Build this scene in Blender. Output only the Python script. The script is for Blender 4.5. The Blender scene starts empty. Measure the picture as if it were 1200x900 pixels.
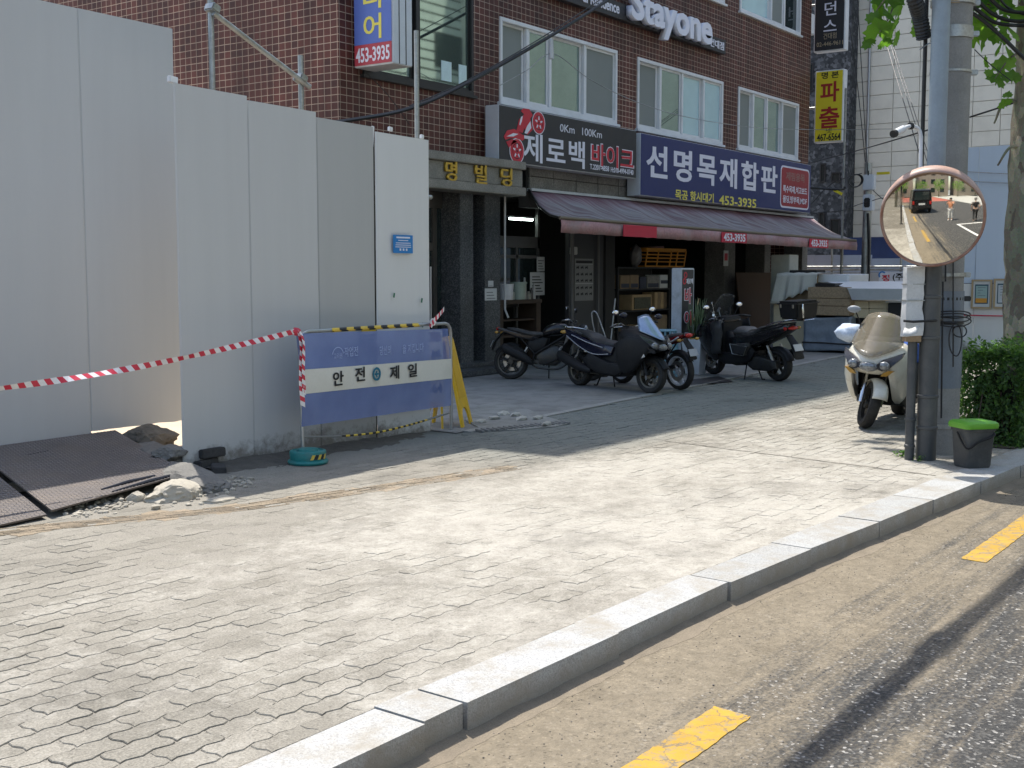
import bpy, bmesh, math, random
from mathutils import Vector, Matrix, Euler, noise as mnoise
C = bpy.context.scene.collection
S = bpy.context.scene
rad = math.radians
RND = random.Random(7)
V = Vector
# ------------------------------------------------------------ camera, sky, sun, exposure
YAW, PITCH, FPX, EYE = rad(35.691), rad(5.305), 1400.0, 1.6
cam = bpy.data.cameras.new('camera'); camo = bpy.data.objects.new('camera', cam); C.objects.link(camo)
cam.sensor_fit = 'HORIZONTAL'; cam.sensor_width = 36.0; cam.lens = 36.0 * FPX / 1200.0
cam.clip_start = 0.05; cam.clip_end = 3000
FH = V((math.cos(YAW), math.sin(YAW), 0)); RT = V((math.sin(YAW), -math.cos(YAW), 0))
FW = FH * math.cos(PITCH) - V((0, 0, 1)) * math.sin(PITCH); UP = V((0, 0, 1)) * math.cos(PITCH) + FH * math.sin(PITCH)
m3 = Matrix((RT, UP, -FW)).transposed(); camo.matrix_world = Matrix.Translation((0, 0, EYE)) @ m3.to_4x4()
S.camera = camo
SUN_EL, SUN_ROT = rad(65), rad(31)
w = bpy.data.worlds.new('World'); S.world = w; w.use_nodes = True
nt = w.node_tree; bg = nt.nodes['Background']; sk = nt.nodes.new('ShaderNodeTexSky'); sk.sky_type = 'NISHITA'
sk.sun_disc = False; sk.sun_elevation = SUN_EL; sk.sun_rotation = SUN_ROT; sk.air_density = 1.2; sk.dust_density = 2.0
nt.links.new(sk.outputs[0], bg.inputs[0]); bg.inputs[1].default_value = 0.15
sl = bpy.data.lights.new('sun', 'SUN'); sl.energy = 3.7; sl.angle = rad(0.55); sl.color = (1, 0.955, 0.88)
so = bpy.data.objects.new('sun', sl); C.objects.link(so)
SD = V((math.sin(SUN_ROT) * math.cos(SUN_EL), math.cos(SUN_ROT) * math.cos(SUN_EL), math.sin(SUN_EL)))
so.rotation_euler = (-SD).to_track_quat('-Z', 'Y').to_euler(); so.location = SD * 60
S.view_settings.view_transform = 'Standard'; S.view_settings.look = 'None'; S.view_settings.gamma = 1
S.view_settings.exposure = 0.82
S.render.engine = 'CYCLES'; S.cycles.max_bounces = 6; S.cycles.diffuse_bounces = 3; S.cycles.glossy_bounces = 4
S.cycles.transparent_max_bounces = 8; S.cycles.caustics_reflective = False; S.cycles.caustics_refractive = False
S.cycles.use_denoising = True

# survey of the site: sight lines onto the ground or onto known wall planes
CAMP = V((0, 0, EYE))
def ray(x, y): return RT * ((x - 600) / FPX) + UP * ((450 - y) / FPX) + FW
def G(x, y, z=0.0): r = ray(x, y); return CAMP + r * ((z - EYE) / r.z)
def AY(x, y, Y): r = ray(x, y); return CAMP + r * (Y / r.y)
def AX(x, y, X): r = ray(x, y); return CAMP + r * (X / r.x)
def AD(x, y, d): return CAMP + ray(x, y) * d

# ------------------------------------------------------------ helpers
WM = {}
def T(name, label, cat, loc=(0, 0, 0), rotz=0.0, group=None, mat=None):
    o = bpy.data.objects.new(name, None); C.objects.link(o); o.empty_display_size = 0.2
    o.location = loc; o.rotation_euler = (0, 0, rotz)
    if mat is not None: o.matrix_world = mat
    WM[o.name] = mat.copy() if mat is not None else Matrix.Translation(V(loc)) @ Matrix.Rotation(rotz, 4, 'Z')
    o['label'] = label; o['category'] = cat
    if group: o['group'] = group
    return o
def tag(o, label, cat, group=None, kind=None):
    o['label'] = label; o['category'] = cat
    if group: o['group'] = group
    if kind: o['kind'] = kind
    return o
def O(name, bm, mat, par=None, world=True, smooth=None, bevel=0, base=None, sub=0, label=None, kind=None):
    """link a bmesh as ONE mesh object; geometry comes in world space (world) or in the parent's space"""
    me = bpy.data.meshes.new(name)
    if bevel:
        bmesh.ops.bevel(bm, geom=[e for e in bm.edges if len(e.link_faces) == 2 and e.calc_face_angle(0) > 0.5], offset=bevel,
                        segments=1 if bevel < .004 else 2, affect='EDGES', clamp_overlap=True)
    bmesh.ops.recalc_face_normals(bm, faces=bm.faces[:])
    M = Matrix.Identity(4)
    if par is not None: M = WM[par.name].copy()
    elif base is not None: M = Matrix.Translation(V(base))
    if world: bm.transform(M.inverted())
    bm.to_mesh(me); bm.free()
    mats = mat if isinstance(mat, (list, tuple)) else [mat]
    for m in mats: me.materials.append(m)
    if smooth:
        me.polygons.foreach_set('use_smooth', [True] * len(me.polygons))
        if smooth is not True: me.set_sharp_from_angle(angle=rad(smooth))
    o = bpy.data.objects.new(name, me); C.objects.link(o)
    if par is not None: o.parent = par
    elif base is not None: o.location = base
    WM[o.name] = M
    if sub:
        s = o.modifiers.new('sub', 'SUBSURF'); s.levels = sub; s.render_levels = sub
    if label: o['label'] = label
    if kind: o['kind'] = kind
    return o
def ST(name, bm, mat, **k):
    return O(name, bm, mat, kind='structure', **k)
def copy_tree(o, par=None):
    c = o.copy(); C.objects.link(c); WM[c.name] = WM[o.name]
    if par is not None: c.parent = par
    for ch in list(o.children): copy_tree(ch, c)
    return c
B = bmesh.new
def box(bm, c, s, rot=None, mi=0, M=None):
    """box with centre c and full size s"""
    m = Matrix.Translation(V(c))
    if rot is not None: m = m @ (Euler(rot).to_matrix().to_4x4() if not isinstance(rot, Matrix) else rot.to_4x4())
    m = m @ Matrix.Diagonal((s[0], s[1], s[2], 1))
    if M is not None: m = M @ m
    r = bmesh.ops.create_cube(bm, size=1, matrix=m)
    if mi:
        for f in set(f for v in r['verts'] for f in v.link_faces): f.material_index = mi
    return r['verts']
def bx(bm, x0, x1, y0, y1, z0, z1, mi=0):
    return box(bm, ((x0 + x1) / 2, (y0 + y1) / 2, (z0 + z1) / 2), (abs(x1 - x0), abs(y1 - y0), abs(z1 - z0)), mi=mi)
def tube(bm, pts, r, n=8, cap=True, mi=0, closed=False):
    """round bar through points; r may be a list"""
    pts = [V(p) for p in pts]; k = len(pts); rs = r if isinstance(r, (list, tuple)) else [r] * k
    rings = []; prev = None
    for i, p in enumerate(pts):
        if closed: d = pts[(i + 1) % k] - pts[i - 1]
        else: d = pts[min(i + 1, k - 1)] - pts[max(i - 1, 0)]
        d.normalize()
        if prev is None:
            a = d.cross(V((0, 0, 1)));
            if a.length < 1e-3: a = d.cross(V((1, 0, 0)))
        else:
            a = prev - d * prev.dot(d)
        a.normalize(); prev = a; b = d.cross(a)
        rings.append([bm.verts.new(p + (a * math.cos(2 * math.pi * j / n) + b * math.sin(2 * math.pi * j / n)) * rs[i]) for j in range(n)])
    fs = []
    for i in range(k if closed else k - 1):
        A, Bq = rings[i], rings[(i + 1) % k]
        for j in range(n): fs.append(bm.faces.new((A[j], A[(j + 1) % n], Bq[(j + 1) % n], Bq[j])))
    if cap and not closed:
        fs.append(bm.faces.new(rings[0][::-1])); fs.append(bm.faces.new(rings[-1]))
    for f in fs: f.material_index = mi
    return rings
def lathe(bm, prof, M=None, n=24, mi=0, a0=0, a1=2 * math.pi):
    """profile [(r, h)] turned about local Z"""
    full = abs(a1 - a0 - 2 * math.pi) < 1e-6; M = M or Matrix.Identity(4); k = n if full else n + 1
    rings = []
    for r, h in prof:
        if r < 1e-6: rings.append([bm.verts.new(M @ V((0, 0, h)))] * k)
        else: rings.append([bm.verts.new(M @ V((r * math.cos(a0 + (a1 - a0) * j / n), r * math.sin(a0 + (a1 - a0) * j / n), h))) for j in range(k)])
    for i in range(len(rings) - 1):
        for j in range(n):
            q = [rings[i][j], rings[i][(j + 1) % k], rings[i + 1][(j + 1) % k], rings[i + 1][j]]
            u = []
            for v in q:
                if v not in u: u.append(v)
            if len(u) > 2:
                try: bm.faces.new(u).material_index = mi
                except ValueError: pass
def prism(bm, pts, d, M=None, mi=0):
    """polygon pts (2-D, local XY) pushed along local Z by d"""
    M = M or Matrix.Identity(4)
    a = [bm.verts.new(M @ V((p[0], p[1], 0))) for p in pts]; b = [bm.verts.new(M @ V((p[0], p[1], d))) for p in pts]
    fs = [bm.faces.new(a[::-1]), bm.faces.new(b)]
    k = len(pts)
    for i in range(k): fs.append(bm.faces.new((a[i], a[(i + 1) % k], b[(i + 1) % k], b[i])))
    for f in fs: f.material_index = mi
def loft(bm, rings, cap=True, mi=0, closed=True):
    R = [[bm.verts.new(V(p)) for p in r] for r in rings]; n = len(R[0]); fs = []
    for i in range(len(R) - 1):
        for j in range(n if closed else n - 1):
            fs.append(bm.faces.new((R[i][j], R[i][(j + 1) % n], R[i + 1][(j + 1) % n], R[i + 1][j])))
    if cap and closed:
        fs.append(bm.faces.new(R[0][::-1])); fs.append(bm.faces.new(R[-1]))
    for f in fs: f.material_index = mi
    return R
def sheet(bm, x0, x1, y0, y1, z, nx=1, ny=1, fn=None):
    g = [[bm.verts.new((x0 + (x1 - x0) * i / nx, y0 + (y1 - y0) * j / ny, z)) for j in range(ny + 1)] for i in range(nx + 1)]
    if fn:
        for r in g:
            for v in r: v.co = V(fn(*v.co))
    for i in range(nx):
        for j in range(ny): bm.faces.new((g[i][j], g[i + 1][j], g[i + 1][j + 1], g[i][j + 1]))
def frame_of(o, right, up):
    right = V(right).normalized(); up = V(up).normalized(); nrm = right.cross(up)
    m = Matrix((right, up, nrm)).transposed().to_4x4(); m.translation = V(o); return m
def ball(bm, c, s, sub=2, jit=0.0, M=None, seed=0):
    m = Matrix.Translation(V(c)) @ Matrix.Diagonal((s[0], s[1], s[2], 1))
    if M is not None: m = M @ m
    r = bmesh.ops.create_icosphere(bm, subdivisions=sub, radius=1, matrix=Matrix.Identity(4))
    for v in r['verts']:
        if jit:
            q = v.co.copy(); v.co = q * (1 + jit * mnoise.noise(q * 1.7 + V((seed * 3.1, seed, -seed))) + jit * .45 * mnoise.noise(q * 4.3 + V((seed, 0, seed))))
        v.co = m @ v.co
    return r['verts']
# ---- lettering: real letter shapes from the built-in font
_tc = {}
def txt_mesh(s, depth, bold, sp=1.0):
    key = (s, depth, bold)
    cu = bpy.data.curves.new('lettering', 'FONT'); cu.body = s; cu.size = 1; cu.extrude = depth; cu.offset = bold
    cu.resolution_u = 3; cu.space_character = sp
    o = bpy.data.objects.new('lettering', cu); C.objects.link(o)
    dg = bpy.context.evaluated_depsgraph_get(); dg.update()
    me = bpy.data.meshes.new_from_object(o.evaluated_get(dg), depsgraph=dg)
    bpy.data.objects.remove(o); bpy.data.curves.remove(cu)
    return me
def txt(s, o, right, up, h, wd, mat, par=None, depth=0.002, bold=0.0, name='lettering', world=True, center=True, proud=0.003, sp=1.0):
    """lettering s fitted into a box wd x h centred on o, lying in the plane (right, up)"""
    me = txt_mesh(s, 0.05, bold, sp)
    bm = B(); bm.from_mesh(me); bpy.data.meshes.remove(me)
    xs = [v.co.x for v in bm.verts]; ys = [v.co.y for v in bm.verts]
    x0, x1, y0, y1 = min(xs), max(xs), min(ys), max(ys)
    sy = h / (y1 - y0); sx = (wd / (x1 - x0)) if wd else sy
    M = frame_of(o, right, up)
    for v in bm.verts:
        v.co = M @ V(((v.co.x - (x0 + x1) / 2) * sx, (v.co.y - (y0 + y1) / 2) * sy, (0.0 if v.co.z < 0 else depth) + proud))
    bmesh.ops.remove_doubles(bm, verts=bm.verts[:], dist=1e-5)
    return O(name, bm, mat, par, world=world)

# ------------------------------------------------------------ materials
def nodes(name):
    m = bpy.data.materials.new(name); m.use_nodes = True; n = m.node_tree
    return m, n, n.nodes['Principled BSDF'], n.links.new
def N(n, t, **k):
    x = n.nodes.new('ShaderNode' + t)
    for a, b in k.items(): setattr(x, a, b)
    return x
def lin(c):
    return tuple(c) + ((1.0,) if len(c) == 3 else ())
def noise_(n, vec, scale, detail=4, rough=.55):
    t = N(n, 'TexNoise'); t.inputs['Scale'].default_value = scale; t.inputs['Detail'].default_value = detail
    t.inputs['Roughness'].default_value = rough; n.links.new(vec, t.inputs['Vector']); return t
def ramp(n, fac, stops):
    r = N(n, 'ValToRGB'); e = r.color_ramp.elements
    while len(e) < len(stops): e.new(.5)
    for x, (p, c) in zip(e, stops):
        x.position = p; x.color = lin(c) if not isinstance(c, (int, float)) else (c, c, c, 1)
    n.links.new(fac, r.inputs[0]); return r
def mix(n, fac, a, b, mode='MIX'):
    m = N(n, 'Mix', data_type='RGBA', blend_type=mode)
    for s, v in ((0, fac), (6, a), (7, b)):
        if isinstance(v, (int, float)): m.inputs[s].default_value = v
        elif isinstance(v, tuple): m.inputs[s].default_value = lin(v)
        else: n.links.new(v, m.inputs[s])
    return m.outputs[2]
def bump(n, p, h, strength=.3, dist=.01):
    b = N(n, 'Bump'); b.inputs['Strength'].default_value = strength; b.inputs['Distance'].default_value = dist
    n.links.new(h, b.inputs['Height']); n.links.new(b.outputs[0], p.inputs['Normal']); return b
def PM(name, col, rough=.55, metal=0.0, var=.12, scale=6.0, fine=60.0, bmp=.0, dirt=None, dirt_amt=.35, dirt_scale=3.0, spec=.5, coat=0.0, alpha=1.0, trans=0.0, emit=0.0, world=False, rvar=.1, ior=1.45):
    m, n, p, L = nodes(name)
    tc = N(n, 'TexCoord'); vec = tc.outputs['Object']
    if world: vec = N(n, 'NewGeometry').outputs['Position']
    a = noise_(n, vec, scale, 5); f = noise_(n, vec, fine, 3)
    c1 = tuple(max(0, x * (1 - var)) for x in col); c2 = tuple(min(1, x * (1 + var)) for x in col)
    fm = N(n, 'Math', operation='MULTIPLY_ADD'); L(f.outputs[0], fm.inputs[0]); fm.inputs[1].default_value = .5; 
    hm = N(n, 'Math', operation='MULTIPLY'); L(a.outputs[0], hm.inputs[0]); hm.inputs[1].default_value = .5; L(hm.outputs[0], fm.inputs[2])
    r = ramp(n, fm.outputs[0], [(.3, c1), (.7, c2)]); out = r.outputs[0]
    if dirt:
        d = noise_(n, vec, dirt_scale, 8, .65); dr = ramp(n, d.outputs[0], [(.45, 0.0), (.72, dirt_amt)])
        out = mix(n, dr.outputs[0], out, dirt)
    L(out, p.inputs['Base Color'])
    rr = N(n, 'MapRange'); L(a.outputs[0], rr.inputs[0]); rr.inputs[3].default_value = max(.02, rough - rvar); rr.inputs[4].default_value = min(1, rough + rvar)
    L(rr.outputs[0], p.inputs['Roughness'])
    p.inputs['Metallic'].default_value = metal; p.inputs['Specular IOR Level'].default_value = spec; p.inputs['IOR'].default_value = ior
    p.inputs['Coat Weight'].default_value = coat; p.inputs['Coat Roughness'].default_value = .08
    p.inputs['Alpha'].default_value = alpha; p.inputs['Transmission Weight'].default_value = trans
    if emit: L(out, p.inputs['Emission Color']); p.inputs['Emission Strength'].default_value = emit
    if bmp: bump(n, p, fm.outputs[0], bmp, .01)
    return m
# ============================================================ GROUND, ROAD, KERB, PAVEMENT
def interp(tab, x):
    for (a, b), (c, d) in zip(tab, tab[1:]):
        if x <= c or (c, d) == tab[-1]: return b + (d - b) * (x - a) / (c - a)
KI = [(-30, 2.97), (3.4, 2.905), (5.6, 2.86), (7.7, 2.77), (10.5, 2.63), (12, 2.53), (40, .5)]
KO = [(-30, 2.71), (3.4, 2.665), (5.5, 2.635), (6.5, 2.58), (7.4, 2.51), (8.6, 2.43), (10.5, 2.31), (12, 2.22), (40, .2)]
def yi(x): return interp(KI, x)
def yo(x): return interp(KO, x)
def edge(x): return 7.40 + (x - 10.9) * .072            # joint between pavement and shop forecourt
TAN = [(0, 8.0), (4.1, 6.82), (5.5, 6.2), (7.0, 5.86), (8.4, 5.62), (13, 5.2), (30, 4.6)]

def asphalt_mat():
    m, n, p, L = nodes('sandy_asphalt'); g = N(n, 'NewGeometry'); pos = g.outputs['Position']
    v = N(n, 'TexVoronoi'); v.inputs['Scale'].default_value = 80; L(pos, v.inputs['Vector'])
    sp = ramp(n, v.outputs['Color'], [(.0, (.018, .018, .019)), (.55, (.045, .044, .042)), (.8, (.10, .097, .09)), (1, (.66, .63, .58))])
    fn = noise_(n, pos, 260, 2)
    asp = mix(n, fn.outputs[0], sp.outputs[0], (.06, .06, .058), 'MIX')
    asp = mix(n, .55, sp.outputs[0], asp)
    # blown sand: thick along the kerb, thinning towards the lane, with wheel streaks
    sx = N(n, 'SeparateXYZ'); L(pos, sx.inputs[0])
    near = N(n, 'MapRange', clamp=False); L(sx.outputs[1], near.inputs[0]); near.inputs[1].default_value = .95; near.inputs[2].default_value = 2.35
    st = N(n, 'Mapping'); st.inputs['Scale'].default_value = (.22, 4.2, 1); st.inputs['Rotation'].default_value = (0, 0, rad(3)); L(pos, st.inputs[0])
    sn = noise_(n, st.outputs[0], 2.1, 6, .6); ln = noise_(n, pos, 1.3, 6, .65); hn = noise_(n, pos, 60, 5, .8)
    a = N(n, 'Math', operation='MULTIPLY_ADD'); L(sn.outputs[0], a.inputs[0]); a.inputs[1].default_value = 2.4; L(near.outputs[0], a.inputs[2])
    b = N(n, 'Math', operation='MULTIPLY_ADD'); L(ln.outputs[0], b.inputs[0]); b.inputs[1].default_value = .7; L(a.outputs[0], b.inputs[2])
    c = N(n, 'Math', operation='MULTIPLY_ADD'); L(hn.outputs[0], c.inputs[0]); c.inputs[1].default_value = 2.0; L(b.outputs[0], c.inputs[2])
    mk = ramp(n, c.outputs[0], [(.0, 0.0), (1, 1.0)]); mk.color_ramp.elements[0].position = .0
    mr = N(n, 'MapRange'); L(c.outputs[0], mr.inputs[0]); mr.inputs[1].default_value = 2.62; mr.inputs[2].default_value = 3.4; mr.inputs[4].default_value = .9
    s2 = noise_(n, pos, 3.0, 6); s3 = noise_(n, pos, 180, 2)
    sand = ramp(n, s2.outputs[0], [(.3, (.188, .158, .114)), (.7, (.258, .220, .162))])
    sand2 = mix(n, s3.outputs[0], sand.outputs[0], (.205, .168, .116)); s4 = noise_(n, pos, 15, 8, .75); s4r = ramp(n, s4.outputs[0], [(.32, .70), (.62, 1.14)]); sand2 = mix(n, .9, sand2, s4r.outputs[0], 'MULTIPLY'); s5 = N(n, 'TexVoronoi'); s5.inputs['Scale'].default_value = 85; L(pos, s5.inputs['Vector']); s5r = ramp(n, s5.outputs['Color'], [(.08, .55), (.22, 1.0), (.85, 1.0), (.97, 1.5)]); sand2 = mix(n, .8, sand2, s5r.outputs[0], 'MULTIPLY')
    col = mix(n, mr.outputs[0], asp, sand2); L(col, p.inputs['Base Color'])
    p.inputs['Roughness'].default_value = .9; p.inputs['Specular IOR Level'].default_value = .25
    hb = N(n, 'Math', operation='ADD'); L(v.outputs['Distance'], hb.inputs[0]); L(s3.outputs[0], hb.inputs[1])
    bump(n, p, hb.outputs[0], .55, .006)
    return m
M_ASPH = asphalt_mat()

def dusty(name, c1, c2, dust, world=True, joint=False, dust_gain=1.0):
    """concrete whose dust cover varies from place to place"""
    m, n, p, L = nodes(name); pos = N(n, 'NewGeometry').outputs['Position']; isl = N(n, 'NewGeometry').outputs['Random Per Island']
    oi = N(n, 'ObjectInfo').outputs['Random']
    ad = N(n, 'Math', operation='ADD'); L(isl, ad.inputs[0]); L(oi, ad.inputs[1]); fr = N(n, 'Math', operation='FRACT'); L(ad.outputs[0], fr.inputs[0])
    base = mix(n, fr.outputs[0], c1, c2)
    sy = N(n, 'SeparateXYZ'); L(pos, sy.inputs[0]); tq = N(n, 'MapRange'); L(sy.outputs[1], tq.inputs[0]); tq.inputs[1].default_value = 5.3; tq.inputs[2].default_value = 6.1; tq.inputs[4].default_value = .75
    tx_ = N(n, 'MapRange'); L(sy.outputs[0], tx_.inputs[0]); tx_.inputs[1].default_value = 7.6; tx_.inputs[2].default_value = 9.5; tm = N(n, 'Math', operation='MULTIPLY'); L(tq.outputs[0], tm.inputs[0]); L(tx_.outputs[0], tm.inputs[1]); base = mix(n, tm.outputs[0], base, (.175, .20, .19))  # teal-grey of the building's shade mixed into the paver colour
    f = noise_(n, pos, 110, 4, .7); fr2 = ramp(n, f.outputs[0], [(.35, .66), (.68, 1.16)]); base = mix(n, 1.0, base, fr2.outputs[0], 'MULTIPLY')
    # footpath dust: lies thick in the open middle, thinned where the building's shade is tinted in
    big = noise_(n, pos, .55, 5, .6); med = noise_(n, pos, 4.5, 7, .72)
    sx = N(n, 'SeparateXYZ'); L(pos, sx.inputs[0])
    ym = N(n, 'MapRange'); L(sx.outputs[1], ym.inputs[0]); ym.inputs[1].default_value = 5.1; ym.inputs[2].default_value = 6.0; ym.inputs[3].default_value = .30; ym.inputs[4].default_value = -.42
    xm = N(n, 'MapRange'); L(sx.outputs[0], xm.inputs[0]); xm.inputs[1].default_value = 3.2; xm.inputs[2].default_value = 6.0; xm.inputs[3].default_value = -.42; xm.inputs[4].default_value = .05
    x2 = N(n, 'MapRange'); L(sx.outputs[0], x2.inputs[0]); x2.inputs[1].default_value = 8; x2.inputs[2].default_value = 12.5; x2.inputs[3].default_value = 0; x2.inputs[4].default_value = -.35
    a = N(n, 'Math', operation='MULTIPLY_ADD'); L(big.outputs[0], a.inputs[0]); a.inputs[1].default_value = 1.35; L(ym.outputs[0], a.inputs[2])
    b = N(n, 'Math', operation='MULTIPLY_ADD'); L(med.outputs[0], b.inputs[0]); b.inputs[1].default_value = 1.7; L(a.outputs[0], b.inputs[2])
    c = N(n, 'Math', operation='ADD'); L(b.outputs[0], c.inputs[0]); L(xm.outputs[0], c.inputs[1])
    d0 = N(n, 'Math', operation='ADD'); L(c.outputs[0], d0.inputs[0]); L(x2.outputs[0], d0.inputs[1]); fi = noise_(n, pos, 24, 6, .75); gr = noise_(n, pos, 95, 3, .7); d1 = N(n, 'Math', operation='MULTIPLY_ADD'); L(fi.outputs[0], d1.inputs[0]); d1.inputs[1].default_value = 1.1; L(d0.outputs[0], d1.inputs[2]); d = N(n, 'Math', operation='MULTIPLY_ADD'); L(gr.outputs[0], d.inputs[0]); d.inputs[1].default_value = .8; L(d1.outputs[0], d.inputs[2])
    mr = N(n, 'MapRange'); L(d.outputs[0], mr.inputs[0]); mr.inputs[1].default_value = 2.35; mr.inputs[2].default_value = 2.95; mr.inputs[4].default_value = .88 * dust_gain
    dn = mix(n, med.outputs[0], tuple(x * .9 for x in dust), tuple(min(1, x * 1.12) for x in dust))
    col = mix(n, mr.outputs[0], base, dn)
    st = noise_(n, pos, .9, 8, .7); sr = ramp(n, st.outputs[0], [(.27, .5), (.46, 1.0)]); col = mix(n, .75, col, sr.outputs[0], 'MULTIPLY')
    gv = N(n, 'TexVoronoi'); gv.inputs['Scale'].default_value = 75; L(pos, gv.inputs['Vector']); gq = ramp(n, gv.outputs['Color'], [(.10, .72), (.25, 1.0), (.86, 1.0), (.97, 1.32)]); col = mix(n, .75, col, gq.outputs[0], 'MULTIPLY')
    L(col, p.inputs['Base Color']); p.inputs['Roughness'].default_value = .92; p.inputs['Specular IOR Level'].default_value = .2
    hb = N(n, 'Math', operation='MULTIPLY_ADD'); L(med.outputs[0], hb.inputs[0]); hb.inputs[1].default_value = 1.6; L(f.outputs[0], hb.inputs[2])
    bump(n, p, hb.outputs[0], .6, .006)
    return m
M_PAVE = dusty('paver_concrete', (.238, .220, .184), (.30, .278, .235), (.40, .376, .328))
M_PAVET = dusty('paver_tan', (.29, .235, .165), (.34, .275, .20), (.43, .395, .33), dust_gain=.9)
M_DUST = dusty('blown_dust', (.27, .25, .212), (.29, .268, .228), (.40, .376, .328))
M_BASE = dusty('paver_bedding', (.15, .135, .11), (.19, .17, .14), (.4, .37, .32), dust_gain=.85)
M_CONC = PM('forecourt_concrete', (.215, .215, .205), .9, var=.2, scale=1.2, fine=90, bmp=.3, dirt=(.07, .07, .065), dirt_amt=.6, world=True)
M_CONC2 = PM('pale_concrete', (.42, .41, .37), .9, var=.22, scale=2.5, fine=70, bmp=.5, dirt=(.16, .15, .13), dirt_amt=.6, world=True)
M_EDGE = PM('edging_concrete', (.27, .268, .25), .9, var=.25, scale=3, fine=70, bmp=.4, world=True)
M_SAND = PM('site_sand', (.52, .42, .30), .95, var=.2, scale=1.5, fine=40, bmp=.6, world=True)
def kerb_mat():
    m, n, p, L = nodes('kerb_granite'); pos = N(n, 'NewGeometry').outputs['Position']; oi = N(n, 'ObjectInfo').outputs['Random']
    v = N(n, 'TexVoronoi'); v.inputs['Scale'].default_value = 170; L(pos, v.inputs['Vector']); r = ramp(n, v.outputs['Color'], [(.15, (.29, .29, .285)), (.5, (.395, .395, .385)), (.9, (.455, .455, .44))])
    c = mix(n, oi, (.80, .80, .79), (1.0, 1.0, 1.0)); c = mix(n, 1.0, r.outputs[0], c, 'MULTIPLY')
    b = noise_(n, pos, 3.2, 8, .7); br = ramp(n, b.outputs[0], [(.44, 0.0), (.64, .8)]); c = mix(n, br.outputs[0], c, (.27, .24, .19))
    # road splash clings to the lower half of the stone
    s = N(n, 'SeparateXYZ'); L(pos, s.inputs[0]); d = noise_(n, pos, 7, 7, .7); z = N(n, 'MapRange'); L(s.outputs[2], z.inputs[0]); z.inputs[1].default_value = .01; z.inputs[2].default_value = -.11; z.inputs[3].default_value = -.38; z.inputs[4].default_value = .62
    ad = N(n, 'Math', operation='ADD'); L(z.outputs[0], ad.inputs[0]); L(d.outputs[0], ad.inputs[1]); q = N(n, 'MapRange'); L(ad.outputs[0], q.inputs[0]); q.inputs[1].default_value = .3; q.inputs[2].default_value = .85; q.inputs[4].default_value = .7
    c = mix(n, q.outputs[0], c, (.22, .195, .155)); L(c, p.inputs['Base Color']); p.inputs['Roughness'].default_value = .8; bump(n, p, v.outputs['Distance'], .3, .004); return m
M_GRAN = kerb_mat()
def paint_mat():
    m, n, p, L = nodes('road_yellow'); pos = N(n, 'NewGeometry').outputs['Position']; a = noise_(n, pos, 5, 8, .7); r = ramp(n, a.outputs[0], [(.3, (.35, .20, .018)), (.7, (.46, .28, .028))])
    w_ = noise_(n, pos, 16, 9, .8); wr = ramp(n, w_.outputs[0], [(.50, 0.0), (.60, .85)]); c = mix(n, wr.outputs[0], r.outputs[0], (.21, .18, .135))
    v = N(n, 'TexVoronoi', feature='DISTANCE_TO_EDGE'); v.inputs['Scale'].default_value = 7; wv = N(n, 'VectorMath', operation='MULTIPLY_ADD'); L(a.outputs['Color'], wv.inputs[0]); wv.inputs[1].default_value = (.25, .25, 0); L(pos, wv.inputs[2]); L(wv.outputs[0], v.inputs['Vector'])
    k = ramp(n, v.outputs['Distance'], [(.0, 1.0), (.035, 0.0)]); c = mix(n, k.outputs[0], c, (.13, .11, .085)); L(c, p.inputs['Base Color']); p.inputs['Roughness'].default_value = .85; bump(n, p, w_.outputs[0], .4, .004); return m
M_YEL = paint_mat()
M_WHT = PM('road_white', (.62, .61, .58), .85, var=.1, dirt=(.2, .18, .15), dirt_amt=.5, world=True)
M_DARK = PM('dark_gap', (.02, .02, .02), .9)

bm = B(); sheet(bm, -700, 900, -700, 900, -.16); ST('ground', bm, M_CONC)
bm = B(); sheet(bm, -160, 240, -7.5, 2.9, -.12, 2, 2); sheet(bm, -43, -10, -40, -7.5, -.12); ST('road', bm, M_ASPH)
bm = B()
for x0, x1, y, wd in ((-8.6, -5.6, 2.02, .16), (-3.4, -.9, 2.02, .16), (1.9, 4.2, 1.955, .165), (7.32, 10.3, 1.86, .15), (13.4, 16.4, 1.6, .15), (19.5, 22.5, 1.3, .15)):
    k = 60
    pts = [(x0 + (x1 - x0) * i / k, y - wd / 2 + RND.uniform(-.004, .004)) for i in range(k + 1)] + [(x1 + .02 - (x1 - x0) * i / k, y + wd / 2 + RND.uniform(-.004, .004)) for i in range(k + 1)]
    prism(bm, pts, .004, Matrix.Translation((0, 0, -.12)))
ST('road_marking', bm, M_YEL)
bm = B(); bx(bm, .9, 4.6, -.62, -.45, -.12, -.116); bx(bm, .9, 1.1, -2.6, -.625, -.12, -.116); bx(bm, 4.4, 4.6, -2.6, -.625, -.12, -.116)
ST('bay_marking', bm, M_WHT)
M_RED = PM('red_road_coating', (.33, .1, .07), .9, var=.15, fine=120, bmp=.3, world=True)
bm = B(); sheet(bm, -43, -22, -18, 2.6, -.1155); ST('red_road', bm, M_RED)

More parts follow.
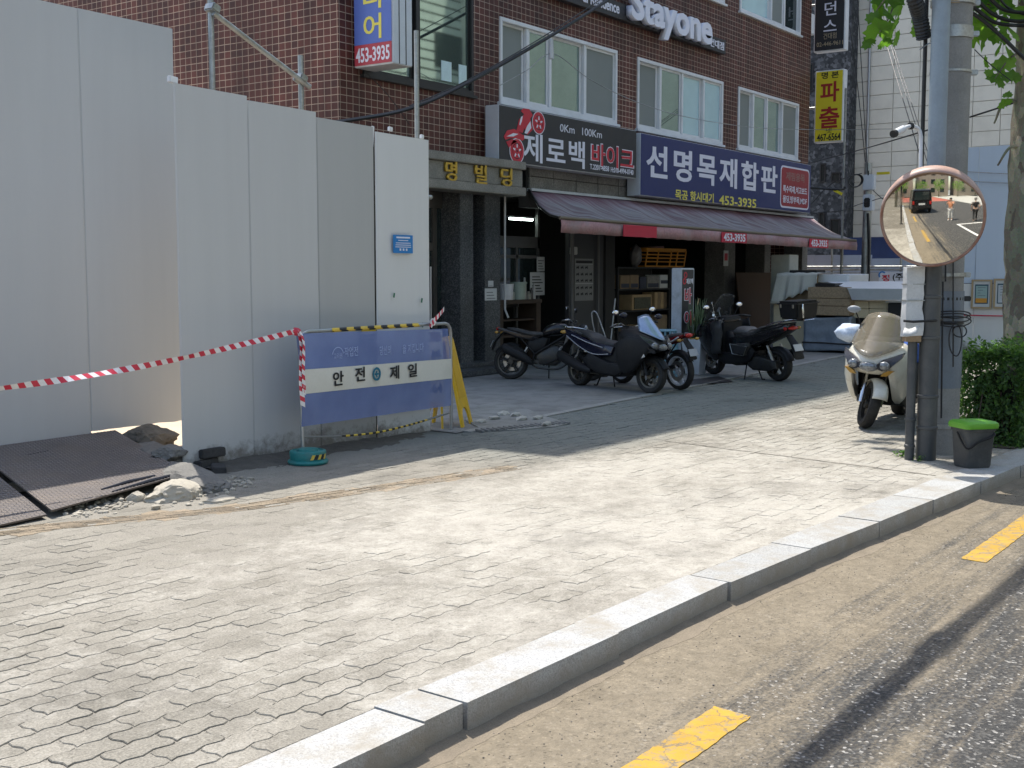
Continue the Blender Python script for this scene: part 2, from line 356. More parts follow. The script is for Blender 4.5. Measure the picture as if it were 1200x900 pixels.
# kerb: one stone after another
kerb = T('kerb', 'pale granite kerb along the dusty pavement', 'kerb'); kerb['kind'] = 'structure'
del kerb['label'], kerb['category']
js = [-14 + i * 1.0 for i in range(16)] + [2.12, 3.175, 3.41, 4.50, 5.6, 6.57, 7.55, 8.5, 9.5, 10.5, 11.5, 12.5, 13.5, 14.5, 15.5, 17, 18.5, 20]
for a, b in zip(js, js[1:]):
    if b - a < .15: continue
    bm = B(); dz = RND.uniform(-.004, .004); g = .0055; dy = RND.uniform(-.007, .007); sk_ = RND.uniform(-.004, .004)
    a_, b_ = a + g, b - g
    vs = [bm.verts.new(q) for q in ((a_, yi(a_) + dy, -.2), (b_, yi(b_) + dy + sk_, -.2), (b_, yo(b_) + dy + sk_, -.2), (a_, yo(a_) + dy, -.2),
                                    (a_, yi(a_) + dy, .006 + dz), (b_, yi(b_) + dy + sk_, .006 + dz), (b_, yo(b_) + dy + sk_, .002 + dz), (a_, yo(a_) + dy, .002 + dz))]
    for q in ((0, 1, 5, 4), (1, 2, 6, 5), (2, 3, 7, 6), (3, 0, 4, 7), (4, 5, 6, 7), (3, 2, 1, 0)): bm.faces.new([vs[i] for i in q])
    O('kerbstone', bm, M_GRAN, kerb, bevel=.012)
# dirt strip and grit in the gutter
bm = B()
def gutter(x, y, z):
    t = (y - 0) / 1.0; yy = yo(x) - .0 - t * (.10 + .06 * mnoise.noise(V((x * 2.3, 0, 0))) + .02 * mnoise.noise(V((x * 17, 3, 0))))
    return (x, yy + .01, -.119 + (.022 + .012 * mnoise.noise(V((x * 5, 1, 0)))) * (1 - t) ** 1.5)
sheet(bm, -4, 14, 0, 1, 0, 360, 5, gutter)
O('gutter_sand', bm, PM('gutter_dirt', (.2, .165, .12), .95, var=.3, scale=8, fine=160, bmp=.6, world=True), kind='stuff', smooth=True)
bm = B()
for i in range(2200):
    x = 2.5 + 9 * RND.random() ** 1.4; y = 2.6 - 2.6 * RND.random() ** 1.2
    if y > yo(x) - .03: continue
    s = RND.uniform(.0012, .0036) * (1.8 if RND.random() < .04 else 1)
    ball(bm, (x, y, -.12 + s * .5), (s * RND.uniform(.8, 1.5), s, s * .7), 1)
O('road_grit', bm, PM('grit', (.12, .11, .1), .9, var=.6, scale=30), kind='stuff')

# pavement: bedding sheet, wavy interlocking pavers one by one, wind-blown dust between and over them
pave = B()
def padj(x, y, z): return (x, yi(x) if y < 3 else y, z)
sheet(pave, -40, 40, 2.9, 7.9, -.014, 80, 1, lambda x, y, z: (x, yi(x) if y < 3.5 else max(edge(x), 7.75) + .3, z))
pavement = ST('pavement', pave, M_BASE)
LP, WP = .232, .116
def tri(t): t = t % 1.0; return 4 * t - 1 if t < .5 else 3 - 4 * t
def paver_pts(k, r):
    ox = (.5 * LP if r % 2 else 0) + k * LP; oy = r * WP; g = .0020 + RND.random() * .0022
    pts = []
    for i in range(9):
        t = i / 8; pts.append((ox + t * LP, oy, 0))
    lo = [(ox + LP * i / 8, oy) for i in range(9)]; hi = [(ox + LP * i / 8, oy + WP) for i in range(8, -1, -1)]
    lf = [(ox, oy + WP * .66), (ox, oy + WP * .33)]; rt = [(ox + LP, oy + WP * .33), (ox + LP, oy + WP * .66)]
    cx, cy = ox + LP / 2, oy + WP / 2; out = []
    for (x, y) in lo + rt + hi + lf:
        yy = (y - oy) / WP
        wy = .0085 * math.sin(2 * math.pi * x / (LP / 2))
        wx = .008 * math.sin(2 * math.pi * yy)
        sx = 1 if x > cx else -1; sy = 1 if y > cy else -1
        xx = x + wx - (g * sx if abs(x - cx) > LP * .49 else 0); y2 = y + wy - (g * sy if abs(y - cy) > WP * .49 else 0)
        out.append((xx, y2))
    return out, cx, cy
cells = []
for r in range(int(2.3 / WP), int(9 / WP)):
    for k in range(int(1.6 / LP), int(23 / LP)):
        cx = (k + .5 + (.5 if r % 2 else 0)) * LP; cy = (r + .5) * WP
        if cy < yi(cx) + .025 or cy > min(edge(cx), 8.6) - .03: continue
        if cx < 9.2 and cy > 7.62: continue
        d = V((cx, cy, 0)).dot(FH); rr = V((cx, cy, 0)).dot(RT)
        u = 600 + FPX * rr / d
        if d < 2 or u < -80 or u > 1320 or d > 25: continue
        cells.append((d, r, k, u, cx, cy))
cells.sort()
stuff = B(); stuff_t = B(); cnt = 0
for d, r, k, u, cx, cy in cells:
    pts, _, _ = paver_pts(k, r); hm = yi(cx) + .003; he = edge(cx) - .003
    pts = [(x, min(max(y, hm), he)) for x, y in pts]
    tl = .0016
    h = RND.uniform(-tl, tl) - .0025 * (RND.random() < .08)
    tx, ty = RND.gauss(0, .007), RND.gauss(0, .011)
    near = d < 4.95 and -10 < u < 1000 and cnt < 300
    bm = B() if near else (stuff_t if abs(cy - interp(TAN, cx)) < .13 and cx < 8 else stuff)
    n0 = len(pts); top = [bm.verts.new((x + (cx - x) * .02, y + (cy - y) * .03, h + tx * (x - cx) + ty * (y - cy))) for x, y in pts]
    bot = [bm.verts.new((x, y, -.03 if near else -.014)) for x, y in pts]
    mid = [bm.verts.new((x, y, h - .004 + tx * (x - cx) + ty * (y - cy))) for x, y in pts]
    bm.faces.new(top)
    for i in range(n0):
        j = (i + 1) % n0
        bm.faces.new((mid[i], mid[j], top[j], top[i])); bm.faces.new((bot[i], bot[j], mid[j], mid[i]))
    if near:
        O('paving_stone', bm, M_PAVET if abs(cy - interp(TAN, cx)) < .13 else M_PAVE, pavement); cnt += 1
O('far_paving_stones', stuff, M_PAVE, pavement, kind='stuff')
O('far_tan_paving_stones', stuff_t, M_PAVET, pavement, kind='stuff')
def dustz(x, y, z):
    y = max(y, yi(x))
    p = V((x, y, 0)); a = mnoise.noise(p * .9 + V((4, 2, 0))) * .0014 + mnoise.noise(p * 3.1) * .0014 + mnoise.noise(p * 11) * .0014 + mnoise.noise(p * 31) * .0010
    cen = math.exp(-((x - 6.6) / 2.2) ** 2 - ((y - 4.9) / 1.0) ** 2) * .0016
    off = -.0011 - (.004 if y > 5.6 and x > 8 else 0) - max(0, (x - 8.5)) * .0007 - max(0, 4.2 - x) * .0020
    if y < yi(x) + .12: off += .004 * (1 - (y - yi(x)) / .12)
    return (x, y, max(-.0138, a + cen + off))
bm = B(); sheet(bm, 1.7, 13.7, 2.5, 7.9, 0, 480, 200, dustz)
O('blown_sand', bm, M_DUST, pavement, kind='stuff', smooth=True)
# ribbed tan guide strip
bm = B()
for q in range(6):
    for i in range(26):
        x0 = 3.9 + i * .155; x1 = x0 + .145
        if RND.random() < .10: continue
        ya = interp(TAN, x0) + (q - 2.5) * .042; yb = interp(TAN, x1) + (q - 2.5) * .042; hh = RND.uniform(.002, .0055)
        vs = [bm.verts.new(p) for p in ((x0, ya - .011, -.003), (x1, yb - .011, -.003), (x1, yb + .011, -.003), (x0, ya + .011, -.003), (x0, ya - .007, hh), (x1, yb - .007, hh), (x1, yb + .007, hh), (x0, ya + .007, hh))]
        for f in ((0, 1, 5, 4), (1, 2, 6, 5), (2, 3, 7, 6), (3, 0, 4, 7), (4, 5, 6, 7)): bm.faces.new([vs[j] for j in f])
O('ribbed_guide_strip', bm, M_PAVET, pavement, kind='stuff')
# old saw cut across the pavement
bm = B(); a, b = V((10.05, 5.43, 0)), V((9.56, 2.73, 0)); k = 24
for s in (-1, 1):
    pass
pl = [a.lerp(b, i / k) + V((RND.uniform(-.008, .008), 0, 0)) for i in range(k + 1)]
loft(bm, [[p + V((-.008, 0, .0035)), p + V((.008, 0, .0035))] for p in pl], closed=False)
ST('saw_cut', bm, PM('cut_groove', (.09, .08, .065), .95), par=pavement)
# forecourt of the shops, its pale edging, site sand, yard
bm = B(); vs = [bm.verts.new(p) for p in ((9.5, edge(9.5), .004), (60, edge(60) if 0 else 9.4, .004), (60, 60, .004), (9.5, 60, .004))]; bm.faces.new(vs)
bm.free(); bm = B()
loft(bm, [[(x, edge(x) + .1, .004), (x, 40, .004)] for x in (9.33, 12, 16, 20, 24, 28, 60)], closed=False); forecourt = ST('forecourt', bm, M_CONC)
bm = B()
x = 9.45
while x < 27:
    l = .98; bb = B(); vs = []
    for z in (-.05, .012):
        for (xx, s) in ((x, 0), (x + l, 0), (x + l, 1), (x, 1)): vs.append(bb.verts.new((xx, edge(xx) + s * .11, z + (RND.uniform(-.003, .003) if z > 0 else 0))))
    for q in ((0, 1, 5, 4), (1, 2, 6, 5), (2, 3, 7, 6), (3, 0, 4, 7), (4, 5, 6, 7)): bb.faces.new([vs[j] for j in q])
    O('edging_stone', bb, M_EDGE, forecourt); x += 1.0
bm.free()
bm = B(); sheet(bm, -30, 9.32, 7.85, 60, .0, 60, 60, lambda x, y, z: (x, y, .03 + .06 * mnoise.noise(V((x * .8, y * .8, 0))) + max(0, min(.35, (y - 10) * .06))))
ST('site_ground', bm, M_SAND, smooth=True)
# broken apron with ribbed lip beside the entrance
bm = B(); pts = [G(*q) for q in ((545, 494), (560, 476), (583, 472), (612, 478), (640, 490), (668, 497), (650, 501), (600, 505), (566, 505))]
prism(bm, [(p.x, p.y) for p in pts], .05, Matrix.Translation((0, 0, -.02)))
for v in bm.verts:
    if v.co.z > 0: v.co.z = .012 + .03 * max(0, 1 - (v.co - V((10.6, 8.1, 0))).length / 1.0)
apron = O('broken_apron', bm, PM('apron_concrete', (.23, .235, .22), .9, var=.25, scale=3, fine=60, bmp=.5, dirt=(.09, .085, .075), dirt_amt=.7, dirt_scale=3.5, world=True), pavement)
bm = B(); a, b = G(568, 507), G(668, 497)
for i in range(17):
    p = a.lerp(b, i / 16.0); box(bm, (p.x, p.y + .06, .012), (.035, .16, .03), rot=(0, 0, rad(-25)))
O('ribbed_lip', bm, M_CONC, pavement, bevel=.004)
bm = B(); prev = None
for q in ((563, 492), (580, 488), (590, 483), (604, 484), (612, 489), (630, 488), (640, 495)):
    p = G(*q, .045); ball(bm, (p.x, p.y, .03), (.10, .05, .03), 1, .5, seed=q[0])
O('apron_rubble', bm, M_CONC2, pavement, kind='stuff')
bm = B(); p = [G(*q, .010) for q in ((800, 452), (860, 447), (842, 441), (790, 447))]
bm.faces.new([bm.verts.new((v.x, v.y, .0125)) for v in p]); ST('steel_cover', bm, PM('cover_steel', (.05, .05, .055), .5, metal=.6), par=forecourt)
# ============================================================ THE BROWN BUILDING
def tile_mat():
    m, n, p, L = nodes('brown_wall_tile'); pos = N(n, 'NewGeometry').outputs['Position']; s = N(n, 'SeparateXYZ'); L(pos, s.inputs[0])
    a = N(n, 'Math', operation='ADD'); L(s.outputs[0], a.inputs[0]); L(s.outputs[1], a.inputs[1]); cb = N(n, 'CombineXYZ'); L(a.outputs[0], cb.inputs[0]); L(s.outputs[2], cb.inputs[1])
    wob = noise_(n, pos, .7, 3); wv = N(n, 'VectorMath', operation='MULTIPLY_ADD'); L(wob.outputs['Color'], wv.inputs[0]); wv.inputs[1].default_value = (.03, .03, 0); L(cb.outputs[0], wv.inputs[2])
    b = N(n, 'TexBrick', offset=0.0, squash=1.0); L(wv.outputs[0], b.inputs['Vector'])
    b.inputs['Scale'].default_value = 1; b.inputs['Brick Width'].default_value = .128; b.inputs['Row Height'].default_value = .102; b.inputs['Mortar Size'].default_value = .0058
    b.inputs['Mortar Smooth'].default_value = .3
    b.inputs['Color1'].default_value = (.145, .046, .034, 1); b.inputs['Color2'].default_value = (.080, .029, .023, 1); b.inputs['Mortar'].default_value = (.50, .38, .29, 1)
    nz = noise_(n, pos, .5, 6, .6); nr = ramp(n, nz.outputs[0], [(.3, .55), (.65, 1.1)])
    # soot film runs in vertical streaks over tile and joint alike
    mp = N(n, 'Mapping'); mp.inputs['Scale'].default_value = (2.2, 2.2, .16); L(pos, mp.inputs[0]); sn = noise_(n, mp.outputs[0], 1.6, 6, .6); sr = ramp(n, sn.outputs[0], [(.36, .55), (.6, 1.0)])
    c = mix(n, 1.0, b.outputs[0], nr.outputs[0], 'MULTIPLY'); c = mix(n, .8, c, sr.outputs[0], 'MULTIPLY')
    L(c, p.inputs['Base Color']); p.inputs['Roughness'].default_value = .55; p.inputs['Specular IOR Level'].default_value = .3
    iv = N(n, 'Math', operation='SUBTRACT'); iv.inputs[0].default_value = 1; L(b.outputs['Fac'], iv.inputs[1]); bump(n, p, iv.outputs[0], .5, .006)
    return m
M_TILE = tile_mat()
def granite(name, a, b, c, sc=140, rough=.4):
    m, n, p, L = nodes(name); v = N(n, 'NewGeometry').outputs['Position']
    t = N(n, 'TexVoronoi'); t.inputs['Scale'].default_value = sc; L(v, t.inputs['Vector'])
    r = ramp(n, t.outputs['Color'], [(.2, a), (.55, b), (.9, c)]); z = noise_(n, v, 1.4, 6, .6); zr = ramp(n, z.outputs[0], [(.3, .62), (.68, 1.1)])
    L(mix(n, 1.0, r.outputs[0], zr.outputs[0], 'MULTIPLY'), p.inputs['Base Color']); p.inputs['Roughness'].default_value = rough
    return m
M_GRD = granite('dark_granite', (.035, .038, .04), (.075, .08, .082), (.16, .165, .165), 70)
M_GRD2 = granite('dark_rough_granite', (.03, .031, .033), (.06, .062, .065), (.17, .17, .175), 9, .8)
M_CANO = granite('canopy_stone', (.20, .185, .155), (.25, .235, .2), (.32, .3, .26), 90, .6)
M_STONE = granite('grey_stone', (.14, .135, .12), (.19, .18, .165), (.25, .24, .22), 60, .7)
M_WFR = PM('white_window_frame', (.72, .73, .74), .35, var=.05, dirt=(.35, .34, .32), dirt_amt=.35)
M_DFR = PM('dark_window_frame', (.025, .024, .024), .4)
def glass(name, col, metal=.55, rough=.03, var=.1):
    return PM(name, col, rough, metal=metal, var=var, scale=1.2, fine=3, rvar=.015)
M_GL = glass('teal_window_glass', (.38, .49, .43), .9, .02); M_GLSKY = glass('sky_cyan_glass', (.55, .76, .80), .45, .12)  # second glass: flat cyan sky reflection painted into the pane colour
M_GLD = PM('dark_glass', (.02, .03, .03), .04, var=.1, spec=.8, rvar=.015)
def mesh_mat():
    return PM('insect_screen', (.21, .23, .215), .5, var=.08, scale=2, fine=200)
M_SCR = mesh_mat()
M_ALU = PM('dull_aluminium', (.42, .43, .44), .4, metal=.8, var=.1)
M_GALV = PM('galvanised_pipe', (.36, .37, .36), .45, metal=.75, var=.25, scale=12, dirt=(.2, .17, .12), dirt_amt=.5, dirt_scale=8)
M_BLK = PM('black_plastic', (.015, .015, .016), .5, var=.2)
M_INT = PM('dark_interior', (.035, .034, .032), .85, var=.3, scale=2)  # plain near-black base for inner and backing walls
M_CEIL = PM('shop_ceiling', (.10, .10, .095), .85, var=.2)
YF = 11.76; X0, X1 = 12.27, 29.2; ZR = 15.2; Z1 = 3.02
bld = T('brown_tile_building', 'brown tiled four storey building with shops below', 'building', (X0, YF, 0))
def wall_grid(bm, xs, zs, holes, y0, y1):
    """wall from cells, leaving the holes open"""
    for a, b in zip(xs, xs[1:]):
        for c, d in zip(zs, zs[1:]):
            mx, mz = (a + b) / 2, (c + d) / 2
            if any(h[0] < mx < h[1] and h[2] < mz < h[3] for h in holes): continue
            bx(bm, a, b, y0, y1, c, d)
WIN = []
for z0, z1, fl in ((4.39, 5.75, 2), (7.40, 8.76, 3), (10.4, 11.76, 4)):
    WIN += [(16.01, 19.73, z0, z1, fl), (20.5, 24.24, z0, z1, fl), (25.02, 28.48, z0, z1, fl)]
WIN += [(12.75, 15.3, 4.40, 6.1, 2), (12.75, 15.3, 7.4, 8.9, 3)]
xs = sorted(set([X0, X1] + [q for w_ in WIN for q in w_[:2]])); zs = sorted(set([3.45, ZR] + [q for w_ in WIN for q in w_[2:4]]))
bm = B(); wall_grid(bm, xs, zs, WIN, YF, YF + .25)
bx(bm, X0 + .0, X0 + .25, YF + .25, YF + 14, 0, ZR); bx(bm, X1 - .25, X1, YF + .25, YF + 14, 0, ZR); bx(bm, X0 + .25, X1 - .25, YF + 13.8, YF + 14, 0, ZR)
bx(bm, X0, X0 + .55, YF, YF + .25, 0, 3.45)
bmesh.ops.remove_doubles(bm, verts=bm.verts[:], dist=1e-4)
O('wall', bm, M_TILE, bld)
bm = B(); bx(bm, X0 + .01, X1 - .01, YF + .02, YF + 13.98, ZR - .2, ZR + .02); O('roof', bm, M_CONC2, bld)
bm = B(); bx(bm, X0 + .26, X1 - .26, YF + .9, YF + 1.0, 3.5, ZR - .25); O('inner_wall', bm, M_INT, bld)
def window(x0, x1, z0, z1, fl, style):
    fr = B(); d = YF + .06; f = .065
    for a, b, c, e in ((x0, x1, z0, z0 + f), (x0, x1, z1 - f, z1), (x0, x0 + f, z0 + f, z1 - f), (x1 - f, x1, z0 + f, z1 - f)): bx(fr, a, b, YF - .03, YF + .12, c, e)
    bx(fr, x0 - .05, x1 + .05, YF - .07, YF + .02, z0 - .05, z0 - .002)
    W = x1 - x0; splits = style
    for a in [s[1] for s in splits[:-1]]: bx(fr, x0 + W * a - .035, x0 + W * a + .035, YF - .012, YF + .10, z0 + f, z1 - f)
    o = O('window', fr, M_DFR if style is DARK else M_WFR, bld, bevel=.006)
    for k, (a, b, m) in enumerate(splits):
        xa, xb = x0 + W * a + .05, x0 + W * b - .05; y = YF + (.035 if k % 2 else .07)
        s = B(); t = .04
        if m is not M_SCR or True:
            for p, q, r, u in ((xa, xb, z0 + f, z0 + f + t), (xa, xb, z1 - f - t, z1 - f), (xa, xa + t, z0 + f + t, z1 - f - t), (xb - t, xb, z0 + f + t, z1 - f - t)): bx(s, p, q, y - .02, y + .02, r, u)
            O('sash', s, M_DFR if style is DARK else M_WFR, o)
        g = B(); bx(g, xa + t - .004, xb - t + .004, y - .004, y + .004, z0 + f + t - .004, z1 - f - t + .004); O('pane', g, m, o)
    return o
ST1 = [(0, .215, M_SCR), (.215, .40, M_GL), (.40, .70, M_GL), (.70, 1, M_SCR)]
ST2 = [(0, .25, M_SCR), (.25, .5, M_GL), (.5, .76, M_GLSKY), (.76, 1, M_GLSKY)]
ST3 = [(0, .24, M_SCR), (.24, .46, M_GL), (.46, .72, M_GL), (.72, 1, M_SCR)]
DARK = [(0, .47, M_GL), (.47, 1, M_GL)]
S3 = [(0, .5, M_GLSKY), (.5, .72, M_SCR), (.72, 1, M_GLD)]
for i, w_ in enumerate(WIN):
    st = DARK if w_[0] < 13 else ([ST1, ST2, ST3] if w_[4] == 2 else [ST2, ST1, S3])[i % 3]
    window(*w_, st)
M_PAPER = PM('pale_paper', (.6, .75, .75), .8)
# bits seen behind the left window: papers and an upright bar
for a, b in ((14.55, 14.8), (14.98, 15.18)):
    bm = B(); bx(bm, a, b, YF + .025, YF + .029, 4.55, 4.85); O('window_paper', bm, M_PAPER, bld)
# stone band over the shops, one panel after another
x = 16.85; k = 0
while x < X1 - .05:
    for zz0, zz1 in ((3.03, 3.24), (3.245, 3.45)):
        l = min(.74, X1 - x); off = .0 if zz0 < 3.1 else .0
        bm = B(); bx(bm, x + .006, x + l - .006, YF - RND.uniform(.012, .022), YF + .2, zz0 + .004, zz1 - .002); O('stone_panel', bm, M_STONE, bld, bevel=.004)
    x += .74
bm = B(); bx(bm, 16.8, X1 - .01, YF + .02, YF + .2, 3.02, 3.44); O('band_backing', bm, M_DARK, bld)
# ground floor: piers, back walls, ceiling
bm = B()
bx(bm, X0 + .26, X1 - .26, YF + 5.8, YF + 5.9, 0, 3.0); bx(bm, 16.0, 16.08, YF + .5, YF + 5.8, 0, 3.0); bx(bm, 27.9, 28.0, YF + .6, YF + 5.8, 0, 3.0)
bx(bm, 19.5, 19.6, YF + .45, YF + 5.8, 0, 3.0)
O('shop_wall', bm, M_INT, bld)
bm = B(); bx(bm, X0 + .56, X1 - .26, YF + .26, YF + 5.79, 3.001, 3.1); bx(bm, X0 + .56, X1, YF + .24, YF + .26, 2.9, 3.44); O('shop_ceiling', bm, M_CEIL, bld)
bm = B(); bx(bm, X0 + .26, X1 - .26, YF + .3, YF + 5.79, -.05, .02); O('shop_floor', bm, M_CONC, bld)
for a, b, zt, m in ((14.91, 15.26, 2.95, M_GRD), (15.56, 15.99, 2.95, M_GRD), (24.40, 24.95, 3.01, M_STONE), (26.55, 26.9, 3.01, M_STONE), (28.85, 29.2, 3.01, M_STONE)):
    bm = B(); bx(bm, a, b, YF - .04, YF + .45, .0, zt); O('pier', bm, m, bld, bevel=.008)
bm = B(); bx(bm, 15.262, 15.558, YF + .2, YF + .45, 0, 2.95); O('pier_recess', bm, M_DARK, bld)
bm = B(); bx(bm, 12.85, 16.05, YF - .55, YF + .5, 0.012, .10); bx(bm, 12.85, 16.05, YF - .2, YF + .5, .102, .17); O('entrance_step', bm, M_GRD, bld, bevel=.01)
# entrance: dark glazed door under the stone canopy
bm = B()
for a, b, c, d in ((12.85, 14.9, 2.62, 2.9), (14.66, 14.76, .17, 2.62), (13.7, 13.78, .17, 2.62), (12.85, 14.66, 1.95, 2.08), (12.85, 14.66, .17, .35)): bx(bm, a, b, YF + .30, YF + .38, c, d)
dr = O('entrance_door', bm, PM('door_bronze', (.12, .11, .10), .35, metal=.6), bld, bevel=.006)
bm = B(); bx(bm, 12.86, 14.9, YF + .335, YF + .345, .18, 2.8); O('pane', bm, M_GLD, dr)
bm = B(); tube(bm, [(14.52, YF + .24, .8), (14.52, YF + .24, 1.7)], .018); O('handle', bm, M_ALU, dr, smooth=60)
bm = B(); cxr = AY(617, 210, YF - .42).x; ct1 = AY(617, 190, YF - .42).z; ct0 = AY(617, 230, YF - .42).z; bx(bm, 12.6, cxr, YF - .42, YF + .02, ct1 - .13, ct1); bx(bm, 12.6, cxr - .02, YF - .36, YF + .02, ct0 + .14, ct1 - .133); bx(bm, 12.6, cxr, YF - .42, YF + .02, ct0, ct0 + .137)
cano = O('entrance_canopy', bm, M_CANO, bld, bevel=.012)
M_GOLD = PM('gilt_metal', (.55, .36, .06), .35, metal=.7, var=.2, scale=20)
for ch, px, wd in (('선', 490, .26), ('명', 527, .27), ('빌', 562, .29), ('딩', 592, .29)):
    p = AY(px, 190 + (px - 527) * .19 + 4, YF - .37); txt(ch, (p.x, YF - .362, (ct0 + ct1) / 2), (1, 0, 0), (0, 0, 1), .29, wd * 1.02, M_GOLD, cano, depth=.045, bold=.012, name='letter')
# drainpipe with white length beside the pier
bm = B(); tube(bm, [(16.06, YF - .08, 2.9), (16.06, YF - .08, 1.0), (16.1, YF - .12, .86)], .018); O('white_conduit', bm, PM('old_white_pipe', (.5, .5, .48), .6), bld, smooth=60)
# shop front glazing (bay left) and dark panels
bm = B()
for a, b, c, d in ((16.1, 18.1, 2.05, 2.25), (16.1, 18.1, 1.0, 1.06), (17.36, 17.42, 0.02, 2.05), (18.04, 18.1, .02, 2.9), (16.1, 16.16, .02, 2.05), (16.1, 18.1, 1.86, 1.92)): bx(bm, a, b, YF + .62, YF + .68, c, d)
sf = O('shop_front', bm, PM('grey_shop_frame', (.16, .16, .155), .5, metal=.4), bld)
bm = B(); bx(bm, 16.17, 18.03, YF + .645, YF + .652, 1.07, 2.04); O('pane', bm, M_GLD, sf)
bm = B(); bx(bm, 18.28, 19.48, YF + .1, YF + .18, 0.02, 2.95); O('wall_panel', bm, PM('charcoal_panel', (.06, .06, .06), .6, var=.15), bld)
bm = B(); tube(bm, [(18.2, YF - .02, .02), (18.2, YF - .02, 2.9)], .035); tube(bm, [(19.2, YF + .04, .02), (19.2, YF + .04, 2.9)], .022); O('steel_post', bm, PM('dusty_post', (.13, .125, .12), .6), bld, smooth=60)
bm = B(); bx(bm, 18.22, 18.34, YF - .05, YF + .05, 1.93, 2.07); O('switch_box', bm, PM('old_box', (.42, .41, .38), .6), bld, bevel=.01)
bm = B(); bx(bm, 19.48, 19.82, YF + .05, YF + .4, .02, 2.95); O('wall_panel', bm, M_INT, bld)
bm = B(); bx(bm, 16.9, 19.2, YF + .0, YF + .24, 2.72, 2.99); O('lintel', bm, PM('lintel_concrete', (.09, .088, .08), .85, var=.25), bld)
# fluorescent tube inside
ft = T('fluorescent_light', 'lit fluorescent tube under the dark shop ceiling', 'light', (17.3, YF + .75, 2.66))
a, b = AY(596, 256, YF + .8), AY(625, 254, YF + .8)
bm = B(); bx(bm, a.x, b.x, YF + .76, YF + .84, a.z + .02, a.z + .05); O('fitting', bm, M_WFR, ft)
mE = PM('tube_glow', (.85, 1, .93), .5, var=.0, emit=7.0)
bm = B(); tube(bm, [(a.x + .03, YF + .80, a.z), (b.x - .03, YF + .80, a.z)], .02); O('tube', bm, mE, ft, smooth=60)
bm = B(); tube(bm, [(a.x + .1, YF + .8, a.z + .05), (a.x + .1, YF + .8, 3.0)], .006); tube(bm, [(b.x - .1, YF + .8, a.z + .05), (b.x - .1, YF + .8, 3.0)], .006); O('hanger', bm, M_BLK, ft)

# ------------------------------------------------------------ signs on the facade
M_SIDE = PM('sign_box_side', (.60, .63, .67), .45, metal=.2, var=.08)
def signbox(name, label, x0, x1, y, z0, z1, face, dep=.28, group=None):
    t = T(name, label, 'sign', (x0, y + dep, z0), group=group)
    bm = B(); bx(bm, x0, x1, y + .012, y + dep, z0, z1); O('sign_case', bm, M_SIDE, t, bevel=.008)
    bm = B(); bx(bm, x0 + .012, x1 - .012, y, y + .01, z0 + .012, z1 - .012); O('sign_face', bm, face, t)
    return t
M_SBLK = PM('charcoal_sign_face', (.028, .028, .031), .4, var=.05); M_SNAV = PM('navy_sign_face', (.018, .028, .125), .35, var=.08)
M_LW = PM('white_letter', (.72, .72, .80), .45, var=.03); M_LR = PM('red_letter', (.55, .03, .05), .45, var=.05); M_LY = PM('yellow_letter', (.75, .66, .12), .45, var=.04)
YS = YF - .36
def onsign(px, py): return AY(px, py, YS)
rx0, rx1 = onsign(585, 160).x, onsign(746, 180).x; rz1, rz0 = onsign(585, 122).z, onsign(617, 193).z
sg = signbox('shop_sign', 'charcoal sign with red motorcycle and red and white lettering', rx0, rx1, YS, rz0, rz1, M_SBLK)
R_, U_ = (1, 0, 0), (0, 0, 1)
def stext(s, par, px0, px1, pym, ph, mat, bold=0.0, depth=.004, y=YS, sp=1.0):
    """line of lettering between two sight lines; ph = letter height in metres"""
    a, b = AY(px0, pym, y), AY(px1, pym, y); c = AY((px0 + px1) / 2, pym, y)
    return txt(s, (((a.x + b.x) / 2), y, c.z), R_, U_, ph, abs(b.x - a.x), mat, par, depth=depth, bold=bold, sp=sp)
mid = (rz0 + rz1) / 2
stext('제로백', sg, 613, 685, 177, .47, M_LW, .016, sp=1.10); stext('바이크', sg, 692, 743, 184, .42, M_LW, .03, depth=.003); stext('바이크', sg, 693, 742, 184, .385, M_LR, .018, depth=.006)
stext('0Km', sg, 656, 673, 151, .13, M_LW); stext('100Km', sg, 682, 705, 156, .13, M_LW); stext('T.2201-4858', sg, 691, 713.5, 196.5, .095, M_LW, .015); stext('H:010-4994-0740', sg, 715.5, 742, 200.5, .095, M_LW, .015)
# red motorcycle emblem rearing up: wheels, tank, tail
bm = B(); ec = AY(622, 152, YS)
def em(px, py):
    p = AY(px, py, YS); return (p.x, p.z)
def blob(bm, pts, y, d=.004):
    prism(bm, [em(*q) for q in pts], d, frame_of((0, y, 0), (1, 0, 0), (0, 0, 1)))
def ringp(bm, c, r, r2, y, n=24, d=.004):
    M = frame_of((c[0], y, c[1]), (1, 0, 0), (0, 0, 1)); lathe(bm, [(r2, 0), (r, 0), (r, d), (r2, d), (r2, 0)], M, n)
for c, r in ((em(631, 144), .175), (em(605.5, 177), .19)):
    ringp(bm, c, r, r * .68, YS - .003); ringp(bm, c, r * .6, .02, YS - .003)
blob(bm, [(610, 130), (613, 127), (620, 128), (624, 135), (621, 139), (624, 152), (618, 158), (614, 150), (612, 156), (605, 153), (608, 140), (614, 134)], YS - .003)
blob(bm, [(590, 160), (594, 153), (602, 151), (607, 154), (612, 158), (617, 160), (612, 165), (604, 162), (597, 162), (592, 164)], YS - .003)
blob(bm, [(593, 166), (600, 163), (606, 166), (600, 169), (596, 173)], YS - .003)
O('emblem', bm, M_LR, sg)
bm = B()
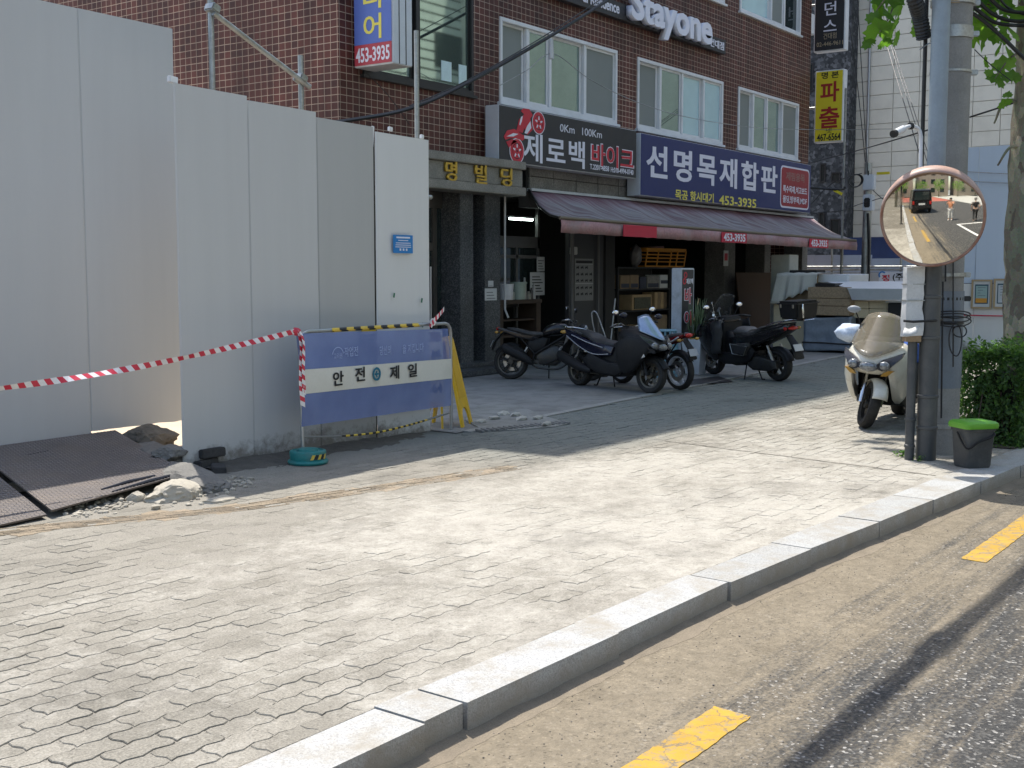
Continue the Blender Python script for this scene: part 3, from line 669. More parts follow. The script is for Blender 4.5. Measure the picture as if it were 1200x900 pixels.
for c, r in ((em(631, 144), .175), (em(605.5, 177), .19)):
    ringp(bm, c, r * 1.09, r * 1.01, YS - .003, d=.003)
    for k in range(5):
        q = k * 2 * math.pi / 5 + .3; M = frame_of((c[0] + r * .45 * math.cos(q), YS - .008, c[1] + r * .45 * math.sin(q)), (math.cos(q), 0, math.sin(q)), (-math.sin(q), 0, math.cos(q))); prism(bm, [(-.03, -.018), (.03, -.01), (.03, .01), (-.03, .018)], .002, M)
blob(bm, [(609, 141), (610, 137), (612, 136), (611, 142), (609, 147), (608, 146)], YS - .009, .002); blob(bm, [(614, 156), (617, 148), (621, 142), (622, 150), (617, 157)], YS - .009, .002); blob(bm, [(593, 160), (601, 156), (607, 157), (601, 160)], YS - .009, .002)
O('emblem_highlight', bm, M_LW, sg)
bx0, bx1 = onsign(751, 190).x, onsign(950, 220).x; bz1, bz0 = onsign(752, 155.5).z, onsign(751, 229).z
sn = signbox('shop_sign', 'navy timber shop sign with big pale lettering and red panel', bx0, bx1, YS, bz0, bz1, M_SNAV, .3)
stext('선명목재합판', sn, 757, 911, 199.5, .64, M_LW, .024, sp=1.20)
stext('목공 항시대기', sn, 791, 836, 230, .20, M_LY, .02); stext('453-3935', sn, 842.5, 886, 236.5, .20, M_LY, .02)
a, b = onsign(914.5, 220), onsign(948, 220); zc = (bz0 + bz1) / 2 - .02
def rrect(bm, x0, x1, z0, z1, r, y, d):
    pts = []
    for cx, cz, q in ((x1 - r, z0 + r, -90), (x1 - r, z1 - r, 0), (x0 + r, z1 - r, 90), (x0 + r, z0 + r, 180)):
        for i in range(5): t = rad(q + 22.5 * i); pts.append((cx + r * math.cos(t), cz + r * math.sin(t)))
    prism(bm, pts, d, frame_of((0, y, 0), (1, 0, 0), (0, 0, 1)))
bm = B(); rrect(bm, a.x, b.x, zc - .5, zc + .48, .12, YS, .004); O('panel_edge', bm, M_LW, sn)
bm = B(); rrect(bm, a.x + .04, b.x - .04, zc - .46, zc + .44, .10, YS - .004, .003); O('red_panel', bm, PM('red_sign_panel', (.30, .02, .03), .4), sn)
for s, dz, h, m in (('제림용목', .25, .2, PM('dim_letter', (.30, .16, .14), .5)), ('특수목재,석고보드', -.06, .18, M_LW), ('몰딩,방부목,MDF', -.3, .18, M_LW)):
    txt(s, ((a.x + b.x) / 2, YS - .005, zc + dz), R_, U_, h, (b.x - a.x) * (.66 if dz > 0 else .84), m, sn, depth=.003, bold=.02)
# residence sign with thick raised letters
zt = 6.72; lx0, lx1 = AY(655, 5, YF - .12).x, AY(850, 60, YF - .12).x
rs = T('residence_sign', 'black strip sign with raised white lettering between the upper floors', 'sign', (lx0, YF, 6.3))
bm = B(); bx(bm, lx0 - .6, lx1, YF - .13, YF - .002, 6.30, 6.60); O('sign_strip', bm, M_SBLK, rs, bevel=.006)
txt('al Residence', ((AY(681, 0, YF - .13).x + AY(727, 20, YF - .13).x) / 2, YF - .13, 6.48), R_, U_, .2, 1.25, M_LW, rs, depth=.01, bold=.02)
me_w = PM('stayone_letter', (.74, .75, .84), .4, var=.02)
txt('Stayone', ((AY(734, 0, YF - .14).x + AY(829, 40, YF - .14).x) / 2, YF - .132, 6.56), R_, U_, .82, AY(829, 45, YF - .14).x - AY(734, 20, YF - .14).x, me_w, rs, depth=.13, bold=.03, name='raised_lettering')
txt('건대점', ((AY(831.5, 50, YF - .13).x + AY(848, 55, YF - .13).x) / 2, YF - .13, 6.45), R_, U_, .17, AY(848, 55, YF - .13).x - AY(831.5, 50, YF - .13).x, M_LW, rs, depth=.01, bold=.02)
# projecting sign at the left corner
xs_ = AY(413, 60, YF - .02).x; ynear = AX(460, 60, xs_).y; zb = AX(413, 80, xs_).z
M_SBLU = PM('faded_blue_sign', (.10, .16, .48), .4, var=.08); M_SRED = PM('faded_red_sign', (.42, .05, .07), .4, var=.1)
ps = T('projecting_sign', 'blue projecting sign with yellow letters and red number strip', 'sign', (xs_, YF, zb))
bm = B(); bx(bm, xs_ + .01, xs_ + .42, ynear, YF - .04, zb, zb + 2.6); O('sign_case', bm, M_SIDE, ps, bevel=.012)
bm = B()
for k in (0.14, .28): bx(bm, xs_ + k - .006, xs_ + k + .006, ynear - .006, ynear + .01, zb + .01, zb + 2.58)
O('case_rib', bm, M_DFR, ps)
bm = B(); bx(bm, xs_, xs_ + .011, ynear + .02, YF - .06, zb + .30, zb + 2.58); O('sign_face', bm, M_SBLU, ps)
bm = B(); bx(bm, xs_, xs_ + .011, ynear + .02, YF - .06, zb + .02, zb + .297); O('number_strip', bm, M_SRED, ps)
ym = (ynear + YF - .04) / 2; wd_ = YF - ynear - .1
for ch, zz in (('어', zb + .525), ('리', zb + .93), ('테', zb + 1.35), ('인', zb + 1.76)): txt(ch, (xs_, ym, zz), (0, -1, 0), U_, .34, wd_ * .50, M_LY, ps, bold=.015)
txt('453-3935', (xs_, ym, zb + .155), (0, -1, 0), U_, .20, wd_ * .94, M_LW, ps, bold=.02)
bm = B(); tube(bm, [(xs_ + .2, YF - .05, zb + .4), (xs_ + .2, YF + .02, zb + .4)], .03); tube(bm, [(xs_ + .2, YF - .05, zb + 2), (xs_ + .2, YF + .02, zb + 2)], .03); O('bracket', bm, M_GALV, ps)

# ------------------------------------------------------------ awning
def awn_mat():
    m, n, p, L = nodes('faded_awning_cloth'); pos = N(n, 'NewGeometry').outputs['Position']
    mp = N(n, 'Mapping'); mp.inputs['Scale'].default_value = (3.2, .2, .2); mp.inputs['Rotation'].default_value = (0, 0, rad(-16)); L(pos, mp.inputs[0])
    a = noise_(n, mp.outputs[0], 2.0, 6, .62); b = noise_(n, pos, 1.2, 5); c = noise_(n, pos, 45, 3)
    r = ramp(n, a.outputs[0], [(.30, (.14, .065, .07)), (.44, (.20, .155, .155)), (.58, (.275, .26, .252)), (.74, (.35, .34, .33))])
    s = N(n, 'SeparateXYZ'); L(pos, s.inputs[0]); mr = N(n, 'MapRange'); L(s.outputs[2], mr.inputs[0]); mr.inputs[1].default_value = 2.75; mr.inputs[2].default_value = 3.02
    mm = N(n, 'Math', operation='MULTIPLY'); L(mr.outputs[0], mm.inputs[0]); mm.inputs[1].default_value = .55
    col = mix(n, mm.outputs[0], r.outputs[0], (.26, .04, .09)); col = mix(n, .25, col, c.outputs['Color'], 'OVERLAY')
    L(col, p.inputs['Base Color']); p.inputs['Roughness'].default_value = .8
    bump(n, p, a.outputs[0], .35, .03); return m
M_AWN = awn_mat(); M_VAL = PM('faded_red_valance', (.36, .20, .20), .8, var=.35, scale=2.4, fine=30, dirt=(.30, .27, .26), dirt_amt=.8, dirt_scale=2.2, world=True)
M_AR = PM('fresh_red_patch', (.48, .025, .05), .6, var=.1)
AWT0, AWT1 = V((16.8, YF - .05, 3.0)), V((29.4, YF - .05, 3.0))
fa = AY(656, 255, 10.05); fb = AY(1003, 282, 10.05)
YFR, ZFR = 10.05, (fa.z + fb.z) / 2
aw = T('shop_awning', 'long faded red and grey awning over the shop fronts', 'awning', (16.8, YF, ZFR))
bm = B(); nx, ny = 70, 12; rows = []
for i in range(nx + 1):
    s = i / nx; col = []
    for j in range(ny + 1):
        t = j / ny; top = AWT0.lerp(AWT1, s); bot = V((fa.x + (fb.x - fa.x) * s, YFR, fa.z + (fb.z - fa.z) * s)); p = top.lerp(bot, t)
        p.z -= .10 * math.sin(math.pi * t) * (1 + .25 * math.sin(s * 41)) + .02 * math.sin(s * 90 + t * 3) * math.sin(math.pi * t) + .02 * mnoise.noise(V((s * 30 + t * 4, t * 2, 0)))
        col.append(p)
    rows.append(col)
loft(bm, rows, closed=False); o = O('awning_cloth', bm, M_AWN, aw, smooth=True)
sm = o.modifiers.new('thick', 'SOLIDIFY'); sm.thickness = .004
bm = B(); rows = []
for i in range(121):
    s = i / 120; x = fa.x + (fb.x - fa.x) * s; z = fa.z + (fb.z - fa.z) * s
    y = YFR - .02 + .012 * math.sin(s * 60) + .01 * mnoise.noise(V((s * 25, 0, 0)))
    rows.append([(x, y, z - .03), (x, y - .01, z - .12), (x, y + .006 * math.sin(s * 130), z - .225 - .012 * mnoise.noise(V((s * 60, 2, 0))))])
loft(bm, rows, closed=False); o = O('valance', bm, M_VAL, aw, smooth=True); sm = o.modifiers.new('thick', 'SOLIDIFY'); sm.thickness = .003
bm = B(); tube(bm, [(fa.x, YFR, fa.z), (fb.x, YFR, fb.z)], .028); O('front_bar', bm, PM('dirty_bar', (.16, .13, .09), .6), aw, smooth=60)
bm = B(); bx(bm, 16.8, 29.4, YF - .1, YF - .005, 2.99, 3.035); O('wall_rail', bm, PM('pale_rail', (.55, .57, .58), .5, metal=.3), aw)
for p, q in ((AWT0, fa), (AWT1, fb)):
    bm = B(); tube(bm, [p, p.lerp(q, .35) + V((0, 0, -.12)), p.lerp(q, .7) + V((0, 0, -.1)), q], .02); O('support_arm', bm, M_DFR, aw, smooth=60)
for x in (18.5, 22.5, 26.5):
    bm = B(); tube(bm, [(x, YF + .0, 2.5), (x - .3, (YF + YFR) / 2, 2.40), (x, YFR + .05, ZFR - .02)], .022); O('support_arm', bm, M_DFR, aw, smooth=60)
for p0, p1, s in ((727, 766, None), (842.5, 872, '453-3935'), (946, 968, '453-3935')):
    a, b = AY(p0, 270, YFR), AY(p1, 270, YFR); s0 = ((a.x + b.x) / 2 - fa.x) / (fb.x - fa.x); z = fa.z + (fb.z - fa.z) * s0
    bm = B(); bx(bm, a.x, b.x, YFR - .062, YFR - .05, z - .225, z - .035); pt = O('number_patch', bm, M_AR, aw)
    if s: txt(s, ((a.x + b.x) / 2, YFR - .062, z - .128), R_, U_, .15, (b.x - a.x) * .86, M_LW, pt, bold=.03)
# ============================================================ HOARDING, BARRIER, RUBBLE
def panel_mat(name, c):
    m, n, p, L = nodes(name); tc = N(n, 'TexCoord').outputs['Object']; pos = N(n, 'NewGeometry').outputs['Position']
    mp = N(n, 'Mapping'); mp.inputs['Scale'].default_value = (3.5, 3.5, .25); L(tc, mp.inputs[0]); a = noise_(n, mp.outputs[0], 2, 6, .6)
    r = ramp(n, a.outputs[0], [(.3, tuple(x * .965 for x in c)), (.65, c)])
    s = N(n, 'SeparateXYZ'); L(pos, s.inputs[0]); b = noise_(n, pos, 14, 7, .75); l = noise_(n, pos, 2.0, 4)
    zz = N(n, 'MapRange'); L(s.outputs[2], zz.inputs[0]); zz.inputs[1].default_value = .32; zz.inputs[2].default_value = .0; zz.inputs[3].default_value = -.1; zz.inputs[4].default_value = .62
    ad = N(n, 'Math', operation='ADD'); L(zz.outputs[0], ad.inputs[0]); L(b.outputs[0], ad.inputs[1]); ad2 = N(n, 'Math', operation='ADD'); L(ad.outputs[0], ad2.inputs[0]); L(l.outputs[0], ad2.inputs[1])
    k = ramp(n, ad2.outputs[0], [(.0, 0.0), (1, 1.0)]); mr = N(n, 'MapRange'); L(ad2.outputs[0], mr.inputs[0]); mr.inputs[1].default_value = 1.28; mr.inputs[2].default_value = 1.62; mr.inputs[4].default_value = .8
    sc = noise_(n, pos, 5, 9, .8); sr = ramp(n, sc.outputs[0], [(.66, 0.0), (.74, .35)])
    col = mix(n, sr.outputs[0], r.outputs[0], (.42, .40, .37)); col = mix(n, mr.outputs[0], col, (.16, .14, .115))
    L(col, p.inputs['Base Color']); p.inputs['Roughness'].default_value = .55; p.inputs['Specular IOR Level'].default_value = .08
    w2 = noise_(n, pos, 1.1, 2); bump(n, p, w2.outputs[0], .10, .05); return m
PMATS = [panel_mat('hoarding_paint', (.535, .535, .525)), panel_mat('hoarding_paint_grey', (.45, .45, .437)), panel_mat('hoarding_paint_white', (.66, .66, .648))]
fence = T('steel_hoarding', 'tall pale grey steel hoarding around the building site', 'fence', (4, 7.72, 0))
YH = 7.72
PAN = [(3.25, 4.233, .2, 3.81, 1.23, 0), (4.24, 5.218, .19, 3.815, 1.236, 0), (5.226, 6.204, .205, 3.82, 1.23, 0), (6.213, 7.19, .235, 3.812, 1.236, 0), (6.207, 6.963, .0, 3.085, .003, 0), (6.968, 7.776, -.0, 3.04, .01, 0), (7.781, 8.532, -.0, 2.985, .016, 1), (8.541, 9.33, .0, 2.93, -.0, 2)]
for k_, ((q0, q1, z0, z1, dy, mk), nx_) in enumerate(zip(PAN, PAN[1:])):
    if k_ == 3: continue
    yy = YH + (1.23 if k_ < 3 else 0); bm = B(); bx(bm, q1 - .02, nx_[0] + .02, yy + .034, yy + .04, max(z0, nx_[2]), min(z1, nx_[3]) - .03); O('seam_blackout_strip', bm, M_DARK, fence)  # black strips added behind the seams to keep them dark and sunless
for x0, x1, z0, z1, dy, mk in PAN:
    bm = B(); y = YH + dy; rows = []
    for i in range(15):
        t = (0, .012, .09, .18, .27, .36, .45, .54, .63, .72, .81, .90, .96, .988, 1)[i]; x = x0 + (x1 - x0) * t; e = .012 * (1 if i in (0, 14) else 0)
        rows.append([(x, y + e + .0035 * mnoise.noise(V((x * 2, j * .7, dy * 50))), z0 + (z1 - z0) * j / 10 + (.012 * t * -1 if j == 10 else 0) + (0 if j else .01 * mnoise.noise(V((x * 6, 0, 0))))) for j in range(11)])
    loft(bm, rows, closed=False)
    o = O('panel', bm, PMATS[mk], fence, smooth=25); sm = o.modifiers.new('thick', 'SOLIDIFY'); sm.thickness = .012; sm.offset = -1; es = o.modifiers.new('edges', 'EDGE_SPLIT'); es.split_angle = rad(30)
def pipe(pts, r, name, par, m=None, n=10):
    b_ = B(); tube(b_, pts, r, n); return O(name, b_, m or M_GALV, par, smooth=60)
YP = 8.25
for px, ytop, x in ((248, -40, 0), (352, 65, 0), (488, 36, 0)):
    p = AY(px, 60, YP); t = AY(px, ytop, YP); pipe([(p.x, YP, 0), (p.x, YP, t.z)], .026, 'scaffold_post', fence)
a, b = AY(250, 15, YP - .06), AY(363, 102, YP - .06); pipe([a, b], .024, 'scaffold_brace', fence)
for px, py in ((249, 10), (352, 92)):
    p = AY(px, py, YP - .03); bm = B(); box(bm, p, (.09, .12, .07), rot=(0, .4, 0)); O('clamp', bm, M_GALV, fence, bevel=.01)
for z in (.9, 2.4):
    pipe([(7.0, YP - .08, z), (9.9, YP - .08, z)], .024, 'scaffold_rail', fence)
for px, py, s in ((205, 93, (.08, .04, .05)), (460, 151, (.05, .03, .04)), (436, 173, (.05, .02, .14)), (439, 160, (.03, .02, .2)), (497, 160, (.04, .03, .04))):
    p = AY(px, py, YH + .0); bm = B(); box(bm, (p.x, YH + .03, p.z), s, rot=(0, .1, 0)); O('white_clip', bm, M_WFR, fence, bevel=.004)
M_NOT = PM('blue_notice', (.02, .20, .52), .5, var=.05); M_GRN = PM('green_tape_bit', (.02, .14, .08), .5)
p0, p1 = AY(460.5, 275, YH - .03), AY(483.5, 297, YH - .03)
nt_ = T('site_notice', 'small blue notice with white lines stuck on the white hoarding panel', 'notice', ((p0.x + p1.x) / 2, YH - .03, p1.z))
bm = B(); bx(bm, p0.x, p1.x, YH - .034, YH - .03, p1.z, p0.z); O('sheet', bm, M_NOT, nt_)
for i, (q, wd) in enumerate(((.86, .7), (.70, .5), (.56, .75), (.45, .78), (.34, .8))):
    cx = (p0.x + p1.x) / 2; z = p1.z + (p0.z - p1.z) * q; h = .007 if i else .016
    bm = B(); bx(bm, cx - (p1.x - p0.x) * wd / 2, cx + (p1.x - p0.x) * wd / 2, YH - .0365, YH - .0345, z - h / 2, z + h / 2); O('print_line', bm, M_LW, nt_)
for i in range(3):
    bm = B(); x = p0.x + (p1.x - p0.x) * (.35 + .16 * i); box(bm, (x, YH - .0355, p1.z + .035), (.022, .002, .022)); O('print_mark', bm, M_LW, nt_)
p0, p1 = AY(423, 384, YH - .012), AY(440, 407, YH - .012); wn = T('warning_sticker', 'small printed warning sticker with yellow head behind the blue mesh', 'sticker', p1)
bm = B(); bx(bm, p0.x, p1.x, YH - .018, YH - .015, p1.z, p0.z); O('sheet', bm, PM('sticker_grey', (.42, .42, .40), .6), wn); bm = B(); bx(bm, p0.x, p1.x, YH - .021, YH - .0185, p0.z - .045, p0.z); O('yellow_head', bm, PM('sticker_yellow', (.65, .45, .03), .5), wn)
for i in range(4):
    bm = B(); bx(bm, p0.x + .02, p1.x - .02, YH - .021, YH - .0185, p0.z - .085 - i * .035, p0.z - .07 - i * .035); O('print_line', bm, M_DARK, wn)
for px, py in ((461.5, 346), (494, 352), (495, 381)):
    p = AY(px, py, YH - .03); bm = B(); box(bm, (p.x, YH - .034, p.z), (.02, .003, .045), rot=(0, .2, 0)); O('tape_bit', bm, M_GRN, fence)

# safety barrier
BL, BR = V((7.16, 7.34, 0)), V((9.51, 7.60, 0)); bd = (BR - BL).normalized(); bn = V((bd.y, -bd.x, 0))
def BP(px, py, off=0.0):
    r = ray(px, py); o = BL + bn * off; k = (o - CAMP).dot(bn) / r.dot(bn); return CAMP + r * k
bar = T('safety_barrier', 'blue mesh safety barrier with white stripe and striped top bar', 'barrier', (BL + BR) / 2)
lt, rt = BP(345, 388), BP(522, 379); zt = (lt.z + rt.z) / 2
lt = V((BL.x - .02 * bd.x, BL.y, zt)); rt = V((BR.x, BR.y, zt - .01))
cor = lambda c, a, b: [c + (a * (1 - math.sin(rad(q))) + b * (1 - math.cos(rad(q)))) * .11 for q in (0, 22, 45, 68, 90)]
top = [BL + V((0, 0, .05))] + cor(lt, V((0, 0, -1)), bd)[::1][:0] + [lt + V((0, 0, -.11)) + 0 * bd, lt + V((0, 0, -.055)) + bd * .012, lt + V((0, 0, -.015)) + bd * .05, lt + bd * .11,
       rt - bd * .11, rt + V((0, 0, -.015)) - bd * .05, rt + V((0, 0, -.055)) - bd * .012, rt + V((0, 0, -.11)), BR + V((0, 0, .01))]
bm = B(); tube(bm, top, .0165, 10); O('frame', bm, PM('barrier_steel', (.40, .42, .43), .35, metal=.7, var=.15, dirt=(.2, .15, .1), dirt_amt=.4), bar, smooth=60)
M_BK = PM('black_stripe', (.02, .02, .022), .5); M_YS = PM('yellow_stripe', (.72, .50, .06), .5, dirt=(.3, .24, .12), dirt_amt=.4)
bm = B(); a, b = BP(389, 380), BP(490, 376); sa, sb = (a - BL).dot(bd), (b - BL).dot(bd); LQ = (rt - lt).length
k = 26; ring = []
for i in range(k + 1):
    s = sa + (sb - sa) * i / k; c = V((BL.x, BL.y, 0)) + bd * s + V((0, 0, lt.z + (rt.z - lt.z) * s / LQ)); ring.append([c + bd * (.035 * (j / 10 - .5) * 1.4 * math.cos(j * 2 * math.pi / 10)) + (bn * math.cos(j * 2 * math.pi / 10) + V((0, 0, 1)) * math.sin(j * 2 * math.pi / 10)) * .0195 for j in range(10)])
Rr = loft(bm, ring); bm.faces.ensure_lookup_table()
for i, f in enumerate(bm.faces): f.material_index = (i // 10 // 2) % 2 if i < k * 10 else 0
O('striped_sleeve', bm, [M_YS, M_BK], bar, smooth=60)
def mesh_cloth():
    m, n, p, L = nodes('blue_mesh_cloth'); pos = N(n, 'TexCoord').outputs['Object']; a = noise_(n, pos, 3, 5); f = noise_(n, pos, 240, 2)
    r = ramp(n, a.outputs[0], [(.3, (.12, .175, .41)), (.7, (.165, .23, .50))]); L(mix(n, .25, r.outputs[0], f.outputs['Color'], 'OVERLAY'), p.inputs['Base Color'])
    p.inputs['Roughness'].default_value = .7; p.inputs['Alpha'].default_value = .70; return m
M_MESH = mesh_cloth()
tl, tr, br, bl = BP(344.5, 391), BP(523, 385), BP(527, 475), BP(351, 500)
def cloth(t, v0, v1, off=0.0, wav=.012):
    u = tl.lerp(tr, t); d = bl.lerp(br, t); rows = []
    for j in range(7):
        q = v0 + (v1 - v0) * j / 6; p = u.lerp(d, q); rows.append(p + bn * (off + .02 + wav * mnoise.noise(V((t * 7, q * 3, 1))) + .02 * math.sin(math.pi * q)))
    return rows
bm = B(); loft(bm, [cloth(i / 40, 0, 1) for i in range(41)], closed=False); O('mesh_banner', bm, M_MESH, bar, smooth=True)
v0, v1 = (433 - 391) / 109, (461.5 - 391) / 109; v2, v3 = (420 - 385) / 90, (443 - 385) / 90
bm = B(); rows = []
for i in range(41):
    t = i / 40; rows.append(cloth(t, v0 + (v2 - v0) * t, v1 + (v3 - v1) * t, .004))
loft(bm, rows, closed=False); st = O('white_stripe', bm, PM('banner_white', (.66, .65, .59), .7, var=.06, dirt=(.45, .43, .36), dirt_amt=.4), bar, smooth=True)
bsl = (BP(483, 434) - BP(396, 442)).normalized()
M_BT = PM('black_print', (.012, .012, .013), .6)
for ch, px, py in (('안', 396.5, 443.5), ('전', 422, 438.5), ('제', 462.5, 436.5), ('일', 483.5, 434)):
    p = BP(px, py, .058); txt(ch, p, bd, (0, 0, 1), .128, .15, M_BT, bar, bold=.02, proud=.0)
p = BP(441.5, 438.3, .060); M = frame_of(p, bd, (0, 0, 1)); bm = B(); lathe(bm, [(.042, 0), (.062, 0), (.062, .003), (.042, .003), (.042, 0)], M, 24); prism(bm, [(-.03, -.008), (.03, -.008), (.03, .008), (-.03, .008)], .003, M); prism(bm, [(-.008, .0085), (.008, .0085), (.008, .03), (-.008, .03)], .003, M); prism(bm, [(-.008, -.03), (.008, -.03), (.008, -.0085), (-.008, -.0085)], .003, M)
O('safety_cross', bm, PM('teal_print', (.01, .14, .22), .6), bar)
M_FW = PM('faint_white_print', (.34, .42, .68), .7)
for s, px, py, wd in (('작업전', 411.5, 412, .20), ('당신의', 451.5, 410.5, .18), ('을 지킵니다', 484, 408, .36)): txt(s, BP(px, py, .045), bd, (0, 0, 1), .085, wd, M_FW, bar, proud=.0)
M = frame_of(BP(396, 418, .045), bd, (0, 0, 1)); bm = B(); lathe(bm, [(.078, 0), (.086, 0), (.086, .002), (.078, .002), (.078, 0)], M, 20, a0=.3, a1=2.84); O('arc_print', bm, M_FW, bar)
txt('고리원', BP(396, 417, .045), bd, (0, 0, 1), .05, .12, M_FW, bar, proud=.0)
# striped cord hanging across the foot of the barrier
cp = [BP(355, 512), BP(400, 511), BP(440, 507), BP(472, 500), BP(497, 493), BP(526, 484)]
def smoothpath(pts, k):
    out = []
    for i in range(len(pts) - 1):
        p0 = pts[max(i - 1, 0)]; p1, p2 = pts[i], pts[i + 1]; p3 = pts[min(i + 2, len(pts) - 1)]
        for j in range(k):
            t = j / k; out.append(.5 * ((2 * p1) + (p2 - p0) * t + (2 * p0 - 5 * p1 + 4 * p2 - p3) * t * t + (3 * p1 - p0 - 3 * p2 + p3) * t ** 3))
    return out + [pts[-1]]
bm = B(); sp = smoothpath(cp, 9); tube(bm, sp, .010, 6); bm.faces.ensure_lookup_table()
for i, f in enumerate(bm.faces):
    s = i // 6; f.material_index = 2 if s < 9 or s > 36 else s % 2
O('striped_cord', bm, [M_YS, M_BK, PM('cord_grey', (.2, .2, .19), .6)], bar, smooth=60)
# weights
wt = T('barrier_weight', 'round teal plastic weight at the foot of the barrier', 'weight', (7.1, 7.22, 0))
M_TEAL = PM('teal_plastic', (.02, .20, .19), .45, var=.2, scale=10, dirt=(.12, .12, .1), dirt_amt=.5, dirt_scale=8)
bm = B(); lathe(bm, [(0, .005), (.165, .005), (.172, .02), (.165, .035), (.15, .04), (.155, .10), (.15, .112), (.13, .118), (.125, .108), (.09, .108), (.085, .128), (.03, .13), (0, .13)], Matrix.Translation((7.1, 7.22, 0)), 28); O('body', bm, M_TEAL, wt, smooth=40)
bm = B()
for i in range(5):
    q = rad(-128 + i * 12); q2 = rad(-128 + i * 12 + 10); r = .1575; f = bm.faces.new([bm.verts.new((7.1 + r * math.cos(t), 7.22 + r * math.sin(t), z)) for t, z in ((q, .05), (q2, .05), (q2 + .12, .09), (q + .12, .09))]); f.material_index = i % 2
O('sticker', bm, [M_YS, M_BK], wt)
# red and white tape
M_TR, M_TW = PM('tape_red', (.55, .03, .06), .4), PM('tape_white', (.74, .72, .72), .4)
def tape(par, name, pts, wv, seg=.035, twist=0.0, tilt=V((0, 0, 1))):
    d = [0]
    for a, b in zip(pts, pts[1:]): d.append(d[-1] + (b - a).length)
    n_ = int(d[-1] / seg); rows = []
    bm = B(); prev = None
    for i in range(n_ + 1):
        s = d[-1] * i / n_; k = max(j for j in range(len(d)) if d[j] <= s + 1e-9); k = min(k, len(pts) - 2); t = (s - d[k]) / (d[k + 1] - d[k]); p = pts[k].lerp(pts[k + 1], t); tg = (pts[k + 1] - pts[k]).normalized()
        u = tilt - tg * tilt.dot(tg); u.normalize(); v = tg.cross(u); q = twist * (mnoise.noise(V((s * 1.3, 2, 5))) + .4 * mnoise.noise(V((s * 5, 7, 5)))); u = u * math.cos(q) + v * math.sin(q)
        sk_ = tg * wv * .3
        r = [bm.verts.new(p + u * wv * .5 + sk_), bm.verts.new(p - u * wv * .5 - sk_)]
        if prev:
            f = bm.faces.new((prev[0], prev[1], r[1], r[0])); f.material_index = i % 2
        prev = r
    o = O(name, bm, [M_TR, M_TW], par); return o
tp = T('barrier_tape', 'red and white warning tape sagging in front of the hoarding', 'tape', (BL.x, BL.y, 1.1))
ts = BP(347, 388, .02); te = AY(-120, 470, 7.42)
pts = [ts.lerp(te, i / 24) + V((0, 0, -.10 * math.sin(math.pi * i / 24) * .6)) for i in range(25)]
tape(tp, 'tape_run', pts, .045, .05, 1.2)
k0 = BP(351, 389, .04); tape(tp, 'tape_tail', smoothpath([k0, BP(354, 410, .06), BP(353, 440, .07), BP(355, 476, .06)], 8), .05, .04, .7, V((1, 0, 0)))
tape(tp, 'tape_tail', smoothpath([k0 + V((0, 0, .01)), BP(356, 402, .07), BP(355.5, 430, .08), BP(356.5, 462, .07)], 8), .045, .04, .8, V((1, .3, 0)))
bm = B(); ball(bm, BP(347.5, 388.5, .015), (.04, .03, .035), 2, .5, seed=3); O('tape_knot', bm, M_TR, tp)
t2 = T('barrier_tape', 'knotted scrap of red and white tape on the right barrier corner', 'tape', BP(507, 378))
tape(t2, 'tape_tail', [BP(505, 382, .03), BP(509, 375, .04), BP(514, 370, .05), BP(520.5, 362, .05)], .04, .03, .5)
tape(t2, 'tape_tail', [BP(506, 376, .03), BP(504, 383, .04)], .05, .03, .5)
bm = B(); ball(bm, BP(507, 377.5, .015), (.035, .03, .04), 2, .5, seed=5); O('tape_knot', bm, M_TW, t2)
# yellow folding stand
M_YEL2 = PM('yellow_plastic', (.72, .44, .02), .4, var=.1, dirt=(.35, .25, .1), dirt_amt=.4, dirt_scale=7)
ac = G(529, 500); ac = V((9.78, 7.86, 0)); ax = V((.93, .36, 0)).normalized(); ay = V((ax.y, -ax.x, 0))
af = T('folding_floor_stand', 'yellow plastic folding floor stand behind the barrier', 'floor stand', ac)
H_ = .93
for sgn in (-1, 1):
    up = V((0, 0, 1)) * H_ - ay * sgn * .20; o_ = ac + ay * sgn * .20; M = frame_of(o_, ax, up); bm = B()
    Wb, Wt = .19, .125; hh = up.length
    out = [(-Wb, 0), (-Wb + .07, 0), (-.11, .08)] + [(.105 * math.cos(rad(q)) * -1, .10 + .10 * math.sin(rad(q))) for q in (20, 45, 70, 90, 110, 135, 160)] + [(.11, .08), (Wb - .07, 0), (Wb, 0), (Wt, hh - .04), (Wt - .03, hh), (-Wt + .03, hh), (-Wt, hh - .04)]
    prism(bm, out, .022 * sgn, M); pn = O('stand_panel', bm, M_YEL2, af, bevel=.006)
    bm = B(); r_ = [(-.11, .30), (.11, .30), (.085, hh - .14), (-.085, hh - .14)]; prism(bm, r_, .004, M @ Matrix.Translation((0, 0, .0225 if sgn > 0 else -.0265))); O('recessed_field', bm, PM('worn_yellow', (.60, .36, .02), .5), pn)
bm = B(); tube(bm, [ac + V((0, 0, H_ - .01)) - ax * .10, ac + V((0, 0, H_ - .01)) + ax * .10], .02); O('hinge', bm, M_YEL2, af, smooth=60)
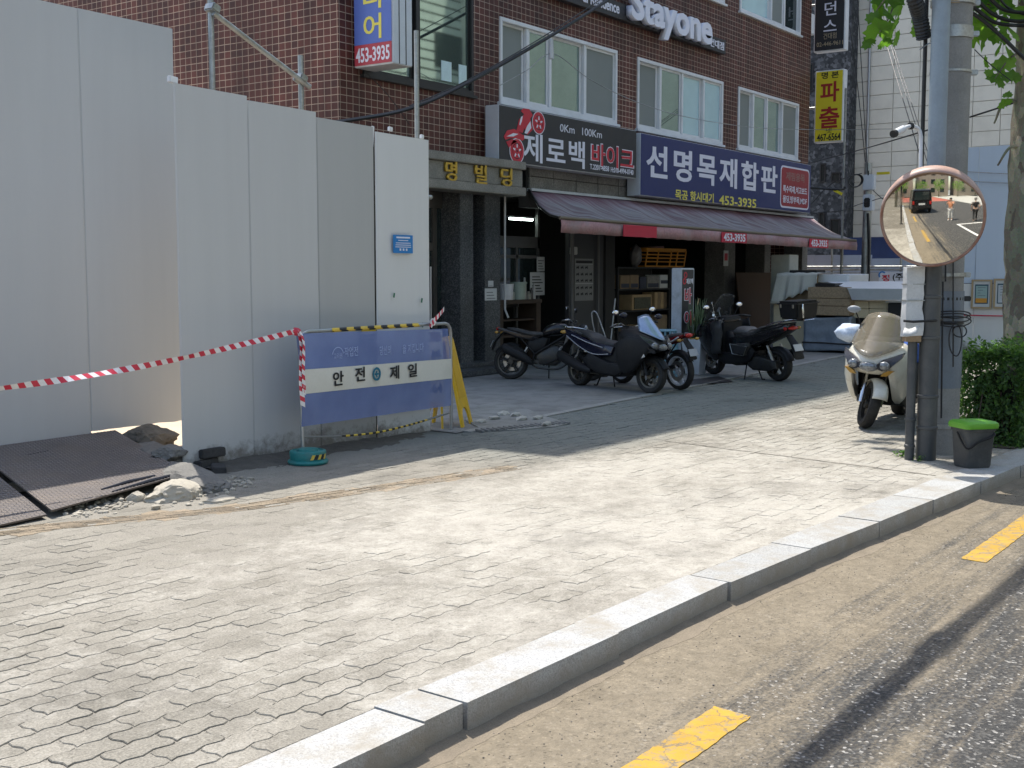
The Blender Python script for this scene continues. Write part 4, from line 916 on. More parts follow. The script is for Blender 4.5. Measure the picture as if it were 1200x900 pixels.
# small advert board seen through the mesh
bo = V((9.43, 7.80, 0)); wv_ = V((.80, -.6, 0)).normalized(); ad_ = T('advert_board', 'small pale advert board standing between hoarding and yellow stand', 'sign', bo)
bu = V((.03, .06, 1)).normalized(); M = frame_of(bo + V((0, 0, .28)), wv_, bu); bm = B(); prism(bm, [(-.12, 0), (.14, 0), (.14, .74), (-.12, .74)], .02, M); O('board', bm, PM('cream_board', (.62, .58, .45), .6, dirt=(.4, .35, .25)), ad_)
bm = B(); prism(bm, [(-.10, -.28), (-.08, -.28), (-.08, 0), (-.10, 0)], .02, M); O('leg', bm, M_YEL2, ad_)
bm = B(); prism(bm, [(.10, -.28), (.12, -.28), (.12, 0), (.10, 0)], .02, M); O('leg', bm, M_YEL2, ad_)
txt('명본', M @ V((.01, .48, .02)), wv_, bu, .12, .22, M_BT, ad_, bold=.03); txt('6564', M @ V((.01, .14, .02)), wv_, bu, .10, .22, M_BT, ad_, bold=.02)
bm = B(); prism(bm, [(-.10, .62), (.12, .62), (.12, .72), (-.10, .72)], .003, M @ Matrix.Translation((0, 0, .02))); O('photo_print', bm, PM('print_brown', (.2, .14, .1), .5), ad_)

# steel plates over the rubble, broken concrete, bricks
def ramp_h(x, y):
    q = x - (y - 7.0) * .30; h = .0 + (y - 7.0 - .10 * (q - 4.5)) * .085; h = min(h, .19 - max(0, y - 8.8) * .5); h -= .05 if q < 5.72 else .05 * max(0, (6.0 - q) / .28); h *= max(0, min(1, (6.15 - q) / .3)); return max(-.02, h)
bm = B(); sheet(bm, 2.4, 7.1, 6.8, 9.3, 0, 120, 66, lambda x, y, z: (x, y, ramp_h(x, y) - .012 + (.022 * mnoise.noise(V((x * 9, y * 9, 0))) + .012 * mnoise.noise(V((x * 27, y * 27, 1)))) * max(.15, min(1, ramp_h(x, y) * 12)) - (.03 if y > 9.1 or (x > 6.3 and y > 7.7) else 0)))
O('rubble_fill', bm, PM('rubble_dirt', (.14, .12, .095), .95, var=.4, scale=9, fine=90, bmp=.8, world=True), kind='stuff', smooth=True)
M_PLATE = PM('chequer_steel', (.105, .088, .08), .6, metal=.15, var=.3, scale=3, fine=40, bmp=.3, dirt=(.16, .125, .095), dirt_amt=.75, dirt_scale=3.5)
M_STUD = PM('worn_stud_steel', (.20, .175, .16), .45, metal=.3, var=.4, scale=4, dirt=(.14, .115, .09), dirt_amt=.7, dirt_scale=3.5)
def plate(label, A, Bq, Cq, D_, lip=False):
    t = T('chequer_plate', label, 'steel plate', A); bm = B(); nrm = (Bq - A).cross(D_ - A).normalized()
    top_ = [A, Bq, Cq, D_]; vs = [bm.verts.new(p + nrm * .012) for p in top_] + [bm.verts.new(p) for p in top_]
    for f in ((0, 1, 2, 3), (7, 6, 5, 4), (0, 4, 5, 1), (1, 5, 6, 2), (2, 6, 7, 3), (3, 7, 4, 0)): bm.faces.new([vs[i] for i in f])
    o = O('plate', bm, M_PLATE, t); bm = B(); nu, nv = 40, 56
    for i in range(nu):
        for j in range(nv):
            u, v = (i + .5) / nu, (j + .5) / nv; p = A.lerp(Bq, u).lerp(D_.lerp(Cq, u), v) + nrm * .012; eu = (Bq - A).normalized(); ev = nrm.cross(eu)
            a_, b_ = (eu + ev) * .7071, (eu - ev) * .7071
            if (i + j) % 2: a_, b_ = b_, a_
            ct = bm.verts.new(p + nrm * .006); q = [bm.verts.new(p + a_ * .018), bm.verts.new(p + b_ * .007), bm.verts.new(p - a_ * .018), bm.verts.new(p - b_ * .007)]
            for m_ in range(4): bm.faces.new((q[m_], q[(m_ + 1) % 4], ct))
    O('tread_studs', bm, M_STUD, o, kind='stuff')
    if lip:
        for (u0, u1, v) in ((.38, .78, .075), (.42, .99, .015)):
            bm = B(); a = A.lerp(Bq, u0).lerp(D_.lerp(Cq, u0), v) + nrm * .016; b = A.lerp(Bq, u1).lerp(D_.lerp(Cq, u1), v) + nrm * .016
            tube(bm, [a, a.lerp(b, .5) + nrm * .006, b], [.006, .014, .009], 6); O('bent_lip', bm, PM('bent_steel', (.06, .06, .075), .5, metal=.7), t, smooth=50)
        bm = B()
        a = A.lerp(Bq, .33).lerp(D_.lerp(Cq, .33), .78) + nrm * .0135; e = (Bq - A).normalized(); ev = nrm.cross(e)
        bm.faces.new([bm.verts.new(a + e * s * .11 + ev * k * .010) for s, k in ((-1, -1), (1, -1), (1, 1), (-1, 1))]); O('slot', bm, M_DARK, t)
    return t
plate('rusty chequer plate ramp lying over rubble under the hoarding', V((4.50, 6.94, .045)), V((5.86, 7.25, .075)), V((6.39, 8.86, .222)), V((5.076, 8.86, .212)), True)
plate('second chequer plate at the left edge of the picture, lower and half hidden', V((3.3, 6.86, .0)), V((4.47, 6.955, .02)), V((5.045, 8.86, .19)), V((3.9, 8.86, .18)))
M_ROCK = PM('dark_rock', (.13, .115, .095), .9, var=.4, scale=6, fine=40, bmp=.9, dirt=(.24, .2, .15), dirt_amt=.6); M_ROCKP = PM('pale_broken_concrete', (.40, .365, .30), .92, var=.2, scale=5, fine=45, bmp=.9, dirt=(.2, .17, .13), dirt_amt=.5); M_ROCKG = PM('grey_broken_concrete', (.165, .157, .143), .92, var=.3, scale=5, fine=45, bmp=.9)
def rock(label, c, s, m, seed, jit=.35, name='broken_concrete', rz=0, rx=0):
    bm = B(); ball(bm, (0, 0, 0), (1, 1, 1), 4, jit, seed=seed)
    for v in bm.verts:      # break the lump into flattish faces
        for d, k in ((V((.2, -.5, .9)), .62), (V((-.8, -.5, .2)), .72), (V((.8, .3, .3)), .75), (V((.1, -.95, .1)), .74), (V((-.3, .6, .75)), .68)):
            e = d.normalized(); q = v.co.dot(e)
            if q > k: v.co -= e * (q - k) * .85
        v.co += v.co.normalized() * (.06 * mnoise.noise(v.co * 5 + V((seed, 0, 0))) + .035 * mnoise.noise(v.co * 14 + V((seed, 0, 0))))
    bm.transform(Matrix.Translation(c) @ Matrix.Rotation(rz, 4, 'Z') @ Matrix.Rotation(rx, 4, 'X') @ Matrix.Diagonal((s[0], s[1], s[2], 1)))
    return tag(O(name, bm, m, base=c, smooth=10), label, 'rubble')
rock('dark boulder wedged at the foot of the tall hoarding panels', V((6.57, 8.66, .15)), (.25, .2, .155), M_ROCK, 2)
rock('long grey broken concrete slab along the plate, upper piece', V((6.20, 8.10, .10)), (.19, .50, .10), M_ROCKG, 8, .25, rz=-.36, rx=.05)
rock('grey broken concrete slab along the plate, lower piece', V((5.83, 7.20, .05)), (.21, .52, .105), M_ROCKG, 17, .25, rz=-.30, rx=.06)
rock('pale broken concrete lump in front of the chequer plate', G(216, 584) + V((0, .08, .025)), (.27, .19, .125), M_ROCKP, 5, .3, rz=.5)
rock('flat grey broken concrete at the foot of the slab', G(246, 576) + V((.06, .1, .01)), (.20, .20, .075), M_ROCKG, 11, .3, rz=-.5)
rock('small pale stone under the plate edge', G(165, 588) + V((0, .05, .02)), (.075, .06, .055), M_ROCKP, 4)
rock('flat pale flake at the end of the rubble', G(262, 588) + V((0, .05, .0)), (.15, .09, .04), M_ROCKP, 9, .3)
rock('grey chunk on top of the slab by the hoarding corner', V((6.12, 7.78, .17)), (.13, .12, .07), M_ROCKG, 14)
M_BRK = PM('dark_block', (.055, .052, .05), .9, var=.3, scale=9, fine=60, bmp=.6)
for (px, py, rz, dz, lab) in ((240, 549, .2, .0, 'dark paving block lying on the ground beside the hoarding'), (247, 548, -.1, .085, 'dark paving block on top of the little pile'), (222, 540, .5, .03, 'dark paving block leaning beside the boulder'), (256, 552, .9, -.03, 'dark half block at the right end of the little pile')):
    c = G(px, py); c.z = .04 + dz; bm = B(); box(bm, c, (.23, .115, .075), rot=(RND.uniform(-.08, .08), RND.uniform(-.1, .1), rz)); tag(O('paving_block', bm, M_BRK, base=c, bevel=.008), lab, 'block', 'loose dark paving blocks')
bm = B(); RB = random.Random(11)
for i in range(260):
    t = RB.random(); x = RB.uniform(4.6, 6.3); y = 7.0 + .20 * (x - 4.6) + RB.gauss(0, .13) - (.30 if x > 5.2 else .05)
    if y > 7.6 or y < 6.2: continue
    q = RB.uniform(.006, .022) * (1.8 if RB.random() < .08 else 1); ball(bm, (x, y, max(0, ramp_h(x, y)) + q * .3), (q * RB.uniform(.8, 1.5), q, q * .7), 1, .5, seed=i)
O('rubble_crumbs', bm, M_ROCKP, kind='stuff')
# dark spill of earth along the foot of the hoarding
bm = B(); sheet(bm, 6.35, 9.3, 6.9, 7.9, 0, 120, 40, lambda x, y, z: (x, y, -.012 - max(0, x - 8.3) * .03 + max(0, (y - 7.22 + .16 * mnoise.noise(V((x * 2.4, 0, 0))) - .05 * (x - 6.4))) * .10 + .008 * mnoise.noise(V((x * 13, y * 13, 0))) + .006 * mnoise.noise(V((x * 40, y * 40, 0)))))
O('earth_spill', bm, PM('dark_earth', (.10, .09, .075), .95, var=.4, scale=9, fine=120, bmp=.8, world=True), kind='stuff', smooth=True)

# cables over the hoarding
M_CAB = PM('black_cable', (.018, .018, .018), .5)
def cable(name, label, pts, r, k=8, m=None, n=6):
    bm = B(); tube(bm, smoothpath([V(p) for p in pts], k), r, n); return tag(O(name, bm, m or M_CAB, base=pts[0], smooth=60), label, 'cable')
cable('thick_cable', 'thick black cable rising from the hoarding across the brown facade', [AY(330, 150, 9.6), AY(415, 140, 9.7), AY(480, 127, 9.8), AY(540, 101, 9.9), AY(620, 57, 10), AY(700, 8, 10.1), AY(790, -52, 10.2)], .026)
cable('thin_cable', 'thin black cable clipped to the thick cable over the hoarding', [AY(480, 124, 9.75), AY(540, 98, 9.85), AY(620, 53, 9.95), AY(700, 2, 10.05), AY(790, -60, 10.15)], .008)
cable('thin_wire', 'thin grey wire looping across the upper windows to the right', [AY(586, 100, 10.4), AY(618, 82, 10.4), AY(648, 63, 10.4), AY(690, 92, 10.4), AY(740, 117, 10.3), AY(800, 136, 10.2), AY(880, 149, 10), AY(960, 152, 9), AY(1045, 151, 7)], .006, m=M_GALV)
cable('thin_wire', 'thin wire hanging from the blue projecting sign', [AY(428, 84, 11.5), AY(455, 112, 11.5), AY(480, 146, 11.5)], .006)
sp_ = AY(646, 55, 10.4)
bm = B(); tube(bm, [sp_ + V((0, 0, .12)), sp_ + V((0, 0, -.18))], [.03, .045], 8); tag(O('cable_splice', bm, PM('clear_wrap', (.5, .52, .55), .3), base=sp_, smooth=60), 'pale plastic wrapped cable splice hanging before the windows', 'cable joint')
# ============================================================ MOTORCYCLES (local: x forward, y left, z up)
M_TYRE = PM('tyre_rubber', (.022, .021, .02), .85, var=.25, scale=20, bmp=.3, dirt=(.08, .072, .056), dirt_amt=.3, dirt_scale=12)
M_RIMK = PM('dark_rim', (.05, .048, .045), .4, metal=.6, dirt=(.16, .14, .11), dirt_amt=.4)
M_RIMW = PM('white_rim', (.62, .64, .68), .4, var=.08, dirt=(.3, .28, .24), dirt_amt=.3)
M_RIMG = PM('bronze_rim', (.07, .062, .05), .4, metal=.6, dirt=(.2, .17, .12), dirt_amt=.3)
M_DISC = PM('brake_steel', (.42, .40, .37), .35, metal=.9, var=.15, scale=30)
M_CHR = PM('chrome', (.6, .6, .6), .15, metal=1, var=.08)
M_ENG = PM('engine_alloy', (.06, .06, .06), .45, metal=.7, var=.3, scale=14, dirt=(.08, .07, .05), dirt_amt=.6, dirt_scale=9)
M_MATK = PM('matt_black_plastic', (.013, .013, .014), .55, var=.25, scale=9, dirt=(.04, .037, .032), dirt_amt=.25, dirt_scale=6, spec=.3)
M_GLK = PM('gloss_black_paint', (.007, .007, .009), .25, var=.2, coat=.25, dirt=(.06, .055, .045), dirt_amt=.25, dirt_scale=5)
M_GLN = PM('navy_paint', (.006, .008, .024), .25, var=.25, coat=.3, dirt=(.05, .05, .05), dirt_amt=.25, dirt_scale=5)
M_GLW = PM('ivory_paint', (.66, .645, .57), .3, var=.05, coat=.4, dirt=(.38, .33, .24), dirt_amt=.5, dirt_scale=4)
M_GLR = PM('maroon_paint', (.17, .012, .015), .25, var=.15, coat=.5)
M_SEAT = PM('seat_vinyl', (.028, .028, .029), .55, var=.3, scale=14, bmp=.25, dirt=(.10, .095, .085), dirt_amt=.4, dirt_scale=7)
M_LENS = PM('headlamp_lens', (.22, .23, .24), .06, metal=.4, var=.6, scale=40)
M_LENSD = PM('lamp_recess', (.04, .04, .045), .12, var=.3)
M_AMB = PM('amber_lens', (.42, .24, .05), .15, var=.2, scale=20); M_REDL = PM('red_lens', (.45, .02, .015), .15, var=.15, scale=20)
def screen_mat(name, c, alpha, rough=.05):
    return PM(name, c, rough, var=.12, scale=5, alpha=alpha, spec=.7)
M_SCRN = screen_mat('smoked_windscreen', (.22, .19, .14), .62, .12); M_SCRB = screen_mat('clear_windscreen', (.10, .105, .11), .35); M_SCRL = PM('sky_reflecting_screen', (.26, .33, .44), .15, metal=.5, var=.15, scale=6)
M_MIRR = PM('mirror_glass', (.85, .87, .9), .03, metal=1, var=.02, rvar=.01)
def sect(x, zc, hy, hz, n=14, p=2.6, dx=0.0):
    r = []
    for i in range(n):
        t = 2 * math.pi * i / n; c, s = math.cos(t), math.sin(t)
        r.append((x + dx * s, hy * math.copysign(abs(c) ** (2 / p), c), zc + hz * math.copysign(abs(s) ** (2 / p), s)))
    return r
def hring(z, xf, xb, hw, tilt=0.0):
    L = [(0, 0), (.06, .40), (.2, .72), (.45, .95), (.75, 1), (1, .86)]
    a = [(xf + (xb - xf) * t, hw * u, z + tilt * t) for t, u in L]
    return a + [(x, -y, zz) for x, y, zz in a[:0:-1]]
def puff(bm, pts, hw, y0=0.0, ins=.72, edge=.62, mi=0):
    """side-view outline (x, z) blown up to half-width hw about the plane y = y0"""
    n = len(pts); cx = sum(p[0] for p in pts) / n; cz = sum(p[1] for p in pts) / n
    def ring(k, y): return [bm.verts.new((cx + (p[0] - cx) * k, y0 + y, cz + (p[1] - cz) * k)) for p in pts]
    rs = [ring(ins, hw), ring(.93, hw * .86), ring(1, hw * edge), ring(1, -hw * edge), ring(.93, -hw * .86), ring(ins, -hw)]
    for A, Bq in zip(rs, rs[1:]):
        for i in range(n): bm.faces.new((A[i], A[(i + 1) % n], Bq[(i + 1) % n], Bq[i]))
    for r in (rs[0], rs[-1][::-1]):
        c = bm.verts.new((sum(v.co.x for v in r) / n, r[0].co.y, sum(v.co.z for v in r) / n))
        for i in range(n): bm.faces.new((r[i], c, r[(i + 1) % n]))
BT = [None]
M_TRIM = PM('silver_trim', (.48, .49, .52), .35, metal=.3)
def LO(name, bm, mat, par, raw=False, **k):
    if BT[0] is not None and not raw: bm.transform(BT[0])
    return O(name, bm, mat, par, world=False, **k)
RX = Matrix.Rotation(math.pi / 2, 4, 'X')
def wheel(par, x, R, wd, rim, spokes=5, disc=True, name='wheel', turn=None, dside=1, thick=1.0):
    Mx = Matrix.Translation((x, 0, R)) @ RX
    if turn is not None: Mx = turn @ Mx
    h = wd / 2; bm = B()
    lathe(bm, [(R - .075, -h * .75), (R - .055, -h), (R - .02, -h * .92), (R - .004, -h * .5), (R, 0), (R - .004, h * .5), (R - .02, h * .92), (R - .055, h), (R - .075, h * .75), (R - .075, -h * .75)], Mx, 36)
    t = LO(name, bm, M_TYRE, par, raw=True, smooth=40); bm = B(); r0 = R - .072
    lathe(bm, [(r0, -h * .78), (r0 - .022, -h * .7), (r0 - .026, 0), (r0 - .022, h * .7), (r0, h * .78), (r0, -h * .78)], Mx, 36)
    lathe(bm, [(0, -h * .95), (.045, -h * .9), (.05, 0), (.045, h * .9), (0, h * .95)], Mx, 14)
    for i in range(spokes):
        q = 2 * math.pi * i / spokes + .3
        for dq in (-.12, .12):
            a = Mx @ V((.035 * math.cos(q), .035 * math.sin(q), h * .5)); b = Mx @ V(((r0 - .02) * math.cos(q + dq), (r0 - .02) * math.sin(q + dq), h * .45))
            a2 = Mx @ V((.035 * math.cos(q), .035 * math.sin(q), -h * .5)); b2 = Mx @ V(((r0 - .02) * math.cos(q + dq), (r0 - .02) * math.sin(q + dq), -h * .45))
            tube(bm, [a.lerp(a2, .5), b.lerp(b2, .5)], [.020 * thick, .013 * thick], 6)
    LO('rim', bm, rim, t, raw=True, smooth=35)
    if disc:
        bm = B(); y = h * .98 * dside; rd = R * .52
        lathe(bm, [(rd * .62, y), (rd, y), (rd, y + .005), (rd * .62, y + .005), (rd * .62, y)], Mx, 30)
        for i in range(6):
            q = i * math.pi / 3; tube(bm, [Mx @ V((.04 * math.cos(q), .04 * math.sin(q), y)), Mx @ V((rd * .66 * math.cos(q + .3), rd * .66 * math.sin(q + .3), y + .002))], .007, 5)
        LO('brake_disc', bm, M_DISC, t, raw=True, smooth=35)
    return t
def fender(bm, x, R, w, a0, a1, turn=None, n=18, drop=.04):
    rows = []
    for i in range(n + 1):
        q = rad(a0 + (a1 - a0) * i / n); row = []
        for j in range(9):
            u = -1 + j / 4; k = R + .03 - drop * abs(u) ** 2.5; p = V((x + k * math.cos(q), w * u, R + .0 + k * math.sin(q)))
            row.append(turn @ p if turn is not None else p)
        rows.append(row)
    loft(bm, rows, closed=False)
def solid(o, t=.005):
    s = o.modifiers.new('thick', 'SOLIDIFY'); s.thickness = t; return o
def pose(front, rear, wb):
    f, r = V((front.x, front.y, 0)), V((rear.x, rear.y, 0)); d = (f - r).normalized(); return r + d * wb * .5, math.atan2(d.y, d.x)
def mirrors(root, x, y, z, dx=.03, up=.17, out=.15, mat=M_MATK, sides=(1, -1), s=1.0):
    for sd in sides:
        bm = B(); a = V((x, sd * y, z)); b = V((x + dx, sd * (y + out * .6), z + up * .6)); c = V((x + dx, sd * (y + out), z + up)); tube(bm, smoothpath([a, b, c], 5), .006, 6)
        o = LO('mirror', bm, M_MATK, root, smooth=60); bm = B(); ball(bm, (c.x + .012, c.y, c.z + .025), (.022 * s, .075 * s, .046 * s), 2); LO('mirror_shell', bm, mat, o, smooth=True)
        bm = B(); ball(bm, (c.x - .002, c.y, c.z + .025), (.014 * s, .066 * s, .038 * s), 2); LO('mirror_glass', bm, M_MIRR, o, smooth=True)
def scooter(label, front, rear, body, side, rim, screen, wb=1.52, steer=0.0, tall=.42, group='motorcycles parked by the shops', k=1.0, R=.245, S=(1, 1, .85), sw=1.0, cowl=None, mirr=True, seatm=None, lean=0.0):
    BT[0] = Matrix.Diagonal((*S, 1)); wb *= S[0]
    c, rz = pose(front, rear, wb); root = T('motor_scooter', label, 'scooter', c, rz, group, mat=Matrix.Translation(c) @ Matrix.Rotation(rz, 4, 'Z') @ Matrix.Rotation(lean, 4, 'X'))
    seatm = seatm or M_SEAT
    xf, xr = .76, -.76; ax_ = V((-.42, 0, .91)).normalized(); piv = V((.60, 0, .6)); turn = Matrix.Translation(piv) @ Matrix.Rotation(steer, 4, ax_) @ Matrix.Translation(-piv)
    BI = Matrix.Translation((piv.x * S[0], 0, piv.z * S[2])) @ Matrix.Rotation(steer, 4, ax_) @ Matrix.Translation((-piv.x * S[0], 0, -piv.z * S[2]))
    wheel(root, xf * S[0], R, .115, rim, 5, True, 'front_wheel', BI, dside=-1); wheel(root, xr * S[0], R - .004, .135, rim, 5, False, 'rear_wheel')
    for s in (1, -1):
        bm = B(); tube(bm, [turn @ V((xf, s * .095, .295)), turn @ V((xf - .055, s * .095, .42))], .026, 10); tube(bm, [turn @ V((xf - .05, s * .095, .41)), turn @ V((xf - .20, s * .095, .78))], .019, 10); LO('fork_leg', bm, M_CHR if body is M_GLW else M_MATK, root, smooth=50)
    bm = B(); fender(bm, xf, .295, .075, 22, 150, turn); solid(LO('front_fender', bm, body if body is M_GLW else M_MATK, root, smooth=50))
    bm = B(); box(bm, turn @ V((xf - .07, -.10, .33)), (.07, .045, .09)); LO('brake_caliper', bm, M_ENG, root, bevel=.01)
    # nose, wings, inner shield
    bm = B(); loft(bm, [hring(*q) for q in ((.645, .80, .36, .17, .0), (.70, .93, .34, .245), (.78, .985, .32, .285), (.86, .96, .30, .305), (.94, .87, .28, .305), (1.01, .74, .27, .265), (1.05, .62, .27, .20))]); LO('front_cowl', bm, cowl or body, root, smooth=55, sub=1)
    for s in (1, -1):
        bm = B(); puff(bm, [(.93, .80), (.86, .66), (.74, .50), (.60, .36), (.46, .30), (.36, .34), (.32, .55), (.33, .80), (.55, .92), (.80, .90)], .035, 0.0)
        for v in bm.verts:
            q = max(0, (v.co.x - .35) / .6); v.co.y = (v.co.y + .295 - .13 * q * q - .10 * max(0, (.62 - v.co.z)) / .3 * .8) * s
        LO('side_wing', bm, cowl or body, root, smooth=50)
    bm = B(); loft(bm, [hring(z, .46, .26, w_) for z, w_ in ((.27, .14), (.45, .22), (.75, .25), (.98, .22))]); LO('inner_shield', bm, M_MATK, root, smooth=50)
    for s in (1, -1):
        def onface(y, z): return V((.975 - 1.15 * y * y - .9 * max(0, z - .80) - .35 * max(0, .74 - z), y * s, z))
        bm = B(); out = [(.075, .745), (.13, .72), (.20, .76), (.275, .885), (.285, .945), (.22, .905), (.12, .85), (.085, .80)]
        lo_ = [bm.verts.new(onface(y, z) + V((-.05, 0, 0))) for y, z in out]; hi_ = [bm.verts.new(onface(y, z) + V((.012, 0, .004))) for y, z in out]; n = len(out)
        cc = bm.verts.new(onface(.17, .82) + V((.022, 0, .006)))
        for i in range(n): bm.faces.new((lo_[i], lo_[(i + 1) % n], hi_[(i + 1) % n], hi_[i])); bm.faces.new((hi_[i], hi_[(i + 1) % n], cc))
        h_ = LO('headlight', bm, M_LENSD, root, smooth=35)
        bm = B(); ball(bm, onface(.145, .785) + V((-.008, 0, 0)), (.036, .058, .056), 2); LO('lamp_bowl', bm, M_LENS, h_, smooth=True)
        bm = B(); out = [(.12, .66), (.175, .665), (.238, .735), (.19, .735), (.14, .70)]
        lo_ = [bm.verts.new(onface(y, z) + V((-.05, 0, 0))) for y, z in out]; hi_ = [bm.verts.new(onface(y, z) + V((.014, 0, 0))) for y, z in out]; n = len(out); bm.faces.new(hi_)
        for i in range(n): bm.faces.new((lo_[i], lo_[(i + 1) % n], hi_[(i + 1) % n], hi_[i]))
        LO('turn_signal', bm, M_AMB if body is M_GLW else M_LENSD, root, smooth=35)
    bm = B(); ball(bm, (.962, 0, .762), (.034, .10, .058), 2); h_ = LO('centre_lamp', bm, M_LENS, root, smooth=True)
    bm = B(); rows = []
    for i in range(13):
        u = -1 + i / 6; row = []
        for j in range(9):
            v = j / 8; z = .875 + .135 * abs(u) ** 1.6 * (1 - v) + (tall + .08) * v - .05 * u * u * v; row.append((.985 - .92 * (z - .875) - .19 * u * u * (1 - .45 * v), u * sw * (.25 - .085 * v ** 1.5), z))
        rows.append(row)
    loft(bm, rows, closed=False); solid(LO('windscreen', bm, screen, root, smooth=True), .004)
    bm = B(); loft(bm, [hring(1.02, .60, .24, .2), hring(1.08, .52, .26, .16)]); LO('dashboard', bm, M_MATK, root, smooth=50)
    bm = B(); tube(bm, smoothpath([V((.30, .37, 1.05)), V((.37, .24, 1.08)), V((.42, .1, 1.06)), V((.43, 0, 1.05)), V((.42, -.1, 1.06)), V((.37, -.24, 1.08)), V((.30, -.37, 1.05))], 3), .012, 8); hb = LO('handlebar', bm, M_MATK, root, smooth=60)
    for s in (1, -1):
        bm = B(); tube(bm, [(.345, s * .27, 1.075), (.285, s * .40, 1.045)], .018, 8); LO('grip', bm, M_BLK, hb, smooth=60)
        bm = B(); tube(bm, [(.385, s * .26, 1.07), (.40, s * .33, 1.06), (.37, s * .41, 1.05)], .006, 6); LO('lever', bm, M_CHR, hb, smooth=60)
    for y in (.05, -.06):
        bm = B(); tube(bm, smoothpath([V((.40, y * 3, 1.05)), V((.55, y * 2.2, .98)), V((.60, y * 2, .74)), V((.66, y * 1.7, .42))], 5), .006, 5); LO('brake_hose', bm, M_BLK, root, smooth=60)
    if mirr: mirrors(root, .46, .20, 1.06, mat=body if body is not M_GLW else M_MATK)
    # step-through tunnel, under panel, side panel
    bm = B(); puff(bm, [(.42, .28), (.40, .62), (.28, .84), (.12, .80), (-.02, .60), (-.2, .52), (-.36, .50), (-.36, .26), (.1, .22)], .165); LO('centre_tunnel', bm, M_MATK, root, smooth=50)
    for s in (1, -1):
        bm = B(); puff(bm, [(.44, .36), (.36, .46), (.12, .46), (-.10, .52), (-.34, .60), (-.46, .50), (-.34, .34), (-.1, .27), (.25, .25)], .04, s * .20); LO('footboard', bm, side, root, smooth=45)
        bm = B(); puff(bm, [(.16, .72), (.10, .58), (-.12, .54), (-.42, .60), (-.74, .72), (-1.04, .88), (-1.10, .95), (-1.0, .985), (-.72, .90), (-.4, .80), (-.1, .76)], .05, 0)
        for v in bm.verts:
            q = max(0, (-.1 - v.co.x)); v.co.y = (v.co.y + .165 - .10 * q * q) * s
        LO('side_panel', bm, body, root, smooth=45)
        bm = B(); a = V((.05, s * .226, .58)); tube(bm, smoothpath([V((.08, s * .225, .60)), V((-.25, s * .228, .585)), V((-.6, s * .208, .70)), V((-.95, s * .150, .86))], 4), .0075, 5); LO('trim_line', bm, M_TRIM if body is M_GLN else side, root, smooth=60)
        if body is M_GLN:
            bm = B(); tube(bm, smoothpath([V((-.05, s * .222, .70)), V((-.4, s * .222, .775)), V((-.8, s * .178, .88))], 4), .0075, 5); LO('trim_line', bm, M_TRIM, root, smooth=60)
    bm = B(); puff(bm, [(-.5, .62), (-.8, .74), (-1.08, .90), (-1.08, .96), (-.7, .88), (-.4, .78)], .12); LO('tail_core', bm, M_MATK, root, smooth=45)
    bm = B(); loft(bm, [sect(*q) for q in ((.17, .715, .07, .03), (.10, .745, .13, .05), (-.05, .765, .165, .06), (-.22, .775, .18, .065), (-.36, .79, .175, .07), (-.42, .85, .16, .075), (-.5, .885, .155, .065), (-.72, .915, .14, .055), (-.9, .93, .10, .04), (-.95, .935, .05, .02))]); LO('seat', bm, seatm, root, smooth=60, sub=1)
    bm = B(); tube(bm, smoothpath([V((-.55, .175, .90)), V((-.85, .165, .975)), V((-1.04, .10, 1.0)), V((-1.07, 0, 1.0)), V((-1.04, -.10, 1.0)), V((-.85, -.165, .975)), V((-.55, -.175, .90))], 3), .015, 8); LO('grab_rail', bm, M_MATK if body is not M_GLN else M_CHR, root, smooth=60)
    bm = B(); ball(bm, (-1.085, 0, .925), (.03, .11, .035), 2); LO('tail_light', bm, M_REDL, root, smooth=True)
    for s in (1, -1):
        bm = B(); M = Matrix.Translation((-1.03, s * .12, .92)) @ Matrix.Rotation(s * -.5, 4, 'Z'); ball(bm, (0, 0, 0), (.075, .022, .034), 2, M=M); LO('rear_signal', bm, M_AMB if s < 0 else M_REDL, root, smooth=True)
    bm = B(); fender(bm, xr, .285, .085, 70, 165, drop=.05); solid(LO('rear_hugger', bm, M_MATK, root, smooth=50))
    bm = B(); loft(bm, [sect(-1.0, .78, .07, .03, 10), sect(-1.10, .66, .085, .03, 10), sect(-1.18, .50, .10, .03, 10), sect(-1.21, .42, .10, .02, 10)]); LO('rear_mudguard', bm, M_MATK, root, smooth=45)
    bm = B(); box(bm, (-1.185, 0, .60), (.006, .17, .12), rot=(0, .42, 0)); LO('licence_plate', bm, PM('plate_white', (.55, .56, .56), .5), root)
    # engine, swing arm, muffler, shocks, stand
    bm = B(); puff(bm, [(-.22, .26), (-.30, .44), (-.55, .42), (-.86, .36), (-.88, .24), (-.7, .18), (-.35, .18)], .07, .12); LO('transmission_case', bm, M_ENG, root, smooth=40)
    bm = B(); box(bm, (-.36, 0, .33), (.28, .22, .2)); LO('engine', bm, M_ENG, root, bevel=.03)
    bm = B(); loft(bm, [[(x, -.20 + r * math.cos(t), z + r * 1.15 * math.sin(t)) for t in [2 * math.pi * i / 12 for i in range(12)]] for x, z, r in ((-.30, .30, .03), (-.38, .31, .055), (-.62, .37, .075), (-.98, .50, .082), (-1.03, .52, .07), (-1.04, .525, .035))]); LO('muffler', bm, M_MATK, root, smooth=45)
    for s in (1, -1):
        bm = B(); tube(bm, [(-.80, s * .13, .30), (-.66, s * .14, .62)], .018, 8); tube(bm, [(-.785, s * .13, .34), (-.70, s * .14, .53)], .03, 10); LO('shock_absorber', bm, M_DISC, root, smooth=35)
    bm = B(); tube(bm, [(-.20, .15, .26), (-.26, .26, .015), (-.30, .265, .012)], .011, 6); LO('side_stand', bm, M_MATK, root, smooth=60)
